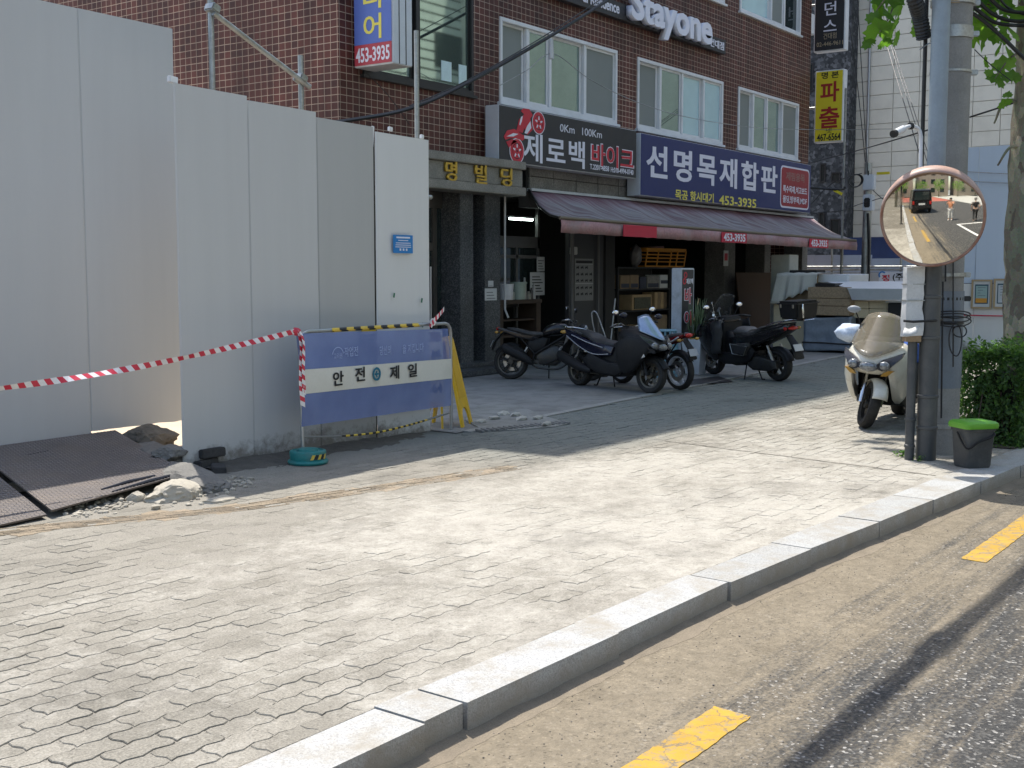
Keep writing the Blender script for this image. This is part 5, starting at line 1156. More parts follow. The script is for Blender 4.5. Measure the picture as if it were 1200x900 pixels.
    bm = B(); tube(bm, [(-.42, .12, .22), (-.52, .13, .03), (-.58, .13, .03)], .012, 6); LO('centre_stand', bm, M_MATK, root, smooth=60)
    return root
GM = 'motorcycles parked by the shops'
navy = scooter('navy and black scooter with silver trim lines nearest the yellow stand', V((13.93, 7.72, 0)), V((14.36, 9.12, 0)), M_GLN, M_MATK, M_RIMG, M_SCRL, steer=.12, tall=.33, sw=.78, cowl=M_MATK, R=.242, S=(.95, .92, .82), lean=-.05)
blackm = scooter('black touring scooter with rear top box facing the shops', V((17.22, 8.40, 0)), V((16.70, 7.10, 0)), M_GLK, M_MATK, M_RIMK, M_SCRB, tall=.52, R=.245, S=(.94, .98, .87), lean=-.06)
white = scooter('ivory scooter with smoked windscreen facing the viewer beside the pole', V((11.98, 4.17, 0)), V((13.48, 4.28, 0)), M_GLW, M_MATK, M_RIMK, M_SCRN, tall=.44, steer=.5, mirr=False, R=.25, S=(.90, 1.06, .86), lean=-.07)
# extras on each
BT[0] = Matrix.Diagonal((.95, .92, .82, 1))
bm = B(); puff(bm, [(.80, .72), (.85, .60), (.78, .57), (.73, .68)], .006, -.235); LO('reflective_sticker', bm, PM('silver_sticker', (.5, .5, .5), .3, metal=.5), navy)
BT[0] = Matrix.Diagonal((.94, .98, .87, 1))
# black scooter: rack, top box, leg aprons, side bag, phone mounts
bm = B()
for s in (.10, -.10): tube(bm, smoothpath([V((-.60, s, .95)), V((-.9, s, 1.035)), V((-1.42, s, 1.075))], 4), .012, 6)
tube(bm, [(-1.42, .10, 1.075), (-1.42, -.10, 1.075)], .012, 6); tube(bm, [(-1.0, .1, 1.05), (-1.0, -.1, 1.05)], .012, 6); LO('luggage_rack', bm, M_CHR, blackm, smooth=60)
bm = B(); box(bm, (-1.20, 0, 1.24), (.42, .46, .30))
for v in bm.verts:
    if v.co.z < 1.2: v.co.x = -1.2 + (v.co.x + 1.2) * .88; v.co.y *= .9
tb = LO('top_box', bm, M_MATK, blackm, bevel=.025)
bm = B(); box(bm, (-1.2, 0, 1.345), (.432, .472, .016)); LO('lid_seam', bm, M_BLK, tb, bevel=.004)
for s in (-.13, .13):
    bm = B(); box(bm, (-1.2 + s, .236, 1.31), (.035, .012, .06)); LO('latch', bm, M_DISC, tb, bevel=.003)
bm = B(); tube(bm, [(-1.415, .12, 1.34), (-1.44, .14, 1.22), (-1.425, .13, 1.12)], .016, 8); LO('handle', bm, M_CHR, tb, smooth=60)
for s in (1, -1):
    bm = B(); rows = []
    for i in range(7):
        t = i / 6; rows.append([(.46 - .26 * t + .02 * math.sin(9 * t + j), s * (.30 + .05 * math.sin(3.1 * t) + .012 * math.sin(7 * j * .4 + t * 6)), .98 - .09 * j + .05 * t * (j == 0)) for j in range(7)])
    loft(bm, rows, closed=False); solid(LO('leg_apron', bm, PM('apron_vinyl', (.03, .03, .031), .5, var=.3, bmp=.3), blackm, smooth=True), .008)
bm = B(); puff(bm, [(.0, .62), (-.05, .46), (-.30, .44), (-.38, .60), (-.35, .66)], .06, .25); sb_ = LO('side_bag', bm, M_SEAT, blackm, smooth=45)
bm = B(); tube(bm, [(.01, .305, .63), (-.05, .31, .46), (-.3, .31, .44), (-.38, .305, .6), (.01, .305, .63)], .006, 5); LO('piping', bm, M_GALV, sb_, smooth=60)
bm = B(); loft(bm, [sect(*q) for q in ((.16, .80, .10, .05), (.05, .84, .15, .07), (-.12, .84, .16, .07), (-.22, .82, .12, .05))]); LO('seat_cushion', bm, PM('worn_cushion', (.10, .095, .095), .6, var=.4, scale=8, bmp=.4), blackm, smooth=60)
for (x, y, z, sx, sy, sz, m) in ((.46, .12, 1.20, .02, .06, .09, M_LENS), (.44, -.10, 1.22, .02, .05, .08, M_BLK), (.42, .26, 1.16, .03, .04, .04, M_DISC), (.40, .02, 1.14, .03, .05, .05, M_ENG), (.52, .2, 1.32, .02, .035, .05, M_CHR), (.36, .31, 1.12, .05, .03, .04, M_CHR), (.30, .22, 1.0, .05, .03, .05, M_DISC)):
    bm = B(); box(bm, (x, y, z), (sx, sy, sz), rot=(.2, -.4, .2)); tube(bm, [(x, y, z), (x - .03, y * .9, 1.05)], .007, 5); LO('handlebar_gadget', bm, m, blackm, bevel=.006)
BT[0] = Matrix.Diagonal((.90, 1.06, .86, 1))
# white scooter: muffs, bag, mirrors
bm = B(); ball(bm, (.40, -.33, 1.10), (.16, .15, .11), 3, .22, seed=6); LO('handlebar_muff', bm, PM('pale_blue_cover', (.50, .58, .70), .5, var=.2, scale=6, bmp=.3), white, smooth=True)
bm = B(); ball(bm, (.36, .33, 1.13), (.09, .11, .08), 3, .15, seed=9); mu = LO('handlebar_muff', bm, PM('dark_muff', (.03, .03, .032), .6), white, smooth=True)
for q, m in ((.25, M_TR), (.30, M_TW), (.38, M_TW)):
    bm = B(); lathe(bm, [(.074, -.012), (.086, -.006), (.086, .006), (.074, .012)], Matrix.Translation((.365, q, 1.13)) @ RX, 16); LO('muff_band', bm, m, mu, smooth=True)
bm = B(); ball(bm, (.05, .26, .93), (.22, .15, .19), 3, .3, seed=12); LO('blue_bag', bm, PM('blue_tarp', (.05, .12, .42), .45, var=.35, scale=7, bmp=.6), white, smooth=30)
bm = B(); ball(bm, (.02, .28, .60), (.30, .12, .26), 3, .15, seed=15); LO('black_apron', bm, M_SEAT, white, smooth=True)
bm = B(); tube(bm, [(.46, -.20, 1.10), (.50, -.23, 1.26), (.50, -.27, 1.36)], .006, 6); mo = LO('mirror', bm, M_MATK, white, smooth=60)
bm = B(); ball(bm, (.51, -.29, 1.40), (.02, .07, .045), 2); LO('mirror_shell', bm, PM('grey_shell', (.28, .30, .32), .4), mo, smooth=True)
for y, z in ((-.13, 1.05), (.13, 1.05), (-.11, 1.15), (.11, 1.15)):
    bm = B(); ball(bm, (.80 - .20 * (y / .24) ** 2 - .36 * (z - .955) / .46 + .008, y, z), (.012, .012, .012), 1); LO('screen_bolt', bm, M_CHR, white)

BT[0] = None
def moto(label, front, rear, paint, rim, wb=1.36, k=1.0, lean=0.0, red=False):
    c, rz = pose(front, rear, wb * k); root = T('motorcycle', label, 'motorcycle', c, rz, GM, mat=Matrix.Translation(c) @ Matrix.Rotation(rz, 4, 'Z') @ Matrix.Rotation(lean, 4, 'X') @ Matrix.Scale(k, 4))
    xf, xr = wb / 2, -wb / 2; R = .31
    wheel(root, xf, R, .11, rim, 5, True, 'front_wheel'); wheel(root, xr, R, .135 if not red else .11, rim, 3 if red else 5, True, 'rear_wheel', dside=-1, thick=1.7 if red else 1)
    for s in (1, -1):
        bm = B(); tube(bm, [(xf, s * .09, R), (xf - .08, s * .09, .52)], .027, 10); tube(bm, [(xf - .07, s * .09, .5), (xf - .22, s * .09, .92)], .02, 10); LO('fork_leg', bm, M_CHR, root, smooth=50)
    bm = B(); fender(bm, xf, R, .07, 35, 140); solid(LO('front_fender', bm, paint, root, smooth=50))
    bm = B(); loft(bm, [sect(*q) for q in ((.34, .86, .07, .05), (.28, .90, .14, .10), (.12, .90, .165, .12), (-.06, .86, .13, .10), (-.16, .80, .08, .06))]); LO('fuel_tank', bm, paint, root, smooth=60, sub=1)
    bm = B(); loft(bm, [sect(*q) for q in ((-.08, .80, .09, .04), (-.2, .79, .13, .05), (-.4, .80, .14, .05), (-.5, .84, .12, .05), (-.74, .885, .09, .035), (-.80, .89, .04, .02))]); LO('seat', bm, M_SEAT, root, smooth=60, sub=1)
    for s in (1, -1):
        bm = B(); puff(bm, [(-.15, .76), (-.3, .68), (-.6, .74), (-.9, .86), (-.95, .91), (-.8, .88), (-.5, .80), (-.3, .76)], .03, s * .11); LO('tail_panel', bm, paint, root, smooth=45)
        if red:
            bm = B(); tube(bm, smoothpath([V((-.45, s * .145, .74)), V((-.66, s * .148, .775)), V((-.86, s * .14, .865))], 4), .012, 6); LO('white_flash', bm, M_RIMW, root, smooth=60)
    bm = B(); ball(bm, (-.95, 0, .885), (.03, .08, .035), 2); LO('tail_light', bm, M_REDL, root, smooth=True)
    for s in (1, -1):
        bm = B(); tube(bm, [(-.90, s * .07, .82), (-.92, s * .17, .82)], .008, 6); ball(bm, (-.925, s * .19, .82), (.035, .04, .025), 2); LO('rear_signal', bm, M_AMB, root, smooth=True)
    bm = B(); loft(bm, [sect(-.85, .82, .06, .02, 10), sect(-.98, .68, .075, .02, 10), sect(-1.04, .52, .08, .02, 10)]); LO('rear_mudguard', bm, M_MATK, root, smooth=45)
    bm = B(); box(bm, (-1.04, 0, .62), (.006, .17, .12), rot=(0, .4, 0)); LO('licence_plate', bm, PM('plate_dull', (.35, .37, .40), .5), root)
    bm = B()
    for s in (1, -1):
        tube(bm, [(.42, s * .04, .90), (.2, s * .15, .72), (-.25, s * .15, .45), (-.28, s * .13, .35)], .02, 8); tube(bm, [(-.2, s * .13, .72), (-.62, s * .12, .80), (-.85, s * .08, .86)], .013, 8); tube(bm, [(-.25, s * .13, .45), (-.55, s * .12, .76)], .013, 8); tube(bm, [(.36, s * .06, .8), (.24, s * .13, .4), (-.1, s * .13, .26)], .016, 8)
    LO('frame', bm, M_MATK, root, smooth=60)
    bm = B(); puff(bm, [(.24, .36), (.22, .56), (.08, .62), (-.2, .52), (-.26, .40), (-.18, .27), (.1, .25)], .13); eg = LO('engine', bm, M_ENG, root, smooth=40)
    for i in range(5):
        bm = B(); box(bm, (.14, 0, .52 + i * .035), (.20, .22, .012), rot=(0, -.25, 0)); LO('cooling_fin', bm, M_ENG, eg)
    bm = B(); loft(bm, [hring(z, x0, x0 - .12, .15) for z, x0 in ((.55, .36), (.78, .42))]); LO('radiator', bm, M_DISC, root, smooth=40)
    bm = B(); tube(bm, smoothpath([V((.26, -.06, .52)), V((.34, -.08, .34)), V((.15, -.12, .20)), V((-.2, -.14, .22)), V((-.3, -.17, .30))], 5), .02, 8); ex = LO('exhaust_pipe', bm, M_ENG, root, smooth=60)
    bm = B(); loft(bm, [[(x, -.185 + r * math.cos(t), z + r * 1.2 * math.sin(t)) for t in [2 * math.pi * i / 12 for i in range(12)]] for x, z, r in ((-.27, .29, .025), (-.33, .33, .06), (-.5, .42, .075), (-.78, .54, .075), (-.82, .555, .05))]); LO('muffler', bm, M_MATK if not red else M_CHR, ex, smooth=45)
    for s in (1, -1):
        bm = B(); box(bm, (-.44, s * .10, .35), (.56, .03, .055), rot=(0, .12, 0)); LO('swing_arm', bm, M_ENG, root, bevel=.008)
    bm = B(); puff(bm, [(-.02, .74), (-.08, .52), (-.30, .46), (-.42, .60), (-.36, .74)], .12); LO('side_cover', bm, M_MATK, root, smooth=45)
    bm = B(); fender(bm, xr, R, .075, 60, 150); solid(LO('rear_hugger', bm, M_MATK, root, smooth=50))
    bm = B(); tube(bm, [(-.5, 0, .42), (-.32, 0, .70)], .032, 10); LO('shock_absorber', bm, M_DISC, root, smooth=40)
    bm = B(); ball(bm, (.56, 0, .88), (.09, .10, .105), 2); hd = LO('headlight', bm, M_MATK, root, smooth=True); bm = B(); ball(bm, (.615, 0, .88), (.045, .085, .09), 2); LO('lens', bm, M_LENS, hd, smooth=True)
    bm = B(); tube(bm, smoothpath([V((.30, .40, 1.03)), V((.38, .28, 1.05)), V((.43, .1, .97)), V((.43, -.1, .97)), V((.38, -.28, 1.05)), V((.30, -.40, 1.03))], 4), .011, 8); hb = LO('handlebar', bm, M_CHR, root, smooth=60)
    for s in (1, -1):
        bm = B(); tube(bm, [(.335, s * .33, 1.04), (.275, s * .44, 1.02)], .018, 8); LO('grip', bm, M_BLK, hb, smooth=60)
        bm = B(); tube(bm, [(.39, s * .29, 1.05), (.41, s * .36, 1.04), (.36, s * .46, 1.03)], .006, 6); LO('lever', bm, M_CHR, hb, smooth=60)
    mirrors(root, .38, .24, 1.05, dx=-.02, up=.16, out=.16, s=1.05)
    bm = B(); tube(bm, [(-.05, .14, .28), (-.08, .28, .012)], .011, 6); LO('side_stand', bm, M_MATK, root, smooth=60)
    return root
nak = moto('black naked motorcycle standing against the granite pier', V((15.12, 9.30, 0)), V((14.62, 10.52, 0)), M_GLK, M_RIMK, 1.40, .86, -.07)
redb = moto('maroon motorcycle with white wheels half hidden behind the navy scooter', V((15.05, 8.86, 0)), V((14.62, 7.66, 0)), M_GLR, M_RIMW, 1.42, .86, -.05, red=True)
# ============================================================ SHOP GOODS
BT[0] = None
M_WOODD = PM('dark_counter_wood', (.05, .032, .02), .6, var=.3, scale=4); M_PINE = PM('raw_pine', (.40, .28, .15), .75, var=.25, scale=7); M_PAPW = PM('white_paper', (.6, .61, .6), .8, var=.06)
M_CARD = PM('cardboard', (.25, .18, .11), .85, var=.2); M_CARDD = PM('dark_box', (.05, .055, .08), .7); M_ORG = PM('orange_crate_plastic', (.60, .25, .02), .45, var=.12, dirt=(.3, .15, .05), dirt_amt=.3)
def bxo(name, x0, x1, y0, y1, z0, z1, m, par, bev=.004):
    bm = B(); bx(bm, x0, x1, y0, y1, z0, z1); return O(name, bm, m, par, bevel=bev)
yc = YF + .12
ct = T('shop_counter', 'dark wooden counter behind the black motorcycle in the shop opening', 'counter', (16.2, yc, 0))
ctz = AY(615, 351, yc).z
bxo('counter_top', 16.14, 17.45, yc, yc + .45, ctz - .07, ctz, M_WOODD, ct); bxo('leg', 16.16, 16.32, yc + .02, yc + .4, .02, ctz - .072, M_WOODD, ct); bxo('leg', 17.3, 17.44, yc + .02, yc + .4, .02, ctz - .072, M_WOODD, ct); bxo('shelf', 16.33, 17.29, yc + .05, yc + .42, .5, .54, M_WOODD, ct); bxo('shelf', 16.33, 17.29, yc + .05, yc + .42, .78, .81, M_WOODD, ct)
def oncounter(px): return AY(px, 345, yc + .15).x
def lathed(name, label, cat, x, y, z, prof, m, group=None):
    bm = B(); lathe(bm, prof, Matrix.Translation((x, y, z)), 16); return tag(O(name, bm, m, base=(x, y, z), smooth=35), label, cat, group)
lathed('bucket', 'white plastic bucket at the left end of the shop counter', 'bucket', oncounter(593), yc + .16, ctz, [(0, 0), (.125, 0), (.14, .25), (.147, .25), (.147, .27), (.13, .265), (.12, .02), (0, .02)], M_WFR)
lathed('bucket', 'pale green bucket in the middle of the shop counter', 'bucket', oncounter(608), yc + .16, ctz, [(0, 0), (.115, 0), (.13, .27), (.155, .27), (.155, .30), (.12, .30), (.105, .02), (0, .02)], PM('pale_green', (.35, .42, .35), .5, var=.15, scale=12))
for px, r, h, lab, c in ((613, .035, .38, 'tall pale tube standing on the shop counter', (.42, .42, .38)), (617.5, .05, .14, 'patterned jar on the shop counter beside the tall tube', (.25, .24, .2)), (598.5, .045, .17, 'small pale jar beside the white bucket', (.4, .41, .36)), (624, .032, .28, 'pale bottle beside the sheets of paper', (.42, .40, .36)), (621, .03, .2, 'dark bottle beside the patterned jar', (.08, .07, .06))):
    lathed('bottle', lab, 'bottle', oncounter(px), yc + .12, ctz, [(0, 0), (r, 0), (r, h * .7), (r * .5, h * .85), (r * .45, h), (0, h)], PM('bottle_glaze', c, .4, var=.2))
def paper(name, label, cat, px0, px1, py0, py1, y, m, par=None, lines=0):
    a, b = AY(px0, (py0 + py1) / 2, y), AY(px1, (py0 + py1) / 2, y); t, u = AY((px0 + px1) / 2, py0, y), AY((px0 + px1) / 2, py1, y)
    bm = B(); bx(bm, a.x, b.x, y - .004, y, u.z, t.z); o = O(name, bm, m, par, base=None if par else (a.x, y, u.z))
    if not par: tag(o, label, cat)
    for i in range(lines):
        z = u.z + (t.z - u.z) * (.15 + .75 * i / max(1, lines)); bm = B(); bx(bm, a.x + (b.x - a.x) * .14, a.x + (b.x - a.x) * (.86 - .1 * (i % 3)), y - .0065, y - .0045, z, z + (t.z - u.z) * .045); O('print_line', bm, M_BT, o)
    return o
paper('paper_sheet', 'white printed sheet taped to the shop glass above the bottles', 'paper', 621, 638, 319, 346, YF + .60, M_PAPW, lines=6); paper('paper_sheet', 'narrow white printed sheet above the larger one on the shop glass', 'paper', 629, 638, 301, 318, YF + .60, M_PAPW, lines=4)
paper('notice_paper', 'white notice with three lines pasted on the granite pier', 'notice', 568, 582, 338, 352, YF - .045, M_PAPW, lines=3); paper('notice_paper', 'small white symbol label above the notice on the pier', 'notice', 572, 578, 329, 336, YF - .045, M_PAPW, lines=1)
# poster of motorcycles
yp = YF + .09; po = T('poster', 'tall grey poster with rows of small black motorcycle pictures', 'poster', AY(684, 340, yp))
a, b = AY(673.5, 303, yp), AY(695, 352, yp); bm = B(); bx(bm, a.x, b.x, yp - .004, yp, b.z, a.z); O('sheet', bm, PM('poster_grey', (.22, .22, .215), .7), po)
W_, H2 = b.x - a.x, a.z - b.z
for r, z in enumerate((.80, .64, .49, .32, .17)):
    for k in range(4):
        if r == 0 and k == 3: continue
        cx, cz = a.x + W_ * (.15 + .235 * k), b.z + H2 * z; bm = B(); s = .035
        prism(bm, [(cx - s * 1.3, cz + s * .2), (cx - s * .4, cz + s * .3), (cx, cz + s * .1), (cx + s * .6, cz + s * .7), (cx + s * .9, cz + s * .6), (cx + s * 1.3, cz - s * .6), (cx + s * .8, cz - s), (cx + s * .4, cz - s * .5), (cx - s * .4, cz - s * .5), (cx - s * .8, cz - s), (cx - s * 1.3, cz - s * .6)], .002, Matrix.Translation((0, yp - .0045, 0)) @ RX @ Matrix.Identity(4)); O('motorcycle_print', bm, M_BT, po)
for z in (.90,):
    bm = B(); bx(bm, a.x + W_ * .06, a.x + W_ * .94, yp - .0065, yp - .0045, b.z + H2 * .89, b.z + H2 * .955); O('heading_print', bm, M_BT, po)
for z in (.87, .405):
    bm = B(); bx(bm, a.x + W_ * .03, a.x + W_ * .97, yp - .0065, yp - .0045, b.z + H2 * z, b.z + H2 * (z + .008)); O('rule_print', bm, M_PAPW, po)
# shelf unit with boxes, planks, crate
ys = YF + .10; sxl, sxr = AY(724, 340, ys).x, AY(786, 340, ys).x; zt_ = AY(755, 313, ys).z
su = T('shelf_unit', 'dark shelf unit full of boxes and planks beside the standing sign', 'shelf', (sxl, ys, 0)); M_SHF = PM('dark_shelf_steel', (.03, .03, .03), .6)
zs_ = [zt_, AY(755, 338, ys).z, AY(755, 363, ys).z, AY(755, 388, ys).z]
for z in zs_: bxo('shelf_board', sxl, sxr, ys, ys + .5, z - .03, z, M_SHF, su)
for x in (sxl, sxr - .05):
    for y in (ys + .002, ys + .448): bxo('upright', x + .002, x + .048, y, y + .05, .02, zt_ - .031, M_SHF, su)
bxo('back_board', sxl + .05, sxr - .05, ys + .47, ys + .478, .02, zt_ - .035, M_INT, su)
def onsh(px): return AY(px, 330, ys + .06).x
zb_ = zs_[1]
for p0, p1, h, m, lab in ((726.5, 737.5, .26, M_CARD, 'tan cardboard box at the left of the upper shelf'), (738, 748, .27, M_CARD, 'second tan cardboard box on the upper shelf'), (749.5, 757, .23, M_CARDD, 'dark box between the tan and striped boxes'), (758, 772, .25, PM('striped_box', (.22, .21, .19), .7, var=.4, scale=14), 'mottled grey box on the upper shelf'), (773, 784.5, .27, M_PAPW, 'white box with dark mark at the right of the upper shelf')):
    x0, x1 = onsh(p0), onsh(p1); bm = B(); bx(bm, x0, x1, ys + .05, ys + .4, zb_, zb_ + h); o = tag(O('box', bm, m, base=(x0, ys, zb_), bevel=.005), lab, 'box', 'boxes on the shelf')
    bm = B(); bx(bm, x0 + .03, x1 - .03, ys + .046, ys + .049, zb_ + (.02 if m is not M_PAPW else .09), zb_ + (.10 if m is not M_PAPW else .16)); O('box_print', bm, M_CARDD, o)
zb_ = zs_[2]
for i, (p0, p1, h, m) in enumerate(((742, 765, .30, M_PINE), (769, 772.5, .34, M_PINE), (773, 776.5, .35, M_CARD), (777, 780.5, .34, M_PINE), (781, 784.5, .33, M_CARD))):
    bm = B(); bx(bm, onsh(p0), onsh(p1), ys + .08 + .01 * i, ys + .38, zb_, zb_ + h); tag(O('timber_piece', bm, m, base=(onsh(p0), ys, zb_), bevel=.004), ['pale framed board on the middle shelf', 'upright pine offcut nearest the framed board', 'brown offcut second from the framed board', 'upright pine offcut third from the framed board', 'brown offcut next to the standing sign'][i], 'timber', 'timber offcuts on the shelf')
fx0, fx1 = onsh(744), onsh(763); bm = B(); bx(bm, fx0, fx1, ys + .06, ys + .075, zb_ + .02, zb_ + .25); tag(O('picture_panel', bm, PM('green_brown_picture', (.09, .09, .06), .6, var=.6, scale=18), base=(fx0, ys, zb_)), 'small dark green picture panel leaning on the pale framed board', 'picture')
zb_ = zs_[3]
for i, (p0, p1, h, m) in enumerate(((740, 767, .12, M_PINE), (769, 784, .30, M_CARD))):
    bm = B(); bx(bm, onsh(p0), onsh(p1), ys + .06, ys + .4, zb_, zb_ + h); tag(O('timber_piece', bm, m, base=(onsh(p0), ys, zb_), bevel=.004), ['wide pine plank on the lowest shelf', 'brown plank bundle on the lowest shelf'][i], 'timber', 'timber offcuts on the shelf')
# orange slatted crate, built slat by slat
cx0, cx1 = AY(757, 300, ys + .05).x, AY(804, 300, ys + .05).x; cz0 = zt_ + .004; cz1 = AY(780, 291, ys + .05).z; cy0, cy1 = ys + .03, ys + .43
cr = T('plastic_crate', 'orange slatted plastic crate on top of the shelf unit', 'crate', (cx0, cy0, cz0)); hC = cz1 - cz0
for z, t in ((0, .03), (hC * .26, .022), (hC * .45, .022), (hC * .63, .022), (hC - .07, .07)):
    e = .05 * (1 - z / hC); zz = cz0 + z
    for (a, b, c, d) in ((cx0 + e, cx1 - e, cy0 + e, cy0 + e + .012), (cx0 + e, cx1 - e, cy1 - e - .012, cy1 - e), (cx0 + e, cx0 + e + .012, cy0 + e + .0125, cy1 - e - .0125), (cx1 - e - .012, cx1 - e, cy0 + e + .0125, cy1 - e - .0125)): bxo('slat', a, b, c, d, zz, zz + t, M_ORG, cr, .003)
for px in (757.8, 771, 786, 793.5, 803):
    bm = B(); x = AY(px, 300, ys + .05).x; x = min(max(x, cx0 + .03), cx1 - .03); box(bm, (x, cy0 + .026, cz0 + hC * .45), (.035, .014, hC * .86), rot=(.16, 0, 0)); O('stile', bm, M_ORG, cr)
bxo('crate_floor', cx0 + .06, cx1 - .06, cy0 + .06, cy1 - .06, cz0 + .005, cz0 + .02, M_ORG, cr)
bm = B(); p = AY(770, 289, ys + .1); box(bm, (p.x, ys + .2, cz1 + .01), (.55, .25, .05), rot=(0, -.06, 0)); tag(O('folded_sheet', bm, PM('pinkish_sheet', (.20, .12, .12), .7), base=p, bevel=.01), 'folded pinkish sheet lying on the orange crate', 'sheet')
p = AY(750, 301, ys + .1); bm = B(); ball(bm, (p.x, ys + .2, zt_ + .22), (.14, .12, .22), 3, .25, seed=4); tag(O('plastic_bag', bm, PM('clear_bag', (.20, .19, .19), .3, var=.3, alpha=.8), base=(p.x, ys, zt_), smooth=True), 'pale plastic bag left of the orange crate', 'bag')
# standing sign box
bp = G(797, 437); e0 = V((.30, -.954, 0)) ; 
sb = T('standing_sign', 'white standing sign box with red lettering on its black face', 'sign', bp)
Ms = Matrix.Translation(bp) @ Matrix.Rotation(rad(-4), 4, 'Z'); wl = .32; dl = .20
def sbx(name, x0, x1, y0, y1, z0, z1, m, bev=.004):
    bm = B(); bx(bm, x0, x1, y0, y1, z0, z1); bm.transform(Ms); return O(name, bm, m, sb, bevel=bev)
sbx('sign_case', -.20, .20, -.12, .06, .10, 1.68, PM('scratched_white_case', (.50, .54, .60), .5, dirt=(.2, .2, .2), dirt_amt=.6, dirt_scale=6), .01)
sbx('sign_face', -.17, .17, -.124, -.1205, .2, 1.655, M_SBLK, 0); sbx('castor_base', -.18, .18, -.1, .05, .0, .098, M_MATK)
rr_ = Ms.to_3x3() @ V((1, 0, 0))
for ch, z, h, wd in (('바', 1.24, .27, .23), ('이', .88, .27, .23), ('크', .53, .25, .23)): txt(ch, Ms @ V((0, -.124, z)), rr_, U_, h, wd, M_LW, sb, bold=.05); txt(ch, Ms @ V((0, -.127, z)), rr_, U_, h * .9, wd * .9, M_LR, sb, bold=.015)
txt('제로백', Ms @ V((.045, -.124, 1.47)), rr_, U_, .09, .20, M_LW, sb, bold=.03)
bm = B(); lathe(bm, [(.03, 0), (.05, 0), (.05, .003), (.03, .003), (.03, 0)], frame_of(Ms @ V((-.08, -.125, 1.57)), rr_, U_), 12); lathe(bm, [(.03, 0), (.05, 0), (.05, .003), (.03, .003), (.03, 0)], frame_of(Ms @ V((-.11, -.125, 1.47)), rr_, U_), 12); O('emblem', bm, M_LR, sb, kind='stuff')
# planter, stool, hand truck, broom, plywood, pipe
pp = G(815, 438); pl_ = T('planter', 'tall white square planter with thin green spikes behind the bikes', 'planter', pp)
bm = B(); rows = [[(pp.x + sx * h, pp.y + sy * h, z) for sx, sy in ((-1, -1), (1, -1), (1, 1), (-1, 1))] for h, z in ((.12, 0), (.17, .56), (.15, .56), (.14, .48))]; loft(bm, rows); O('pot', bm, M_WFR, pl_, bevel=.008)
bm = B(); M_PLG = PM('spiky_leaf', (.09, .13, .06), .6, var=.4)
for i in range(26):
    q = RND.uniform(0, 6.28); l = RND.uniform(.35, .75); t = V((pp.x + math.cos(q) * .26 * RND.random(), pp.y + math.sin(q) * .26 * RND.random(), .5 + l)); b0 = V((pp.x + RND.uniform(-.09, .09), pp.y + RND.uniform(-.09, .09), .48)); tube(bm, [b0, b0.lerp(t, .6) + V((0, 0, .05)), t], [.012, .010, .002], 5)
O('spikes', bm, M_PLG, pl_, smooth=True, kind='stuff')
sp_ = G(780, 440); sp_ = V((16.1, 9.2, 0)); st_ = T('plastic_stool', 'pale blue round plastic stool behind the maroon motorcycle', 'stool', sp_); M_BLP = PM('blue_stool_plastic', (.16, .30, .38), .5)
zt2 = AD(780, 386, sp_.dot(FH)).z; c_ = AD(780, 390, sp_.dot(FH)); bm = B(); lathe(bm, [(0, zt2), (.16, zt2), (.175, zt2 - .015), (.17, zt2 - .03), (0, zt2 - .03)], Matrix.Translation((c_.x, c_.y, 0)), 20); O('seat', bm, M_BLP, st_, smooth=40)
for i in range(14):
    q = i * 2 * math.pi / 14; bm = B(); tube(bm, [(c_.x + .165 * math.cos(q), c_.y + .165 * math.sin(q), zt2 - .02), (c_.x + .19 * math.cos(q), c_.y + .19 * math.sin(q), zt2 - .2)], .013, 5); O('rib', bm, M_BLP, st_, smooth=60)
bm = B(); lathe(bm, [(.18, zt2 - .2), (.2, zt2 - .2), (.23, 0), (.21, 0), (.18, zt2 - .2)], Matrix.Translation((c_.x, c_.y, 0)), 20); O('skirt', bm, M_BLP, st_, smooth=40)
dq = 18.6; ht = [AD(*q, dq) for q in ((697, 440), (698, 400), (694, 375), (694, 366), (699, 367), (706, 385), (712, 405), (716, 438))]
bm = B(); tube(bm, smoothpath(ht, 4), .012, 6); tag(O('hand_trolley', bm, M_ALU, base=(ht[0].x, ht[0].y, 0), smooth=60), 'thin bent tube trolley frame behind the navy scooter', 'trolley')
bm = B(); tube(bm, [AD(713, 425, 19.3), AD(721, 350, 19.6)], .012, 6); tag(O('broom_handle', bm, PM('pale_stick', (.38, .37, .34), .6), base=AD(713, 425, 19.3), smooth=60), 'thin pale stick leaning by the shelf unit', 'stick')
bm = B(); tube(bm, [AD(806, 405, 19.9), AD(819, 350, 20.2)], .008, 6); tag(O('thin_cane', bm, M_PINE, base=AD(806, 405, 19.9)), 'thin cane leaning behind the white planter', 'stick')
xp = AY(868, 360, 11.3).x; xq = AY(908, 360, 11.3).x; zz = AY(888, 320, 11.4).z
bm = B(); M = frame_of((xp, 11.25, .02), (1, -.1, 0), (0, .12, 1)); prism(bm, [(0, 0), (xq - xp, 0), (xq - xp, zz), (0, zz)], .02, M); tag(O('plywood_sheet', bm, PM('brown_plywood', (.065, .035, .02), .7, var=.25, scale=2), base=(xp, 11.25, 0)), 'dark brown board leaning at the end of the shops', 'board')
lab_ = AY(851, 300, YF - .06); bm = B(); bx(bm, lab_.x - .10, lab_.x + .14, YF - .047, YF - .042, lab_.z - .22, lab_.z + .12); o = tag(O('pier_notice', bm, M_PAPW, base=lab_), 'small white paper with red print on the grey shop pier', 'notice'); bm = B(); bx(bm, lab_.x - .06, lab_.x + .10, YF - .0495, YF - .0475, lab_.z - .1, lab_.z + .06); O('red_print', bm, M_LR, o)

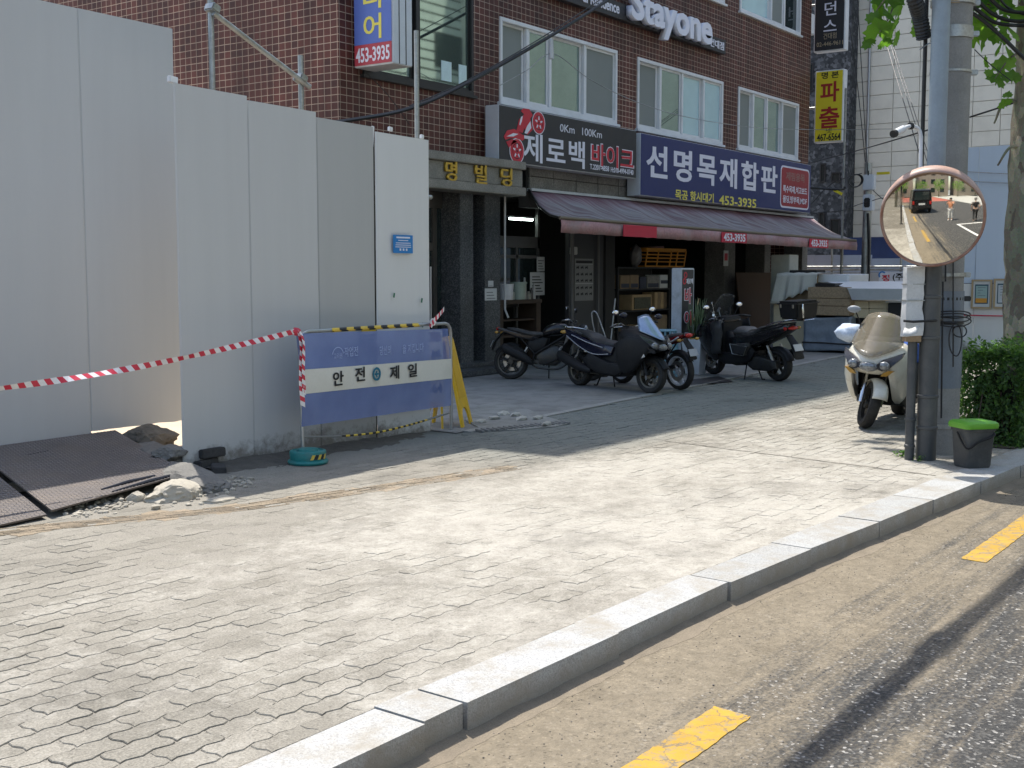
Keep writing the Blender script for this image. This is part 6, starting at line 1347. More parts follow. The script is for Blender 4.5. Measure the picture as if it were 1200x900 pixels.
# ============================================================ TIMBER YARD BEYOND THE SHOPS
def AXb(px, py, X): return AX(px, py, X)
def yardbox(name, label, cat, X, dx, p0, p1, py0, py1, m, group=None, bev=.01, par=None, wrinkle=0, z0=None):
    a, b = AX(p0, (py0 + py1) / 2, X), AX(p1, (py0 + py1) / 2, X); zt_, zb = AX((p0 + p1) / 2, py0, X).z, AX((p0 + p1) / 2, py1, X).z
    if z0 is not None: zb = z0
    bm = B()
    if not wrinkle: bx(bm, X, X + dx, b.y, a.y, zb, zt_)
    else:
        bx(bm, X, X + dx, b.y, a.y, zb, zt_); bmesh.ops.subdivide_edges(bm, edges=bm.edges[:], cuts=14, use_grid_fill=True)
        for v in bm.verts:
            q = v.co * 1.6; v.co += V((mnoise.noise(V((q.y * 1.3 + q.z * .8, q.z * .5, 1))), mnoise.noise(q + V((9, 0, 0))) * .4, mnoise.noise(q * .8 + V((0, 5, 0))) * .7)) * wrinkle + V((mnoise.noise(v.co * 6), 0, 0)) * wrinkle * .35
    if par: return O(name, bm, m, par, bevel=0 if wrinkle else bev, smooth=True if wrinkle else None)
    return tag(O(name, bm, m, base=(X, (a.y + b.y) / 2, zb), bevel=0 if wrinkle else bev, smooth=True if wrinkle else None), label, cat, group)
M_TNV = PM('slate_tarp', (.20, .235, .29), .5, var=.2, scale=2, bmp=.3, fine=20); M_TGR = PM('grey_green_tarp', (.55, .55, .49), .6, var=.12, scale=2, bmp=.2); M_SHT = PM('grey_cover_sheet', (.64, .66, .67), .45, var=.1, scale=2)
M_OSB = PM('osb_edge', (.32, .24, .155), .85, var=.5, scale=26, fine=60, bmp=.5); M_LUM = PM('pale_lumber', (.68, .58, .40), .75, var=.15, scale=5)
Xy = 23.2
yardbox('covered_stack', 'slate blue tarpaulin drawn over a low stack behind the black scooter', 'tarpaulin', Xy, 1.6, 941, 996, 371, 411, M_TNV, wrinkle=.075)
bm = B(); a, b = AX(940, 401, Xy - .05), AX(997, 404, Xy - .05); tube(bm, [a, a.lerp(b, .4) + V((-.02, 0, .01)), b], .018, 6); tag(O('tarp_rope', bm, M_CAB, base=a, smooth=60), 'dark rope tied round the slate blue tarpaulin', 'rope')
ob = T('osb_stack', 'stack of speckled brown particle boards above the slate tarpaulin', 'board stack', (Xy, AX(970, 350, Xy).y, AX(970, 370, Xy).z))
for i, (y0, y1) in enumerate(((336.5, 349.6), (350, 358.5), (358.9, 369.6))): yardbox('particle_board', '', '', Xy + .04 - .02 * i, 1.3, 946.5 - i * .6, 997 - i, y0, y1, M_OSB, par=ob)
yardbox('top_cover_scrap', 'black plastic scrap lying on the particle boards', 'scrap', Xy + .15, .9, 955, 978, 332, 336.3, M_BLK)
lu = T('lumber_stack', 'pale sawn lumber under the grey cover sheet', 'lumber', (Xy + .3, AX(1020, 360, Xy).y, AX(1020, 372, Xy).z))
for i, (y0, y1) in enumerate(((352.5, 361.5), (362, 372.5))):
    for j, (p0, p1) in enumerate(((998.5, 1018), (1018.3, 1041))): yardbox('lumber_beam', '', '', Xy + .28, 2.2, p0, p1, y0, y1, M_LUM, par=lu)
yardbox('cart_frame', 'dark trestle carrying the pale lumber', 'trestle', Xy + .35, 1.6, 999, 1060, 373, 411, M_MATK)
gc = T('grey_cover', 'grey sheet metal cover laid over the lumber', 'cover', (Xy, AX(1030, 345, Xy).y, 1.0))
a, b, c, d = AX(969, 331.5, Xy + .9), AX(1064, 331.5, Xy + .9), AX(1064, 338.5, Xy), AX(994, 338, Xy)
bm = B(); vs = [bm.verts.new(p) for p in (a + V((0, 0, .03)), b + V((0, 0, .03)), c, d)]; bm.faces.new(vs); solid(O('cover_top', bm, M_SHT, gc), .02)
bm = B(); e, f = AX(999, 351.5, Xy), AX(1064, 351.5, Xy); vs = [bm.verts.new(p + V((-.015, 0, 0))) for p in (d, c, f, e)]; bm.faces.new(vs); solid(O('cover_front', bm, PM('grey_cover_shaded', (.42, .44, .455), .5, var=.12, scale=5), gc), .02)  # same sheet in a darker grey, shade painted into the front
bm = B(); Xd = Xy + .55; ya, yb2 = AX(909, 330, Xd).y, AX(958, 330, Xd).y; zt3 = AX(930, 320.5, Xd).z; zl, zr2 = AX(918, 356, Xd).z, AX(950, 334, Xd).z; rows = []
for i in range(49):
    s_ = i / 48; y = ya + (yb2 - ya) * s_; fold = math.sin(s_ * 19 + .6) * .5 + mnoise.noise(V((s_ * 9, 2, 0))); zb_ = zl + (zr2 - zl) * max(0, s_ - .18) ** .8 + .05 * mnoise.noise(V((s_ * 11, 7, 0)))
    col = [(Xd + 1.1, y, zt3 + .01), (Xd + .5, y + .01 * fold, zt3 + .02 + .015 * fold)]
    for j in range(9):
        q = j / 8; col.append((Xd - .02 - .055 * fold * q - .04 * q, y + .10 * (q - .3) * (1 - s_) * 1.2 + .02 * fold * q, zt3 - (zt3 - zb_) * q))
    rows.append(col)
loft(bm, rows, closed=False); o = tag(O('draped_cover', bm, M_TGR, base=(Xd, (ya + yb2) / 2, zl), smooth=True), 'grey green tarpaulin hanging in folds over goods at the end of the shop', 'tarpaulin'); solid(o, .006)
yardbox('covered_goods', 'dark goods half hidden under the hanging tarpaulin', 'goods', Xy + .62, .95, 913, 953, 323, 354, M_CARD)
yardbox('draped_cover_band', 'pale grey folded sheet on top beside the hanging tarpaulin', 'sheet', Xy + .9, 1.2, 952, 994.5, 321.5, 331, M_SHT, wrinkle=.02)
yardbox('pallet_crate', 'cream plank crate under the hanging tarpaulin', 'crate', Xy + .65, 1.0, 906, 945, 354, 412, M_LUM)
yardbox('black_speaker_box', 'black box with white lid at the end of the lumber', 'box', Xy + .2, .7, 1040, 1064, 355, 400, M_BLK); yardbox('white_box_lid', 'white lid board lying on the black box', 'board', Xy + .18, .75, 1037, 1064, 352.6, 354.6, M_WFR)
wc = yardbox('white_cabinet', 'small dingy white cabinet under the awning end', 'cabinet', Xy + 1.2, .5, 903.5, 925, 298.5, 319.5, PM('dingy_white', (.42, .42, .37), .6, var=.15, scale=9), z0=.02)
yardbox('rack_bar', 'dark bar lying on goods below the last pier', 'bar', Xy + .95, .5, 925, 957, 316.5, 320.5, M_BLK)

# ============================================================ FAR SIDE OF THE ALLEY
def signface(name, label, X, p0, p1, py0, py1, m, thick=.26):
    a, b = AX(p0, (py0 + py1) / 2, X), AX(p1, (py0 + py1) / 2, X); z1, z0 = AX((p0 + p1) / 2, py0, X).z, AX((p0 + p1) / 2, py1, X).z
    t = T(name, label, 'sign', (X, (a.y + b.y) / 2, z0)); bm = B(); bx(bm, X + .012, X + thick, b.y, a.y, z0, z1); O('sign_case', bm, M_WFR, t, bevel=.012)
    bm = B(); bx(bm, X, X + .01, b.y + .03, a.y - .03, z0 + .03, z1 - .03); O('sign_face', bm, m, t)
    bm = B(); tube(bm, [(X + .12, a.y, (z0 + z1) / 2), (X + .12, max(a.y + .2, YF + .05), (z0 + z1) / 2)], .03); O('bracket', bm, M_GALV, t, smooth=60)
    return t, X, (a.y + b.y) / 2, a.y - b.y, z0, z1
L_ = (0, -1, 0); M_YSG = PM('yellow_sign_face', (.70, .58, .03), .4, var=.04); M_DRD = PM('dark_red_letter', (.32, .02, .02), .5); M_GOLDP = PM('tan_letter', (.42, .34, .22), .5)
t, X, ym_, wd_, z0, z1 = signface('projecting_sign', 'black projecting sign with white letters above the yellow one', 29.4, 954.5, 991, -55, 59.5, M_SBLK)
def vt(s, py, hpx, k, m, bold=.0):
    z = AX(972, py, X).z; h = abs(AX(972, py - hpx / 2, X).z - AX(972, py + hpx / 2, X).z); txt(s, (X, ym_ - .02, z), L_, U_, h, wd_ * k, m, t, bold=bold)
vt('던', 10, 16, .38, M_LW, .01); vt('스', 30, 13, .42, M_LW, .01); vt('지', -14, 15, .38, M_LW, .01); vt('레', -36, 15, .38, M_LW, .01); vt('건대점', 42, 7, .42, M_GOLDP); vt('02-446-9611', 51, 5, .84, M_GOLDP)
t, X, ym_, wd_, z0, z1 = signface('projecting_sign', 'yellow projecting sign with big dark red letters', 29.42, 954.5, 988, 82, 166.5, M_YSG)
vt('명 본', 88, 8, .6, M_BT, .02); vt('파', 107.5, 24, .66, M_DRD, .022); vt('출', 137.5, 25, .70, M_DRD, .022); vt('넷', 153, 6, .2, M_BT); vt('467-6564', 160.5, 8.5, .82, M_BT, .02)
bm = B(); p = AX(949, 29, 29.9); box(bm, (29.9, p.y, p.z), (.3, .2, .5)); tag(O('meter_box', bm, M_SIDE, base=p, bevel=.01), 'grey metal box on the brown building beside the black projecting sign', 'box')
# dark granite neighbour
XD = 45.2; yd = AX(994, 170, XD).y
db = T('dark_granite_building', 'dark speckled granite building glimpsed beyond the brown building', 'building', (XD, yd, 0))
hol = [(14.6 - .3, 14.6 + .0, 0, 0)]
bm = B(); bx(bm, XD, XD + 9, yd, yd + 12, 0, 24); O('wall', bm, M_GRD2, db)
for p0, p1, y0, y1 in ((962.5, 966.5, 193, 212), (975.5, 983.5, 203.5, 212), (960.5, 965, 250, 275), (974, 983, 258, 275), (946, 952, 76, 106)):
    a, b = AX(p0, (y0 + y1) / 2, XD), AX(p1, (y0 + y1) / 2, XD); zt_, zb = AX(p0, y0, XD).z, AX(p0, y1, XD).z
    bm = B()
    for q in ((b.y - .05, a.y + .05, zt_, zt_ + .05), (b.y - .05, a.y + .05, zb - .05, zb), (b.y - .05, b.y, zb, zt_), (a.y, a.y + .05, zb, zt_)): bx(bm, XD - .04, XD + .02, *q)
    o = O('window', bm, M_DFR, db); bm = B(); bx(bm, XD - .012, XD + .01, b.y + .001, a.y - .001, zb + .001, zt_ - .001); O('pane', bm, M_GLD, o)
# cream tiled building, tile by tile
XC = 46.0; M_CRE = PM('cream_cladding', (.74, .685, .565), .6, var=.05, scale=.6, dirt=(.42, .38, .3), dirt_amt=.35, dirt_scale=.8, world=True); M_CRJ = PM('cream_joint', (.62, .59, .51), .8)
cb_ = T('cream_clad_building', 'large cream building clad in big stone tiles', 'building', (XC, 14, 0)); yl = AX(985, 150, XC).y; zb = AX(1050, 279, XC).z
bm = B(); bx(bm, XC + .03, XC + 14, -14, yl + 4, zb, 19); O('wall', bm, M_CRJ, cb_)
tw, th = .98, .545; base_me = None; nrow = int((AX(1100, -8, XC).z - zb) / th) + 1
for r in range(nrow):
    for k in range(9):
        y = yl + .9 - (k + .5) * tw; z = zb + (r + .5) * th
        if base_me is None:
            bm = B(); box(bm, (XC, y, z), (.05, tw - .022, th - .022)); o = O('cladding_tile', bm, M_CRE, cb_); base_me = o; by, bz = y, z
        else:
            o = base_me.copy(); C.objects.link(o); o.parent = cb_; o.location = (RND.uniform(-.006, .006), y - by, z - bz)
bm = B(); bx(bm, XC + .02, XC + .3, -6, yl + 2, .0, zb - .02); O('shop_glass', bm, PM('dark_blue_glass', (.015, .02, .035), .08, var=.1, spec=.7), cb_)
bm = B(); bx(bm, XC - .25, XC + .04, -6, yl + 2, zb - .35, zb - .02); O('fascia', bm, M_BLK, cb_)
bm = B(); tube(bm, [(XC - .08, AX(1020, 60, XC).y, zb), (XC - .08, AX(1020, 60, XC).y, 14)], .05); O('downpipe', bm, M_ALU, cb_, smooth=60)
# site fence with scaffold between
XM = 31.0
mf = T('site_fence', 'pale blue site fence with scaffold rails beyond the yard', 'fence', (XM, AX(1000, 330, XM).y, 0)); M_PB = PM('pale_blue_panel', (.50, .56, .66), .5, var=.08, scale=1); M_PW = PM('off_white_panel', (.60, .60, .60), .5, var=.08, scale=1)
y = AX(930, 330, XM).y + .2
yend = AX(1085, 330, XM).y
while y > yend:
    px = 600 + FPX * (V((XM, y, 0)).dot(RT)) / V((XM, y, 0)).dot(FH); zt_ = AX(px, 299 if px < 988 else 303, XM).z
    bm = B(); bx(bm, XM, XM + .03, y - .775, y, 1.62, zt_); O('panel', bm, M_PB, mf); bm = B(); bx(bm, XM + .005, XM + .035, y - .775, y, .0, 1.615); O('panel', bm, M_PW, mf); y -= .78
for px in (975, 987, 1019, 1056):
    p = AX(px, 300, XM - .2); bm = B(); tube(bm, [(XM - .2, p.y, 0), (XM - .2, p.y, p.z + (.5 if px > 980 else .2))], .03); O('scaffold_post', bm, M_GALV, mf, smooth=60)
for z in (AX(1000, 312.5, XM - .25).z, AX(1000, 316, XM - .25).z):
    bm = B(); tube(bm, [(XM - .25, AX(938, 312, XM).y, z), (XM - .25, yend, z)], .024); O('scaffold_rail', bm, M_GALV, mf, smooth=60)
bm = B(); p = AX(1000, 292, XM + .6); tube(bm, [(XM + .6, AX(985, 292, XM).y, p.z), (XM + .6, yend, p.z)], .03); O('scaffold_rail', bm, M_GALV, mf, smooth=60)
a, b = AX(985, 306, XM + .5), AX(1068, 306, XM + .5); bm = B(); rows = [[(XM + .5 + .04 * mnoise.noise(V((i * .7, j, 0))), a.y + (b.y - a.y) * i / 24, 1.6 + .95 * j / 5) for j in range(6)] for i in range(25)]; loft(bm, rows, closed=False); tag(O('safety_net', bm, PM('dark_blue_net', (.03, .05, .13), .8, var=.3, scale=3), base=(XM + .5, (a.y + b.y) / 2, 1.6), smooth=True), 'dark blue safety net behind the site fence', 'net')
t = T('site_banner', 'white banner with blue swirl and red and black letters on the site fence', 'banner', AX(1046, 325, XM - .3)); a, b = AX(1030, 325, XM - .3), AX(1072, 325, XM - .3); zt_, zb = AX(1046, 318.5, XM - .3).z, AX(1046, 331.5, XM - .3).z
bm = B(); bx(bm, XM - .31, XM - .30, b.y, a.y, zb, zt_); O('sheet', bm, PM('banner_sheet', (.66, .68, .74), .6), t)
zc = (zt_ + zb) / 2; txt('정', (XM - .31, AX(1038, 325, XM - .3).y, zc - .02), L_, U_, .17, .2, M_LR, t, bold=.03); txt('(주)', (XM - .31, AX(1054, 325, XM - .3).y, zc), L_, U_, .20, .34, M_BT, t, bold=.02)
M = frame_of((XM - .313, AX(1034, 322, XM - .3).y, zc + .06), L_, U_); bm = B(); lathe(bm, [(.06, 0), (.10, 0), (.10, .002), (.06, .002), (.06, 0)], M, 16, a0=.6, a1=3.9); O('swirl', bm, PM('banner_blue', (.05, .2, .5), .6), t)
# thin service pole
dp = 28.2; p = AD(1014, 330, dp); sp = T('service_pole', 'thin grey steel service pole with a box and coiled cable', 'pole', (p.x, p.y, 0)); pt = AD(1014.5, 192, dp)
bm = B(); tube(bm, [(p.x, p.y, 0), (p.x, p.y, pt.z)], [.12, .09], 10); O('shaft', bm, M_GALV, sp, smooth=60)
for y0, y1, w_, d_ in ((206, 224, .26, .2), (229, 248, .22, .24), (233, 244, .14, .3)):
    a, b = AD(1016, y0, dp), AD(1016, y1, dp); bm = B(); box(bm, (p.x - .08, p.y - .06, (a.z + b.z) / 2), (d_, w_, a.z - b.z)); O('equipment_box', bm, M_SIDE if y0 < 232 else M_BLK, sp, bevel=.02)
bm = B(); tube(bm, [AD(1017, 250, dp - .25), AD(1018.5, 285, dp - .25), AD(1017.5, 333, dp - .25)], .035, 6); O('black_cable', bm, M_CAB, sp, smooth=60)
bm = B(); tube(bm, [(p.x - .25, p.y + .5, 1), (p.x - .25, p.y + .5, 5.9)], .03, 6); O('side_rod', bm, M_GALV, sp, smooth=60)
cc = AD(1002.5, 212, dp - .3)
for i in range(3):
    bm = B(); M = frame_of(cc, RT + V((0, 0, .15)), UP); tube(bm, [M @ V(((.145 + .012 * i) * math.cos(q), .145 * math.sin(q), .02 * i)) for q in [2 * math.pi * j / 22 for j in range(22)]], .014, 6, closed=True); O('cable_coil', bm, M_CAB, sp, smooth=60)
for i, pts in enumerate((((950, 240), (975, 215), (1010, 203)), ((950, 220), (985, 222), (990, 219)), ((952, 250), (985, 247), (1005, 240), (1018, 236)), ((1020, 236), (1035, 232), (1046, 238)), ((1022, 222), (1033, 232), (1045, 240)), ((1005, 0), (1016, 190), (1018, 200)), ((996, 30), (1006, 110), (1014, 190)))):
    cable('service_wire', ['wire from the navy sign corner up to the service pole top', 'short wire stub by the yellow cable tag', 'drooping wire below the coil at the service pole', 'wire looping right of the service pole', 'wire hanging off the service pole box', 'wire dropping vertically onto the service pole', 'second steep wire left of the service pole'][i], [AD(*q, dp - .4) for q in pts], .010 if i != 1 else .03, 4)
p = AD(982, 225, dp - .4); bm = B(); box(bm, p, (.05, .22, .06), rot=(.5, 0, 0)); tag(O('cable_tag', bm, M_YSG, base=p), 'yellow tag hanging on a cable left of the coil', 'tag')
p = AD(1035, 203, dp); bm = B(); box(bm, p, (.05, .3, .06)); tag(O('cable_tag', bm, M_YSG, base=p), 'yellow tag on the wire right of the service pole', 'tag')
for i, (a, b, r) in enumerate((((1040, 55), (1088, 215), .011), ((1043, 50), (1093, 210), .009), ((1048, 58), (1096, 205), .009))): cable('stay_wire', ['leftmost of three steep stay wires before the cream building', 'middle of three steep stay wires before the cream building', 'rightmost of three steep stay wires before the cream building'][i], [AD(a[0] - 14, a[1] - 60, 30), AD(*a, 29), AD(*b, 24)], r, 4)
cable('span_wire', 'long black wire crossing from the facade past the mirror to the tree', [AD(946, 192, 26), AD(1010, 175, 20), AD(1085, 153, 15), AD(1150, 133, 13.5), AD(1190, 120, 13), AD(1230, 108, 12.6)], .010)
# tall hoarding with notice boards
XH = 25.4; M_HB = panel_mat('tall_panel_sky_tint', (.55, .63, .73)); M_HW = panel_mat('tall_panel_white', (.78, .755, .71))  # blue sky reflection put into the colour of the upper panels
hf = T('tall_hoarding', 'very tall pale hoarding with sky-tinted upper panels behind the hedge', 'fence', (XH, AX(1160, 400, XH).y, 0)); y = AX(1121, 300, XH).y; zt_ = AX(1150, 172, XH).z; zm = AX(1150, 332, XH).z; i = 0
while y > 2.0:
    wq = .80 if i else .38
    bm = B(); bx(bm, XH, XH + .03, y - wq + .006, y - .002, zm, zt_); O('panel', bm, M_HB, hf, bevel=.006); bm = B(); bx(bm, XH + .004, XH + .034, y - wq + .006, y - .002, 0, zm - .01); O('panel', bm, M_HW, hf, bevel=.006); y -= wq; i += 1
for py in (201, 212):
    bm = B(); p = AX(1130, py, XH - .04); q = AX(1240, py + 2, XH - .04); tube(bm, [p, p.lerp(q, .5) + V((0, 0, -.03)), q], .008, 5); O('tie_wire', bm, M_GALV, hf)
p, q = AX(1124, 369, XH - .06), AX(1240, 368, XH - .06); cable('red_rope', 'red rope strung across the tall hoarding', [p, p.lerp(q, .5) + V((0, 0, -.03)), q], .014, m=M_TR)
for k, (p0, p1, y0, y1) in enumerate(((1138, 1162, 327.5, 361.5), (1164, 1189.5, 326.5, 361.5))):
    a, b = AX(p0, 345, XH - .05), AX(p1, 345, XH - .05); z1, z0 = AX(p0, y0, XH - .05).z, AX(p0, y1, XH - .05).z
    t = T('notice_board', ['tan framed notice board with an orange strip at its foot', 'tan framed notice board next to the tree trunk'][k], 'notice board', (XH - .05, (a.y + b.y) / 2, z0)); bm = B()
    for r in ((b.y, a.y, z1 - .035, z1), (b.y, a.y, z0, z0 + .035), (b.y, b.y + .035, z0 + .0351, z1 - .0351), (a.y - .035, a.y, z0 + .0351, z1 - .0351)): bx(bm, XH - .05, XH - .01, *r)
    O('frame', bm, PM('tan_frame', (.42, .31, .18), .6), t); bm = B(); bx(bm, XH - .03, XH - .012, b.y + .036, a.y - .036, z0 + .036, z1 - .036); O('backing', bm, M_PAPW, t)
    bm = B(); bx(bm, XH - .036, XH - .031, b.y + .07, a.y - .07, z0 + .10, z1 - .10); O('sheet_edge', bm, PM('teal_dark', (.04, .09, .12), .5), t); bm = B(); bx(bm, XH - .041, XH - .037, b.y + .09, a.y - .09, z0 + .12, z1 - .13); ps_ = O('poster_sheet', bm, PM('pale_sheet', (.32, .45, .42) if k == 0 else (.50, .53, .55), .5), t)
    if k == 0: bm = B(); bx(bm, XH - .045, XH - .042, b.y + .09, a.y - .09, z0 + .12, z0 + .21); O('orange_strip', bm, PM('orange_print', (.65, .30, .04), .5), t)
    for j in range(7):
        zq = z1 - .17 - j * .055
        if zq > z0 + .24: bm = B(); bx(bm, XH - .045, XH - .042, b.y + .12 + .05 * (j % 3), a.y - .13, zq, zq + .014); O('print_line', bm, PM('grey_print', (.2, .24, .25), .6) if j == 0 else bpy.data.materials['grey_print'], t)
# far greenery between
# ============================================================ POLE, MIRROR, BIN, HEDGE, TREE
def leaf_mat(name, a, b, tr):
    m, n, p, L = nodes(name); isl = N(n, 'NewGeometry').outputs['Random Per Island']; oi = N(n, 'ObjectInfo').outputs['Random']; ad = N(n, 'Math', operation='ADD'); L(isl, ad.inputs[0]); L(oi, ad.inputs[1]); fr = N(n, 'Math', operation='FRACT'); L(ad.outputs[0], fr.inputs[0])
    c = mix(n, fr.outputs[0], a, b); z = noise_(n, N(n, 'TexCoord').outputs['Object'], 30, 3); c = mix(n, .25, c, z.outputs['Color'], 'OVERLAY'); L(c, p.inputs['Base Color']); p.inputs['Roughness'].default_value = .5; p.inputs['Specular IOR Level'].default_value = .35
    t = N(n, 'BsdfTranslucent'); c2 = mix(n, 1.0, c, tr, 'MULTIPLY'); L(c2, t.inputs[0]); ms = N(n, 'MixShader'); ms.inputs[0].default_value = .5; L(p.outputs[0], ms.inputs[1]); L(t.outputs[0], ms.inputs[2]); L(ms.outputs[0], n.nodes['Material Output'].inputs[0]); return m
M_LEAF = leaf_mat('plane_tree_leaf', (.055, .115, .026), (.12, .21, .042), (2.6, 3.0, 1.0)); M_HEDGE = leaf_mat('hedge_leaf', (.03, .065, .022), (.12, .20, .065), (2.0, 2.4, .9))
M_PCON = PM('pole_concrete', (.26, .255, .24), .85, var=.25, scale=3, fine=80, bmp=.3, dirt=(.16, .155, .14), dirt_amt=.6, dirt_scale=2.5); M_PIPE = PM('grey_conduit', (.24, .29, .33), .45, var=.08, scale=2, dirt=(.13, .14, .15), dirt_amt=.4); M_PIPED = PM('dark_grey_sleeve', (.058, .062, .065), .5, var=.15, scale=3, dirt=(.14, .135, .12), dirt_amt=.5)
pc = AD(1105.5, 340, 10.55); PX, PY = pc.x, pc.y; RP = .165
pole = T('utility_pole', 'concrete utility pole strapped with grey conduits beside the hedge', 'utility pole', (PX, PY, 0))
bm = B(); tube(bm, [(PX, PY, -.05), (PX, PY, 4.5), (PX, PY, 9.5)], [RP + .004, RP, RP - .03], 28); O('shaft', bm, M_PCON, pole, smooth=60)
zA, zB = AD(1112, 341, 10.5).z, AD(1112, 455, 10.5).z
bm = B(); lathe(bm, [(RP + .006, zB), (RP + .008, zA), (RP + .012, zA), (RP + .010, zB), (RP + .006, zB)], Matrix.Translation((PX, PY, 0)), 28); O('sheet_wrap', bm, PM('blue_grey_sheet', (.17, .20, .235), .45, var=.12, scale=2, dirt=(.1, .11, .12), dirt_amt=.4), pole, smooth=40)
for py, w_, ex in ((44, .10, .012), (88, .02, .01), (9, .05, .02), (322, .03, .02), (350, .025, .012), (378, .03, .014), (500, .04, .012)):
    z = AD(1112, py, 10.5).z; bm = B(); lathe(bm, [(RP + .002, z - w_ / 2), (RP + ex, z - w_ / 2), (RP + ex, z + w_ / 2), (RP + .002, z + w_ / 2)], Matrix.Translation((PX, PY, 0)), 26); O('strap', bm, M_GALV if py not in (350, 378) else M_CAB, pole, smooth=40)
    bm = B(); q = V((.55, -.83, 0)).normalized() if py != 350 else V((.4, -.9, 0)).normalized(); box(bm, (PX + q.x * (RP + .03), PY + q.y * (RP + .03), z), (.05, .07, .045), rot=(0, 0, .5)); O('strap_bolt', bm, M_GALV if py != 350 else M_CAB, pole, bevel=.006)
def stand_pipe(name, px, d, r, z0, z1, m, rings=(), lab=None):
    p = AD(px, 400, d); bm = B(); tube(bm, [(p.x, p.y, z0), (p.x, p.y, z1)], r, 20); o = O(name, bm, m, pole, smooth=60)
    for z in rings: bm = B(); lathe(bm, [(r, z - .015), (r + .008, z - .01), (r + .008, z + .01), (r, z + .015)], Matrix.Translation((p.x, p.y, 0)), 20); O('pipe_joint', bm, m, o, smooth=40)
    return p
zsl = AD(1090, 205, 10.2).z
p1_ = stand_pipe('conduit', 1090.3, 10.22, .074, zsl - .04, 6.5, M_PIPE); stand_pipe('conduit_sleeve', 1089.3, 10.2, .0825, -.02, zsl, M_PIPED, (.28, .55, 1.05, 1.4)); p2_ = stand_pipe('small_conduit', 1069.6, 10.2, .039, -.02, 1.1, M_PIPED, (.35, .12))
p = AD(1083.5, 80, 10.15); bm = B(); tube(bm, [(p.x, p.y, 1.6), (p.x, p.y, 5.5)], .018, 8); O('black_riser', bm, M_CAB, pole, smooth=60)
bm = B(); pts = smoothpath([AD(1062, -30, 9.9), AD(1072, 0, 9.95), AD(1078, 20, 10.05), AD(1083, 45, 10.12)], 14); tube(bm, pts, [.06 + .008 * (i % 2) for i in range(len(pts))], 12); O('corrugated_conduit', bm, M_CAB, pole)
for px0, px1, y0, y1, r in ((1108, 1108, -20, 330, .008), (1117, 1117, -20, 430, .007), (1121, 1117.5, 20, 128, .005), (1109, 1116, 95, 128, .005), (1117.5, 1117, 130, 196, .013), (1105, 1103, 330, 490, .008)):
    bm = B(); a, b = AD(px0, y0, 10.33), AD(px1, y1, 10.33); tube(bm, [a, a.lerp(b, .5), b], r, 6); O('pole_cable', bm, M_CAB, pole, smooth=60)
for k, (px, py, rx_, ry) in enumerate(((1112, 372, .17, .04), (1112, 376, .175, .045), (1113, 368, .16, .03), (1119, 398, .055, .14), (1124, 388, .06, .05))):
    bm = B(); c_ = AD(px, py, 10.30 if k > 2 else 10.42); tube(bm, [c_ + RT * rx_ * math.cos(q) + UP * ry * math.sin(q) - FH * (.05 + .10 * (1 - abs(math.cos(q)))) * (1 if k < 3 else .2) for q in [2 * math.pi * j / 20 for j in range(20)]], .006, 5, closed=True); O('cable_loop', bm, M_CAB, pole, smooth=60)
bm = B(); z = AD(1090, 376, 10.1).z; tube(bm, [AD(1059, 376, 10.05), AD(1070, 377, 10.05), AD(1090, 376, 10.03), AD(1104, 375, 10.2)], .012, 6); O('tie_band', bm, M_CAB, pole, smooth=60)
for py in (51,):
    bm = B(); tube(bm, [AD(1078, 58, 10.05), AD(1088, 51, 10.1), AD(1104, 49.5, 10.12)], .006, 5); O('wire_tie', bm, M_ALU, pole)
bm = B(); a = AD(1118, 30, 10.33); box(bm, a, (.02, .13, .11), rot=(0, 0, .2)); O('number_plate', bm, M_PCON, pole)
txt('1 0', AD(1131, 35, 10.42), RT, (0, 0, 1), .035, .07, M_BT, pole); txt('관', AD(1130, 57, 10.42), RT, (0, 0, 1), .05, .05, PM('faded_print', (.2, .2, .19), .8), pole)
# white crumpled wrapping round a box on the small conduit
a, b = AD(1060, 313, 10.1), AD(1079.5, 394, 10.1); wc_ = AD(1069.8, 350, 10.16); bm = B(); box(bm, (wc_.x, wc_.y, (a.z + b.z) / 2), (.12, .15, a.z - b.z), rot=Matrix.Rotation(math.atan2(FH.y, FH.x), 3, 'Z')); bmesh.ops.subdivide_edges(bm, edges=bm.edges[:], cuts=9, use_grid_fill=True)
for v in bm.verts: v.co += V((mnoise.noise(v.co * 9), mnoise.noise(v.co * 9 + V((5, 0, 0))), 0)) * .018 + V((0, 0, mnoise.noise(v.co * 5) * .02))
wr = tag(O('wrapped_box', bm, PM('crumpled_white_wrap', (.55, .56, .56), .45, var=.12, scale=9, bmp=.6), base=(wc_.x, wc_.y, b.z), smooth=30), 'white crumpled wrapping round a box on the thin conduit', 'wrapped box')
for k, py in enumerate((333, 352)):
    bm = B(); z = AD(1070, py, 10.1).z; box(bm, (wc_.x, wc_.y, z), (.132, .162, .006), rot=Matrix.Rotation(math.atan2(FH.y, FH.x), 3, 'Z')); O('tape_line', bm, M_GALV, wr)
bm = B(); rows = [[AD(1060 + 18 * t - 3 * s, 384 + 9 * s + 2 * math.sin(t * 5), 10.02 - .05 * s) for s in (0, .5, 1)] for t in (0, .25, .5, .75, 1)]; loft(bm, rows, closed=False); solid(O('loose_flap', bm, PM('flap_white', (.5, .5, .48), .5), wr, smooth=True))
bm = B(); box(bm, (wc_.x, wc_.y, b.z - .02), (.10, .13, .06), rot=Matrix.Rotation(math.atan2(FH.y, FH.x), 3, 'Z')); O('cardboard_foot', bm, M_CARD, wr)
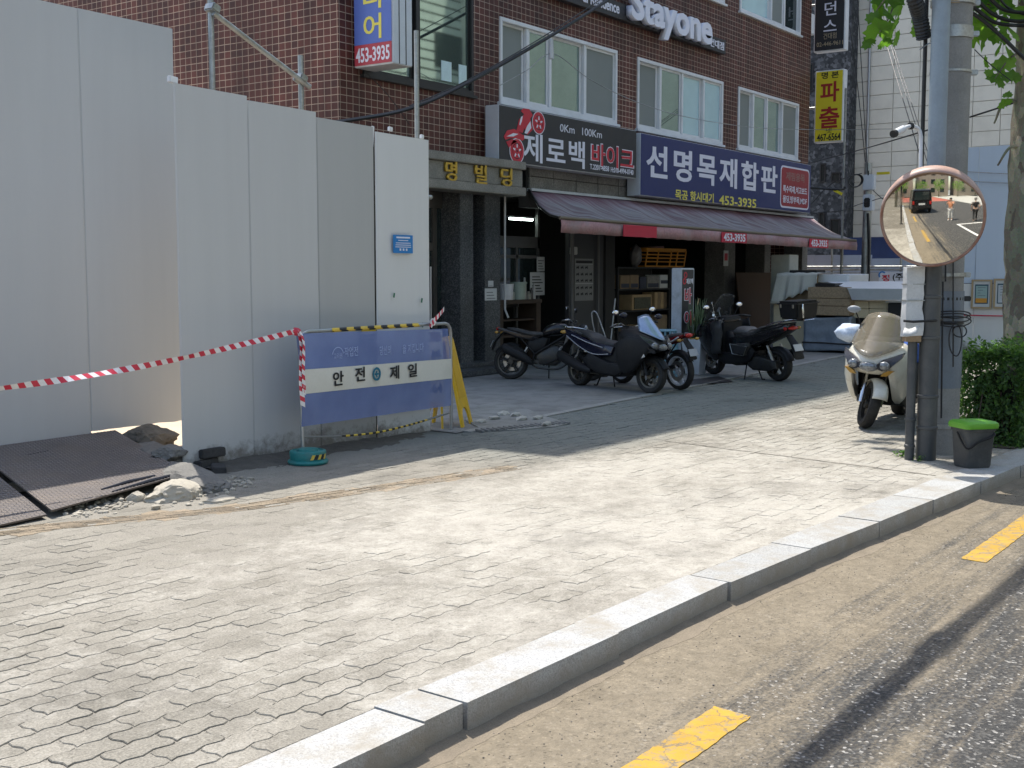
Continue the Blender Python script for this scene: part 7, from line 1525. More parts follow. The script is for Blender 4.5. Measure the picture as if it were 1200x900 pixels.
# CCTV camera on its own thin pole
cc0 = AD(1081.5, 170, 10.15); ccv = T('security_camera', 'white bullet security camera on a curved arm', 'camera', AD(1058, 153, 10.05)); M_CW = PM('camera_white', (.70, .71, .72), .35, var=.04, dirt=(.4, .4, .38), dirt_amt=.3)
bm = B(); tube(bm, [AD(1047.5, 156.5, 9.92), AD(1058.5, 151, 10.02)], [.030, .030], 12); O('body', bm, M_CW, ccv, smooth=50)
bm = B(); tube(bm, [AD(1046.5, 157.2, 9.91), AD(1049, 156, 9.93)], .0325, 12); O('lens_hood', bm, M_BLK, ccv, smooth=50)
bm = B(); tube(bm, smoothpath([AD(1058, 151, 10.02), AD(1064, 148.5, 10.06), AD(1070, 148, 10.1), AD(1077, 152, 10.13), AD(1079.5, 162, 10.14)], 4), .017, 10); O('arm', bm, M_CW, ccv, smooth=60)
bm = B(); tube(bm, [AD(1066, 147.5, 10.07), AD(1068, 147.8, 10.09)], .030, 10); O('collar', bm, M_BLK, ccv, smooth=60)
bm = B(); tube(bm, [AD(1079.5, 160, 10.14), AD(1078, 250, 10.14)], .016, 8); O('cable_tube', bm, M_CW, ccv, smooth=60)
# convex traffic mirror
M0 = AD(1092.5, 254, 9.80); dC = (CAMP - M0).normalized(); nM = (dC - RT * .052 - UP * .064).normalized(); rx = V((0, 0, 1)).cross(nM).normalized(); uy = nM.cross(rx)
FM = Matrix((rx, uy, nM)).transposed().to_4x4(); FM.translation = M0; RSP = 3.0; RM = .394
mir = T('traffic_mirror', 'round convex traffic mirror with faded orange rim on the pole', 'traffic mirror', M0)
bm = B(); k = 14; lathe(bm, [(0, 0)] + [(RM * i / k, math.sqrt(RSP ** 2 - (RM * i / k) ** 2) - RSP) for i in range(1, k + 1)], FM, 72)
mm_, n, p, L = nodes('mirror_surface'); p.inputs['Base Color'].default_value = (.86, .83, .74, 1); p.inputs['Metallic'].default_value = 1; p.inputs['Roughness'].default_value = .015; dn = noise_(n, N(n, 'TexCoord').outputs['Object'], 7, 8, .7); dr = ramp(n, dn.outputs[0], [(.5, .012), (.8, .12)]); L(dr.outputs[0], p.inputs['Roughness'])
O('mirror_face', bm, mm_, mir, smooth=True)
sg_ = math.sqrt(RSP ** 2 - RM ** 2) - RSP; M_RIMO = PM('faded_orange_rim', (.24, .11, .07), .45, var=.2, scale=6, dirt=(.45, .34, .26), dirt_amt=.6, dirt_scale=5)
bm = B(); lathe(bm, [(RM - .004, sg_ - .002), (RM - .002, sg_ + .012), (RM + .012, sg_ + .016), (RM + .020, sg_ + .004), (RM + .020, sg_ - .03), (RM + .006, sg_ - .04), (RM - .004, sg_ - .002)], FM, 72); O('rim', bm, M_RIMO, mir, smooth=40)
bm = B(); lathe(bm, [(RM + .004, sg_ - .03), (RM - .05, sg_ - .07), (.2, sg_ - .10), (0, sg_ - .11)], FM, 48); O('back_shell', bm, M_RIMO, mir, smooth=True)
bm = B(); n_ = 40; rows = []
for i in range(n_ + 1):
    q = rad(12 + 156 * i / n_); dpt = .10 * max(0.02, math.sin(math.pi * i / n_)) ** .7; c_, s_ = math.cos(q), math.sin(q)
    tp_ = max(0, math.sin(math.pi * i / n_)) ** .8; rows.append([FM @ V(((RM + .016) * c_, (RM + .016) * s_, sg_ + .0)), FM @ V(((RM + .018 - .02 * tp_) * c_, (RM + .018 - .02 * tp_) * s_, sg_ + dpt * .45)), FM @ V(((RM + .012 - .045 * tp_) * c_, (RM + .012 - .045 * tp_) * s_, sg_ + dpt))])
loft(bm, rows, closed=False); solid(O('hood', bm, PM('faded_lit_hood', (.38, .24, .19), .5, var=.2, scale=5, dirt=(.6, .5, .44), dirt_amt=.5), mir, smooth=True), .006)  # faded orange, made paler with sky light put into the colour
bm = B(); q = V((PX, PY, M0.z)); tube(bm, [M0 - nM * .12, M0 - nM * .2, q], .025, 8); O('bracket', bm, M_GALV, mir, smooth=60)
# bin
bc = G(1139, 547); bc.z = 0.006; bn_ = T('food_waste_bin', 'dark grey food waste bin with bright green lid on the kerb', 'bin', bc); rz_ = math.atan2(RT.y, RT.x) + .25
Mb = Matrix.Translation(bc) @ Matrix.Rotation(rz_, 4, 'Z')
def rr4(hx, hy, z, r=.04):
    out = []
    for sx, sy, q in ((1, -1, -90), (1, 1, 0), (-1, 1, 90), (-1, -1, 180)):
        for j in range(4): t = rad(q + 30 * j); out.append(Mb @ V((sx * (hx - r) + r * math.cos(t), sy * (hy - r) + r * math.sin(t), z)))
    return out
bm = B(); loft(bm, [rr4(.115, .10, .0), rr4(.12, .105, .02), rr4(.135, .12, .30), rr4(.142, .127, .302), rr4(.142, .127, .335)]); O('body', bm, PM('bin_charcoal', (.06, .062, .062), .55, var=.25, scale=6, dirt=(.12, .115, .10), dirt_amt=.5, dirt_scale=6), bn_, smooth=35)
M_LID = PM('green_lid', (.13, .36, .03), .4, var=.1, dirt=(.1, .2, .05), dirt_amt=.3)
bm = B(); loft(bm, [rr4(.156, .14, .325), rr4(.16, .144, .345), rr4(.156, .14, .368), rr4(.14, .122, .382), rr4(.09, .075, .388)]); ld = O('lid', bm, M_LID, bn_, smooth=35)
bm = B(); box(bm, (0, .14, .35), (.08, .03, .03), M=Mb); O('lid_hinge', bm, M_LID, ld, bevel=.006)
bm = B(); tube(bm, [Mb @ V((-.165, 0, .29)), Mb @ V((-.185, -.02, .24)), Mb @ V((-.175, -.13, .15)), Mb @ V((-.12, -.155, .13))], .012, 6); tube(bm, [Mb @ V((-.165, 0, .29)), Mb @ V((-.14, -.15, .27)), Mb @ V((0, -.17, .25)), Mb @ V((.14, -.155, .27)), Mb @ V((.165, 0, .29))], .008, 6); bm.free()
bm = B(); tube(bm, smoothpath([Mb @ V((.142, -.03, .30)), Mb @ V((.10, -.138, .27)), Mb @ V((-.05, -.148, .22)), Mb @ V((-.145, -.125, .17)), Mb @ V((-.15, .0, .29))], 5), .009, 6); O('bail_handle', bm, M_MATK, bn_, smooth=60)
# hedge: leaves round a dark twiggy core
HX0, HX1, HY0, HY1, HZ = 11.55, 17.6, 2.55, 3.12, .84
he = T('hedge', 'dense dark green clipped hedge beside the utility pole', 'hedge', (HX0, (HY0 + HY1) / 2, 0))
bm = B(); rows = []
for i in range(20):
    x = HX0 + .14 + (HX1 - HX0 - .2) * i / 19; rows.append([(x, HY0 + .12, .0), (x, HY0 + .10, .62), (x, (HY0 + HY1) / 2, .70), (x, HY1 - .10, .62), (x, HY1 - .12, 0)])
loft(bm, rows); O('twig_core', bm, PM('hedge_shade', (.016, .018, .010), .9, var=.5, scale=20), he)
def leafquad(bm, p, s, nrm, roll):
    t = nrm.cross(V((.3, .2, .9))); t.normalize(); b = nrm.cross(t); t, b = t * math.cos(roll) + b * math.sin(roll), b * math.cos(roll) - t * math.sin(roll)
    v = [p - t * s, p + b * s * .48 + nrm * s * .12, p + t * s, p - b * s * .48 + nrm * s * .12]; bm.faces.new([bm.verts.new(x) for x in v])
bm = B(); HR = random.Random(3)
for i in range(17000):
    x = HX0 + (HX1 - HX0) * HR.random() ** 1.7; f = HR.random()
    bulge = .07 * mnoise.noise(V((x * 2.1, 0, 3))) + .04 * mnoise.noise(V((x * 6, 1, 3))); top = HZ + bulge + .05 * mnoise.noise(V((x * 9, 5, 0)))
    if f < .40: p = V((x, HY0 + HR.uniform(-.03, .10) - bulge * .6, HR.random() ** .8 * top)); nn = V((HR.gauss(0, .7), -1, HR.gauss(.5, .7)))
    elif f < .75: p = V((x, HR.uniform(HY0, HY1), top - abs(HR.gauss(0, .05)) + (.14 * HR.random() ** 4))); nn = V((HR.gauss(0, .7), HR.gauss(0, .7), 1))
    elif f < .92: p = V((HX0 + abs(HR.gauss(0, .07)) + .05 * mnoise.noise(V((p.y * 5, p.z * 5, 0))), HR.uniform(HY0, HY1), HR.random() ** .8 * top)); nn = V((-1, HR.gauss(0, .7), HR.gauss(.5, .7)))
    else: p = V((x, HY1 - HR.uniform(-.03, .08), HR.random() * top)); nn = V((HR.gauss(0, .7), 1, HR.gauss(.5, .7)))
    if mnoise.noise(V((p.x * 7, p.y * 7, p.z * 7 + 4))) < -.26 and HR.random() < .85: continue
    nn = (nn.normalized() + V((HR.gauss(0, .35), HR.gauss(0, .35), HR.gauss(0, .35)))).normalized(); leafquad(bm, p, HR.uniform(.012, .034) * (1.25 if HR.random() < .1 else 1), nn, HR.uniform(0, 6.28))
O('foliage', bm, M_HEDGE, he, kind='stuff')
bm = B()
for i in range(60):
    x = HR.uniform(11.5, 14); a = V((x, HR.uniform(HY0, HY1), .0)); tube(bm, [a, a + V((HR.uniform(-.1, .1), HR.uniform(-.1, .1), .5))], .008, 4)
O('twigs', bm, PM('twig_brown', (.07, .05, .035), .9), he, kind='stuff')
bm = B(); sheet(bm, 11.4, 18, 2.5, 3.3, .01, 40, 10, lambda x, y, z: (x, max(y, yi(x) + .0), .012 + .015 * mnoise.noise(V((x * 6, y * 6, 0))))); ST('planting_soil', bm, PM('soil', (.07, .055, .04), .95, var=.4, bmp=.6), smooth=True)
# weeds at the foot of the pole and kerb
def weed(label, c, n, r, s):
    bm = B()
    for i in range(n):
        q = HR.uniform(0, 6.28); d = HR.random() * r; p = V((c.x + d * math.cos(q), c.y + d * math.sin(q), HR.uniform(.005, .05))); leafquad(bm, p, HR.uniform(.5, 1) * s, V((HR.gauss(0, .6), HR.gauss(0, .6), 1)).normalized(), HR.uniform(0, 6.28))
    tag(O('weed', bm, M_HEDGE, base=c), label, 'plant')
weed('small weed at the foot of the grey conduits', G(1058, 535), 70, .09, .022); weed('tiny weed between the conduits and the bin', G(1078, 541), 40, .06, .018); weed('low weeds under the hedge by the kerb', V((11.6, 2.66, 0)), 160, .22, .035)
# plane tree
tc_ = AD(1207.5, 300, 13.0); TX, TY = tc_.x, tc_.y
def bark():
    m, n, p, L = nodes('plane_bark'); tc = N(n, 'TexCoord').outputs['Object']; mp = N(n, 'Mapping'); mp.inputs['Scale'].default_value = (1, 1, .55); L(tc, mp.inputs[0])
    v = N(n, 'TexVoronoi'); v.inputs['Scale'].default_value = 11; nz = noise_(n, mp.outputs[0], 5, 4); vm = N(n, 'VectorMath', operation='MULTIPLY_ADD'); L(nz.outputs['Color'], vm.inputs[0]); vm.inputs[1].default_value = (.22, .22, .22); L(mp.outputs[0], vm.inputs[2]); L(vm.outputs[0], v.inputs['Vector'])
    r = ramp(n, v.outputs['Color'], [(.15, (.11, .09, .065)), (.4, (.20, .18, .13)), (.6, (.15, .165, .11)), (.85, (.33, .295, .21))]); f = noise_(n, tc, 38, 6, .7); c = mix(n, .5, r.outputs[0], f.outputs['Color'], 'OVERLAY')
    L(c, p.inputs['Base Color']); p.inputs['Roughness'].default_value = .9; ad = N(n, 'Math', operation='ADD'); L(f.outputs[0], ad.inputs[0]); L(v.outputs['Color'], ad.inputs[1]); bump(n, p, ad.outputs[0], .7, .02); return m
M_BARK = bark()
tree = T('plane_tree', 'mottled plane tree with large leaves at the right edge', 'tree', (TX, TY, 0))
def limb(pts, rs, n=16, name='branch', rough=.05):
    P_ = smoothpath([V(p) for p in pts], 7); k = len(P_); R2 = []
    for i in range(k):
        t = i / (k - 1) * (len(rs) - 1); j = min(int(t), len(rs) - 2); R2.append(rs[j] + (rs[j + 1] - rs[j]) * (t - j))
    bm = B(); tube(bm, P_, R2, n)
    for v in bm.verts: v.co += V((mnoise.noise(v.co * 3), mnoise.noise(v.co * 3 + V((7, 0, 0))), 0)) * rough + V((mnoise.noise(v.co * 9), mnoise.noise(v.co * 9 + V((7, 0, 0))), 0)) * rough * .4
    return O(name, bm, M_BARK, tree, smooth=True)
limb([(TX - .03, TY, -.05), (TX, TY, .35), (TX + .03, TY - .02, 1.2), (TX - .02, TY + .02, 2.2), (TX + .02, TY, 3.2), (TX + .06, TY - .03, 4.3), (TX + .1, TY, 5.6), (TX + .1, TY, 8.5)], [.33, .285, .265, .25, .255, .245, .2, .08], 30, 'trunk', .045)
brs = [[(TX, TY, 4.7), (TX - .5, TY + .7, 5.2), (TX - 1.0, TY + 1.3, 5.3), (TX - 1.5, TY + 1.9, 5.0)], [(TX, TY, 4.5), (TX - .4, TY + .4, 4.75), (TX - .6, TY + .8, 4.65)], [(TX, TY, 5.2), (TX + .9, TY + .7, 6.3), (TX + 1.6, TY + 1.5, 7.2)], [(TX, TY, 5.4), (TX - .6, TY - 1, 6.4), (TX - 1.1, TY - 1.8, 7)], [(TX, TY, 5.8), (TX - 1.2, TY + .8, 7.2), (TX - 1.8, TY + 1.2, 8)], [(TX, TY, 6), (TX + 1.1, TY - .8, 7.3), (TX + 1.6, TY - 1.2, 8)], [(TX, TY, 3.3), (TX - .2, TY + .25, 3.45), (TX - .32, TY + .35, 3.2)], [(TX, TY, 2.85), (TX - .24, TY + .18, 2.95), (TX - .3, TY + .3, 2.75)]]
for b_ in brs: limb(b_, [.11, .07, .045, .02] if b_[0][2] > 4 else [.03, .018, .01], 8, 'branch', .012)
LV = [(0, -.36), (.05, -.12), (.20, -.30), (.30, -.16), (.48, -.12), (.43, .02), (.52, .20), (.36, .24), (.30, .38), (.17, .38), (0, .60), (-.17, .38), (-.30, .38), (-.36, .24), (-.52, .20), (-.43, .02), (-.48, -.12), (-.30, -.16), (-.20, -.30), (-.05, -.12)]
for tp in ([AD(1075, -60, 12.3), AD(1052, -8, 12.1), AD(1042, 20, 12.05), AD(1030, 38, 12.0)], [AD(1052, -8, 12.1), AD(1040, -4, 12.0), AD(1026, 14, 12.05)], [AD(1195, 10, 12.5), AD(1170, 22, 12.55), AD(1148, 42, 12.55)], [AD(1192, 62, 12.45), AD(1180, 72, 12.4), AD(1166, 92, 12.4)], [AD(1170, 22, 12.55), AD(1160, 6, 12.6), AD(1142, 6, 12.65)], [AD(1072, -20, 12.4), AD(1072, 10, 12.4), AD(1075, 34, 12.3)]): limb(tp, [.014, .009, .005], 6, 'twig', .004)
leaf_me = []
for k in range(4):
    bm = B(); c_ = bm.verts.new((0, .05, .05)); vs = [bm.verts.new((x * (1 + .1 * k), y, -.35 * (x * x) * (1 + k * .3) - .12 * y * y + .02 * math.sin(9 * x + k))) for x, y in LV]
    for i in range(len(vs)): bm.faces.new((vs[i], vs[(i + 1) % len(vs)], c_))
    me = bpy.data.meshes.new('leaf'); bm.to_mesh(me); bm.free(); me.materials.append(M_LEAF); leaf_me.append(me)
LR = random.Random(21); TI = Matrix.Translation((-TX, -TY, 0))
def leaf(px, py, d, s):
    o = bpy.data.objects.new('leaf', LR.choice(leaf_me)); C.objects.link(o); o.parent = tree; p = AD(px, py, d)
    e = Euler((LR.gauss(1.25, .45), LR.gauss(0, .45), LR.uniform(0, 6.28))); o.matrix_local = TI @ Matrix.Translation(p) @ e.to_matrix().to_4x4() @ Matrix.Diagonal((s, s, s, 1))
for x, y, d, s in ((1030, 36, 12.0, .22), (1041, 40, 12.1, .2), (1045, 20, 12.0, .2), (1051, 14, 12.2, .19), (1028, 12, 12.1, .18), (1040, 0, 12.0, .22), (1020, 50, 12.1, .13), (1052, 46, 12.2, .15), (1035, -12, 12, .24), (1056, -8, 12.1, .22), (1022, -8, 12.1, .2), (1024, 24, 12.0, .15), (1047, 30, 11.95, .18), (1036, 52, 12.1, .13), (1075, 37, 12.3, .15), (1070, 20, 12.4, .18),
                  (1143, 20, 12.6, .24), (1152, 30, 12.7, .24), (1145, 45, 12.5, .22), (1160, 15, 12.6, .25), (1172, 8, 12.5, .22), (1165, 38, 12.6, .2), (1174, 46, 12.5, .16), (1150, 55, 12.7, .16), (1154, 73, 12.5, .10), (1176, 78, 12.4, .17), (1168, 95, 12.4, .15), (1183, 66, 12.4, .18), (1160, 88, 12.4, .10), (1186, 92, 12.4, .14), (1172, 86, 12.45, .12), (1178, 122, 12.4, .10), (1180, 112, 12.4, .09), (1157, 0, 12.6, .26), (1140, 2, 12.7, .22), (1180, 30, 12.35, .2), (1190, 40, 12.3, .2), (1168, 60, 12.5, .15), (1188, 14, 12.3, .22), (1135, -5, 12.6, .2), (1150, -14, 12.6, .26), (1172, -14, 12.5, .26), (1195, -4, 12.3, .24)):
    leaf(x, y, d, s * 1.25)
bm = B(); CR = random.Random(5); cl = [(TX + CR.gauss(0, 1.3), TY + CR.gauss(0, 1.3), CR.uniform(5.6, 9.6), CR.uniform(.5, .95)) for i in range(46)]
for i in range(2600):
    cx, cy, cz, r = CR.choice(cl); d = V((CR.gauss(0, 1), CR.gauss(0, 1), CR.gauss(0, .8))).normalized() * r * CR.random() ** .4; p = V((cx, cy, cz)) + d; s = CR.uniform(.08, .14); nn = V((CR.gauss(0, .5), CR.gauss(0, .5), 1)).normalized(); t = nn.cross(V((CR.gauss(0, 1), CR.gauss(0, 1), .1))).normalized(); b_ = nn.cross(t)
    bm.faces.new([bm.verts.new(p + t * s * x + b_ * s * y) for x, y in ((0, -1), (.8, -.4), (.95, .3), (.4, .5), (0, 1.1), (-.4, .5), (-.95, .3), (-.8, -.4))])
O('crown', bm, M_LEAF, tree, kind='stuff')
# cables lashed to the tree and pole
for i, pts in enumerate((((1130, -20), (1150, 5), (1170, 20), (1195, 25), (1230, 20)), ((1126, -5), (1148, 14), (1168, 27), (1198, 30), (1230, 30)), ((1140, -25), (1160, -2), (1178, 12), (1205, 15)), ((1128, 8), (1152, 24), (1176, 45), (1200, 68), (1230, 92)), ((1160, -20), (1180, 8), (1210, 20)), ((1142, 58), (1160, 75), (1185, 95)))):
    cable('lashed_cable', ['black cable looping from the pole to the trunk, upper', 'black cable looping from the pole to the trunk, lower', 'black cable crossing the trunk near the picture top', 'black cable slanting down across the trunk', 'short black cable above the lashing on the trunk', 'thin dark wire slanting below the leaves to the trunk'][i], [AD(*q, 12.2) for q in pts], .02 if i < 4 else .012 if i == 4 else .005)
p = AD(1116, -3, 10.2); bm = B(); ball(bm, p, (.07, .11, .06), 2, .2); tag(O('cable_joint', bm, M_SAND, base=p, smooth=True), 'pale joint box at the top of the utility pole', 'joint box')

# ============================================================ OVERHEAD BUNDLE AND THE STREET BEHIND THE VIEWER
hB = 5.0; off = SD * ((hB + .12) / SD.z); yB = 1.545 + off.y
bu_ = T('cable_bundle', 'thick bundle of overhead cables along the street', 'cables', (PX, yB, hB))
for k in range(7):
    q = k * 2 * math.pi / 6; r = .038 if k < 6 else 0
    bm = B(); tube(bm, [(x, yB + r * math.cos(q + x * .7) + .004 * math.sin(x * 2 + k), hB + r * math.sin(q + x * .7) + .05 * (abs(x - 4) / 20) ** 2) for x in [-30 + i * .7 for i in range(100)]], .02, 6); O('bundle_cable', bm, M_CAB, bu_, smooth=60)
bm = B(); tube(bm, [(6.55, yB, hB - .01), (6.62, yB, hB - .01), (6.95, yB, hB - .01), (7.02, yB, hB - .01)], [.05, .085, .085, .05], 10); O('splice_case', bm, M_CAB, bu_, smooth=40)
bm = B(); tube(bm, [(PX, PY, hB - .05), (PX, yB + .1, hB - .05)], .03, 8); O('cross_arm', bm, M_GALV, bu_, smooth=60)
# opposite side of the street: a sided building that the upper windows mirror
M_SID = PM('pale_siding', (.58, .60, .54), .6, var=.1, scale=1, dirt=(.3, .29, .25), dirt_amt=.3)
opp = T('opposite_building', 'long pale boarded building on the other side of the street', 'building', (20, -12.5, 0))
bm = B(); bx(bm, 4, 140, -20, -12.52, 0, 17); O('wall', bm, M_INT, opp)
for i in range(39):
    bm = B(); bx(bm, 4, 140, -12.52, -12.46, .3 + i * .43, .3 + i * .43 + .34); O('siding_board', bm, M_SID, opp)
for i in range(21):
    for z in (1.0, 4.4, 7.8, 11.2):
        x = 8 + i * 6; bm = B(); bx(bm, x, x + 2.2, -12.5, -12.42, z, z + 1.6); o = O('window', bm, M_DFR, opp); bm = B(); bx(bm, x + .1, x + 2.1, -12.425, -12.41, z + .1, z + 1.5); O('pane', bm, M_GLD, o)
bm = B(); sheet(bm, -160, 240, -20, -7.5, -.05); ST('opposite_pavement', bm, M_CONC2)
# street end behind the viewer
M_ROW = PM('row_house_wall', (.25, .21, .17), .8, var=.15, scale=1)
for i, (x, y, w_, h, lab) in enumerate(((-44, -22, 12, 11, 'plain brown house at the far street end behind the viewer, left one'), (-46, -8, 11, 14, 'plain brown house at the far street end behind the viewer, middle one'), (-44, 6, 14, 12, 'plain brown house at the far street end behind the viewer, right one'))):
    t = T('street_end_house', lab, 'house', (x, y, 0), group='houses at the street end'); bm = B(); bx(bm, x - 8, x, y - w_ / 2, y + w_ / 2, 0, h); O('wall', bm, M_ROW, t)
    for r in range(3):
        for c in range(3):
            yy = y - w_ * .3 + c * w_ * .3; bm = B(); bx(bm, x, x + .05, yy - .7, yy + .7, 1.4 + r * 3.1, 3 + r * 3.1); O('window', bm, M_GLD, t)
def street_tree(label, x, y, h, seed):
    q = random.Random(seed); t = T('street_tree', label, 'tree', (x, y, 0), group='street trees behind the viewer'); bm = B(); tube(bm, [(x, y, 0), (x + .05, y, h * .5), (x, y + .1, h * .75)], [.2, .15, .06], 10); O('trunk', bm, M_BARK, t, smooth=True)
    bm = B()
    for i in range(900):
        d = V((q.gauss(0, 1), q.gauss(0, 1), q.gauss(0, 1))).normalized() * q.random() ** .4; p = V((x, y, h * .72)) + V((d.x * 2.1, d.y * 2.1, d.z * h * .36)) * (1 + .3 * mnoise.noise(d * 2 + V((seed, 0, 0)))); leafquad(bm, p, q.uniform(.1, .2), V((q.gauss(0, .6), q.gauss(0, .6), 1)).normalized(), q.uniform(0, 6.28))
    O('crown', bm, M_LEAF, t, kind='stuff')
for i, (x, y, h) in enumerate(((-12, 3.8, 6.5), (-20, 3.9, 6.5), (-30, 4.0, 6.5), (-40, -15, 5), (-41, -9, 5.5), (-40.5, -3.5, 5), (-41, 2.5, 5.6), (-40, -21, 5.2))): street_tree(['street tree on the pavement nearest behind the viewer', 'street tree second along the pavement behind the viewer', 'street tree third along the pavement behind the viewer', 'street tree before the brown houses, second from the far left of the row', 'street tree in the middle of the row before the brown houses', 'street tree right of the middle before the brown houses', 'street tree at the pavement corner before the brown houses', 'street tree at the outer end of the row before the brown houses'][i], x, y, h, i + 2)
bo_ = T('bollard_post', 'dark steel post at the kerb behind the left of the view', 'post', (.35, 3.15, 0)); bm = B(); tube(bm, [(.35, 3.15, 0), (.35, 3.15, 2.6)], .05, 10); O('shaft', bm, M_MATK, bo_, smooth=60); bm = B(); box(bm, (.35, 3.15, .01), (.22, .22, .03)); O('base_plate', bm, M_MATK, bo_)
# dark van standing at the kerb behind the viewer, its tail towards us
vx, vy = -5.0, 1.07; van = T('parked_van', 'black van parked at the kerb behind the viewer, tail towards the mirror', 'van', (vx - 2, vy, -.12)); zr = -.12
ZV = Matrix.Translation((vx, vy, zr)) @ Matrix.Diagonal((1.2, 1.22, 1.32, 1)) @ Matrix.Translation((-vx, -vy, -zr))
def OV(name, bm, m, **k): bm.transform(ZV); return O(name, bm, m, van, **k)
bm = B(); loft(bm, [[(x, vy + s * w_ * k_, zr + z) for s, z, k_ in ((-1, z0, 1), (1, z0, 1), (1, zw, 1), (1, z1, .88), (-1, z1, .88), (-1, zw, 1))] for x, z0, zw, z1, w_ in ((vx, .45, 1.0, 1.80, .80), (vx - .15, .30, 1.0, 1.86, .84), (vx - 2.9, .28, 1.0, 1.86, .84), (vx - 3.5, .3, 1.0, 1.15, .82), (vx - 4.3, .35, .8, .9, .74))]); OV('body', bm, M_GLK, bevel=.04)
bm = B(); loft(bm, [[(vx + .01 + dx, vy + y, zr + z) for y, z in ((-.62, 1.08), (.62, 1.08), (.56, 1.68), (-.56, 1.68))] for dx in (-.03, .012)]); OV('rear_window', bm, M_GLD)
bm = B(); bx(bm, vx - .02, vx + .09, vy - .8, vy + .8, zr + .38, zr + .58); OV('bumper', bm, M_MATK, bevel=.03)
bm = B(); bx(bm, vx + .01, vx + .02, vy - .26, vy + .26, zr + .68, zr + .82); OV('licence_plate', bm, M_PAPW)
bm = B(); bx(bm, vx - 2.7, vx - .3, vy - .6, vy + .6, zr + 1.88, zr + 1.93); OV('roof_rack', bm, M_ALU, bevel=.01)
for s in (-1, 1):
    bm = B(); bx(bm, vx - .01, vx + .025, vy + s * .70 - .08, vy + s * .70 + .08, zr + .72, zr + .98); OV('tail_light', bm, M_REDL, bevel=.01)
    for xx in (vx - .8, vx - 3.5):
        bm = B(); lathe(bm, [(0, -.09), (.2, -.09), (.3, -.08), (.31, 0), (.3, .08), (.2, .09), (0, .09)], Matrix.Translation((xx, vy + s * .76, zr + .31)) @ RX, 20); OV('wheel', bm, M_TYRE, smooth=40)
# the photographer and a passer-by (seen only in the mirror)
M_SKIN = PM('skin', (.48, .30, .21), .55, var=.05); M_HAIR = PM('dark_hair', (.015, .012, .01), .6)
def skin_chain(name, chains, mat, par, sub=1):
    me = bpy.data.meshes.new(name); vs, es, rs = [], [], []; idx = {}
    for ch in chains:
        last = None
        for (x, y, z, r) in ch:
            k = (round(x, 3), round(y, 3), round(z, 3))
            if k not in idx: idx[k] = len(vs); vs.append((x, y, z)); rs.append(r)
            if last is not None and last != idx[k]: es.append((last, idx[k]))
            last = idx[k]
    me.from_pydata(vs, es, []); me.materials.append(mat); o = bpy.data.objects.new(name, me); C.objects.link(o)
    o.modifiers.new('skin', 'SKIN'); me.skin_vertices or 0
    for sv, r in zip(me.skin_vertices[0].data, rs): sv.radius = (r, r)
    me.skin_vertices[0].data[0].use_root = True
    s = o.modifiers.new('sub', 'SUBSURF'); s.levels = s.render_levels = sub
    for p in me.polygons: p.use_smooth = True
    if par is not None: o.parent = par; WM[o.name] = WM[par.name]
    return o
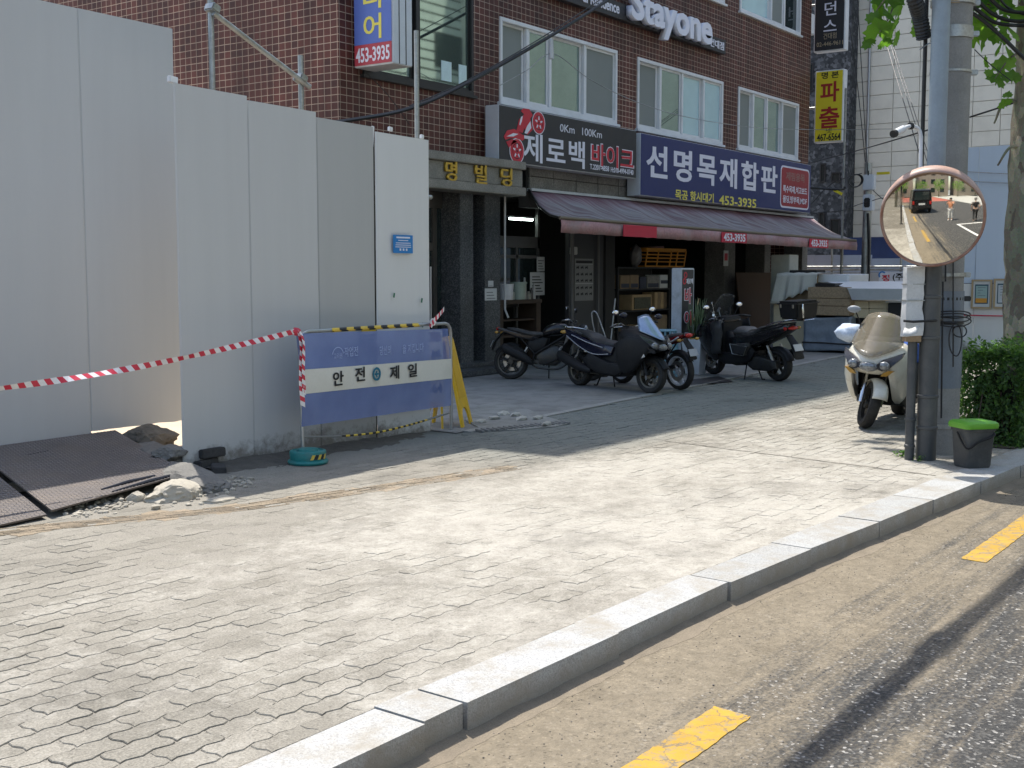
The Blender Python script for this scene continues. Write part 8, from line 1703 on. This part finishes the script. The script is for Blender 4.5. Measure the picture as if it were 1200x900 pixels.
def person(label, loc, rz, shirt, trousers, arms, stride, hair_long=False, sleeve=True):
    t = T('person', label, 'person', loc, rz); f = stride
    pel = (0, 0, .93, .13)
    hl, hr = (0, .10, .88, .10), (0, -.10, .88, .10); kl, kr = (f * .55 + .02, .11, .49, .058), (-f * .45 + .03, -.11, .49, .058); al, ar = (f, .11, .09, .04), (-f, -.11, .10 if f else .09, .04); tl_, tr_ = (f + .16, .12, .035, .035), (-f + .16, -.12, .035, .035)
    ch = [[pel, (0, 0, 1.12, .125), (0, 0, 1.30, .14), (.01, 0, 1.44, .085), (.02, 0, 1.50, .055), (.035, 0, 1.57, .075), (.04, 0, 1.66, .092), (.03, 0, 1.735, .055)], [pel, hl, kl, al, tl_], [pel, hr, kr, ar, tr_]]
    fingers = []
    for s, (e, w_) in zip((1, -1), arms):
        sh = (0, s * .19, 1.41, .058); el = (e[0], e[1], e[2], .04); wr = (w_[0], w_[1], w_[2], .028); d = (V(w_) - V(e)).normalized(); pm = V(w_) + d * .07; ch.append([(0, 0, 1.30, .14), sh, el, wr, (*pm, .032)])
        sd = d.cross(V((0, 0, 1))); sd = sd.normalized() if sd.length > .1 else V((0, 1, 0)); up_ = sd.cross(d)
        for j, ln in enumerate((.062, .075, .07, .055)):
            b_ = pm + sd * (j - 1.5) * .019 + d * .02; fingers.append([(*pm, .022), (*b_, .009), (*(b_ + d * ln * .5 - up_ * .008), .0085), (*(b_ + d * ln * .85 - up_ * .028), .007)])
        th = V(w_) + d * .035 + sd * -.035 * s; fingers.append([(*(V(w_) + d * .03), .015), (*th, .010), (*(th + d * .04 - up_ * .02), .008)])
    o = skin_chain('body', ch, M_SKIN, t, 2)
    for fc in fingers: skin_chain('finger', [fc], M_SKIN, o)
    skin_chain('trousers', [[(0, 0, .95, .145), (0, .10, .86, .112), (kl[0], kl[1], .5, .075), (al[0], al[1], .14, .065)], [(0, 0, .95, .145), (0, -.10, .86, .112), (kr[0], kr[1], .5, .075), (ar[0], ar[1], .14, .065)]], trousers, t)
    sl = [[(0, 0, .95, .15), (0, 0, 1.14, .145), (0, 0, 1.31, .16), (.01, 0, 1.43, .10)]]
    for s, (e, w_) in zip((1, -1), arms): sh = V((0, s * .19, 1.41)); k_ = sh.lerp(V(e), .75); sl.append([(0, 0, 1.31, .16), (*sh, .075), (*k_, .06)])
    skin_chain('shirt', sl, shirt, t)
    for s in (1, -1):
        bm = B(); ball(bm, ((f if s > 0 else -f) + .07, s * .115, .045), (.14, .05, .045), 2); O('shoe', bm, M_PAPW if shirt is not M_MATK else M_BLK, t, world=False, smooth=True)
        bm = B(); ball(bm, (.118, s * .034, 1.665), (.012, .014, .010), 1); O('eye', bm, M_BT, o, world=False, smooth=True); bm = B(); ball(bm, (.03, s * .094, 1.645), (.02, .012, .032), 1); O('ear', bm, M_SKIN, o, world=False, smooth=True)
    bm = B(); ball(bm, (.132, 0, 1.635), (.018, .014, .024), 1); O('nose', bm, M_SKIN, o, world=False, smooth=True); bm = B(); ball(bm, (.118, 0, 1.59), (.008, .024, .007), 1); O('mouth', bm, M_REDL, o, world=False, smooth=True)
    bm = B(); ball(bm, (.012, 0, 1.70), (.112, .106, .088), 3, .08)
    for v in bm.verts:
        if v.co.z < 1.66: v.co.x -= .03
    O('hair', bm, M_HAIR, t, world=False, smooth=True); return t
lr = YAW
ph = person('person in an orange top and white trousers holding up a phone behind the viewpoint', (-.62, -.50, -.12), lr, PM('orange_top', (.50, .22, .12), .8, var=.5, scale=16), PM('white_trousers', (.6, .6, .58), .8), (((.20, .26, 1.28), (.36, .10, 1.50)), ((.20, -.26, 1.28), (.36, -.10, 1.50))), .05)
bm = B(); box(bm, (.46, 0, 1.55), (.010, .15, .075)); bm.transform(WM[ph.name]); o = tag(O('mobile_phone', bm, M_BLK, base=WM[ph.name] @ V((.46, 0, 1.55)), bevel=.006), 'black mobile phone held sideways by the person in orange', 'phone')
person('person in black clothes walking across the street behind the viewpoint', (.43, -2.0, -.12), rad(200), M_MATK, M_BLK, (((-.12, .27, 1.14), (.05, .26, .92)), ((.08, -.27, 1.14), (.18, -.26, .92))), .22)
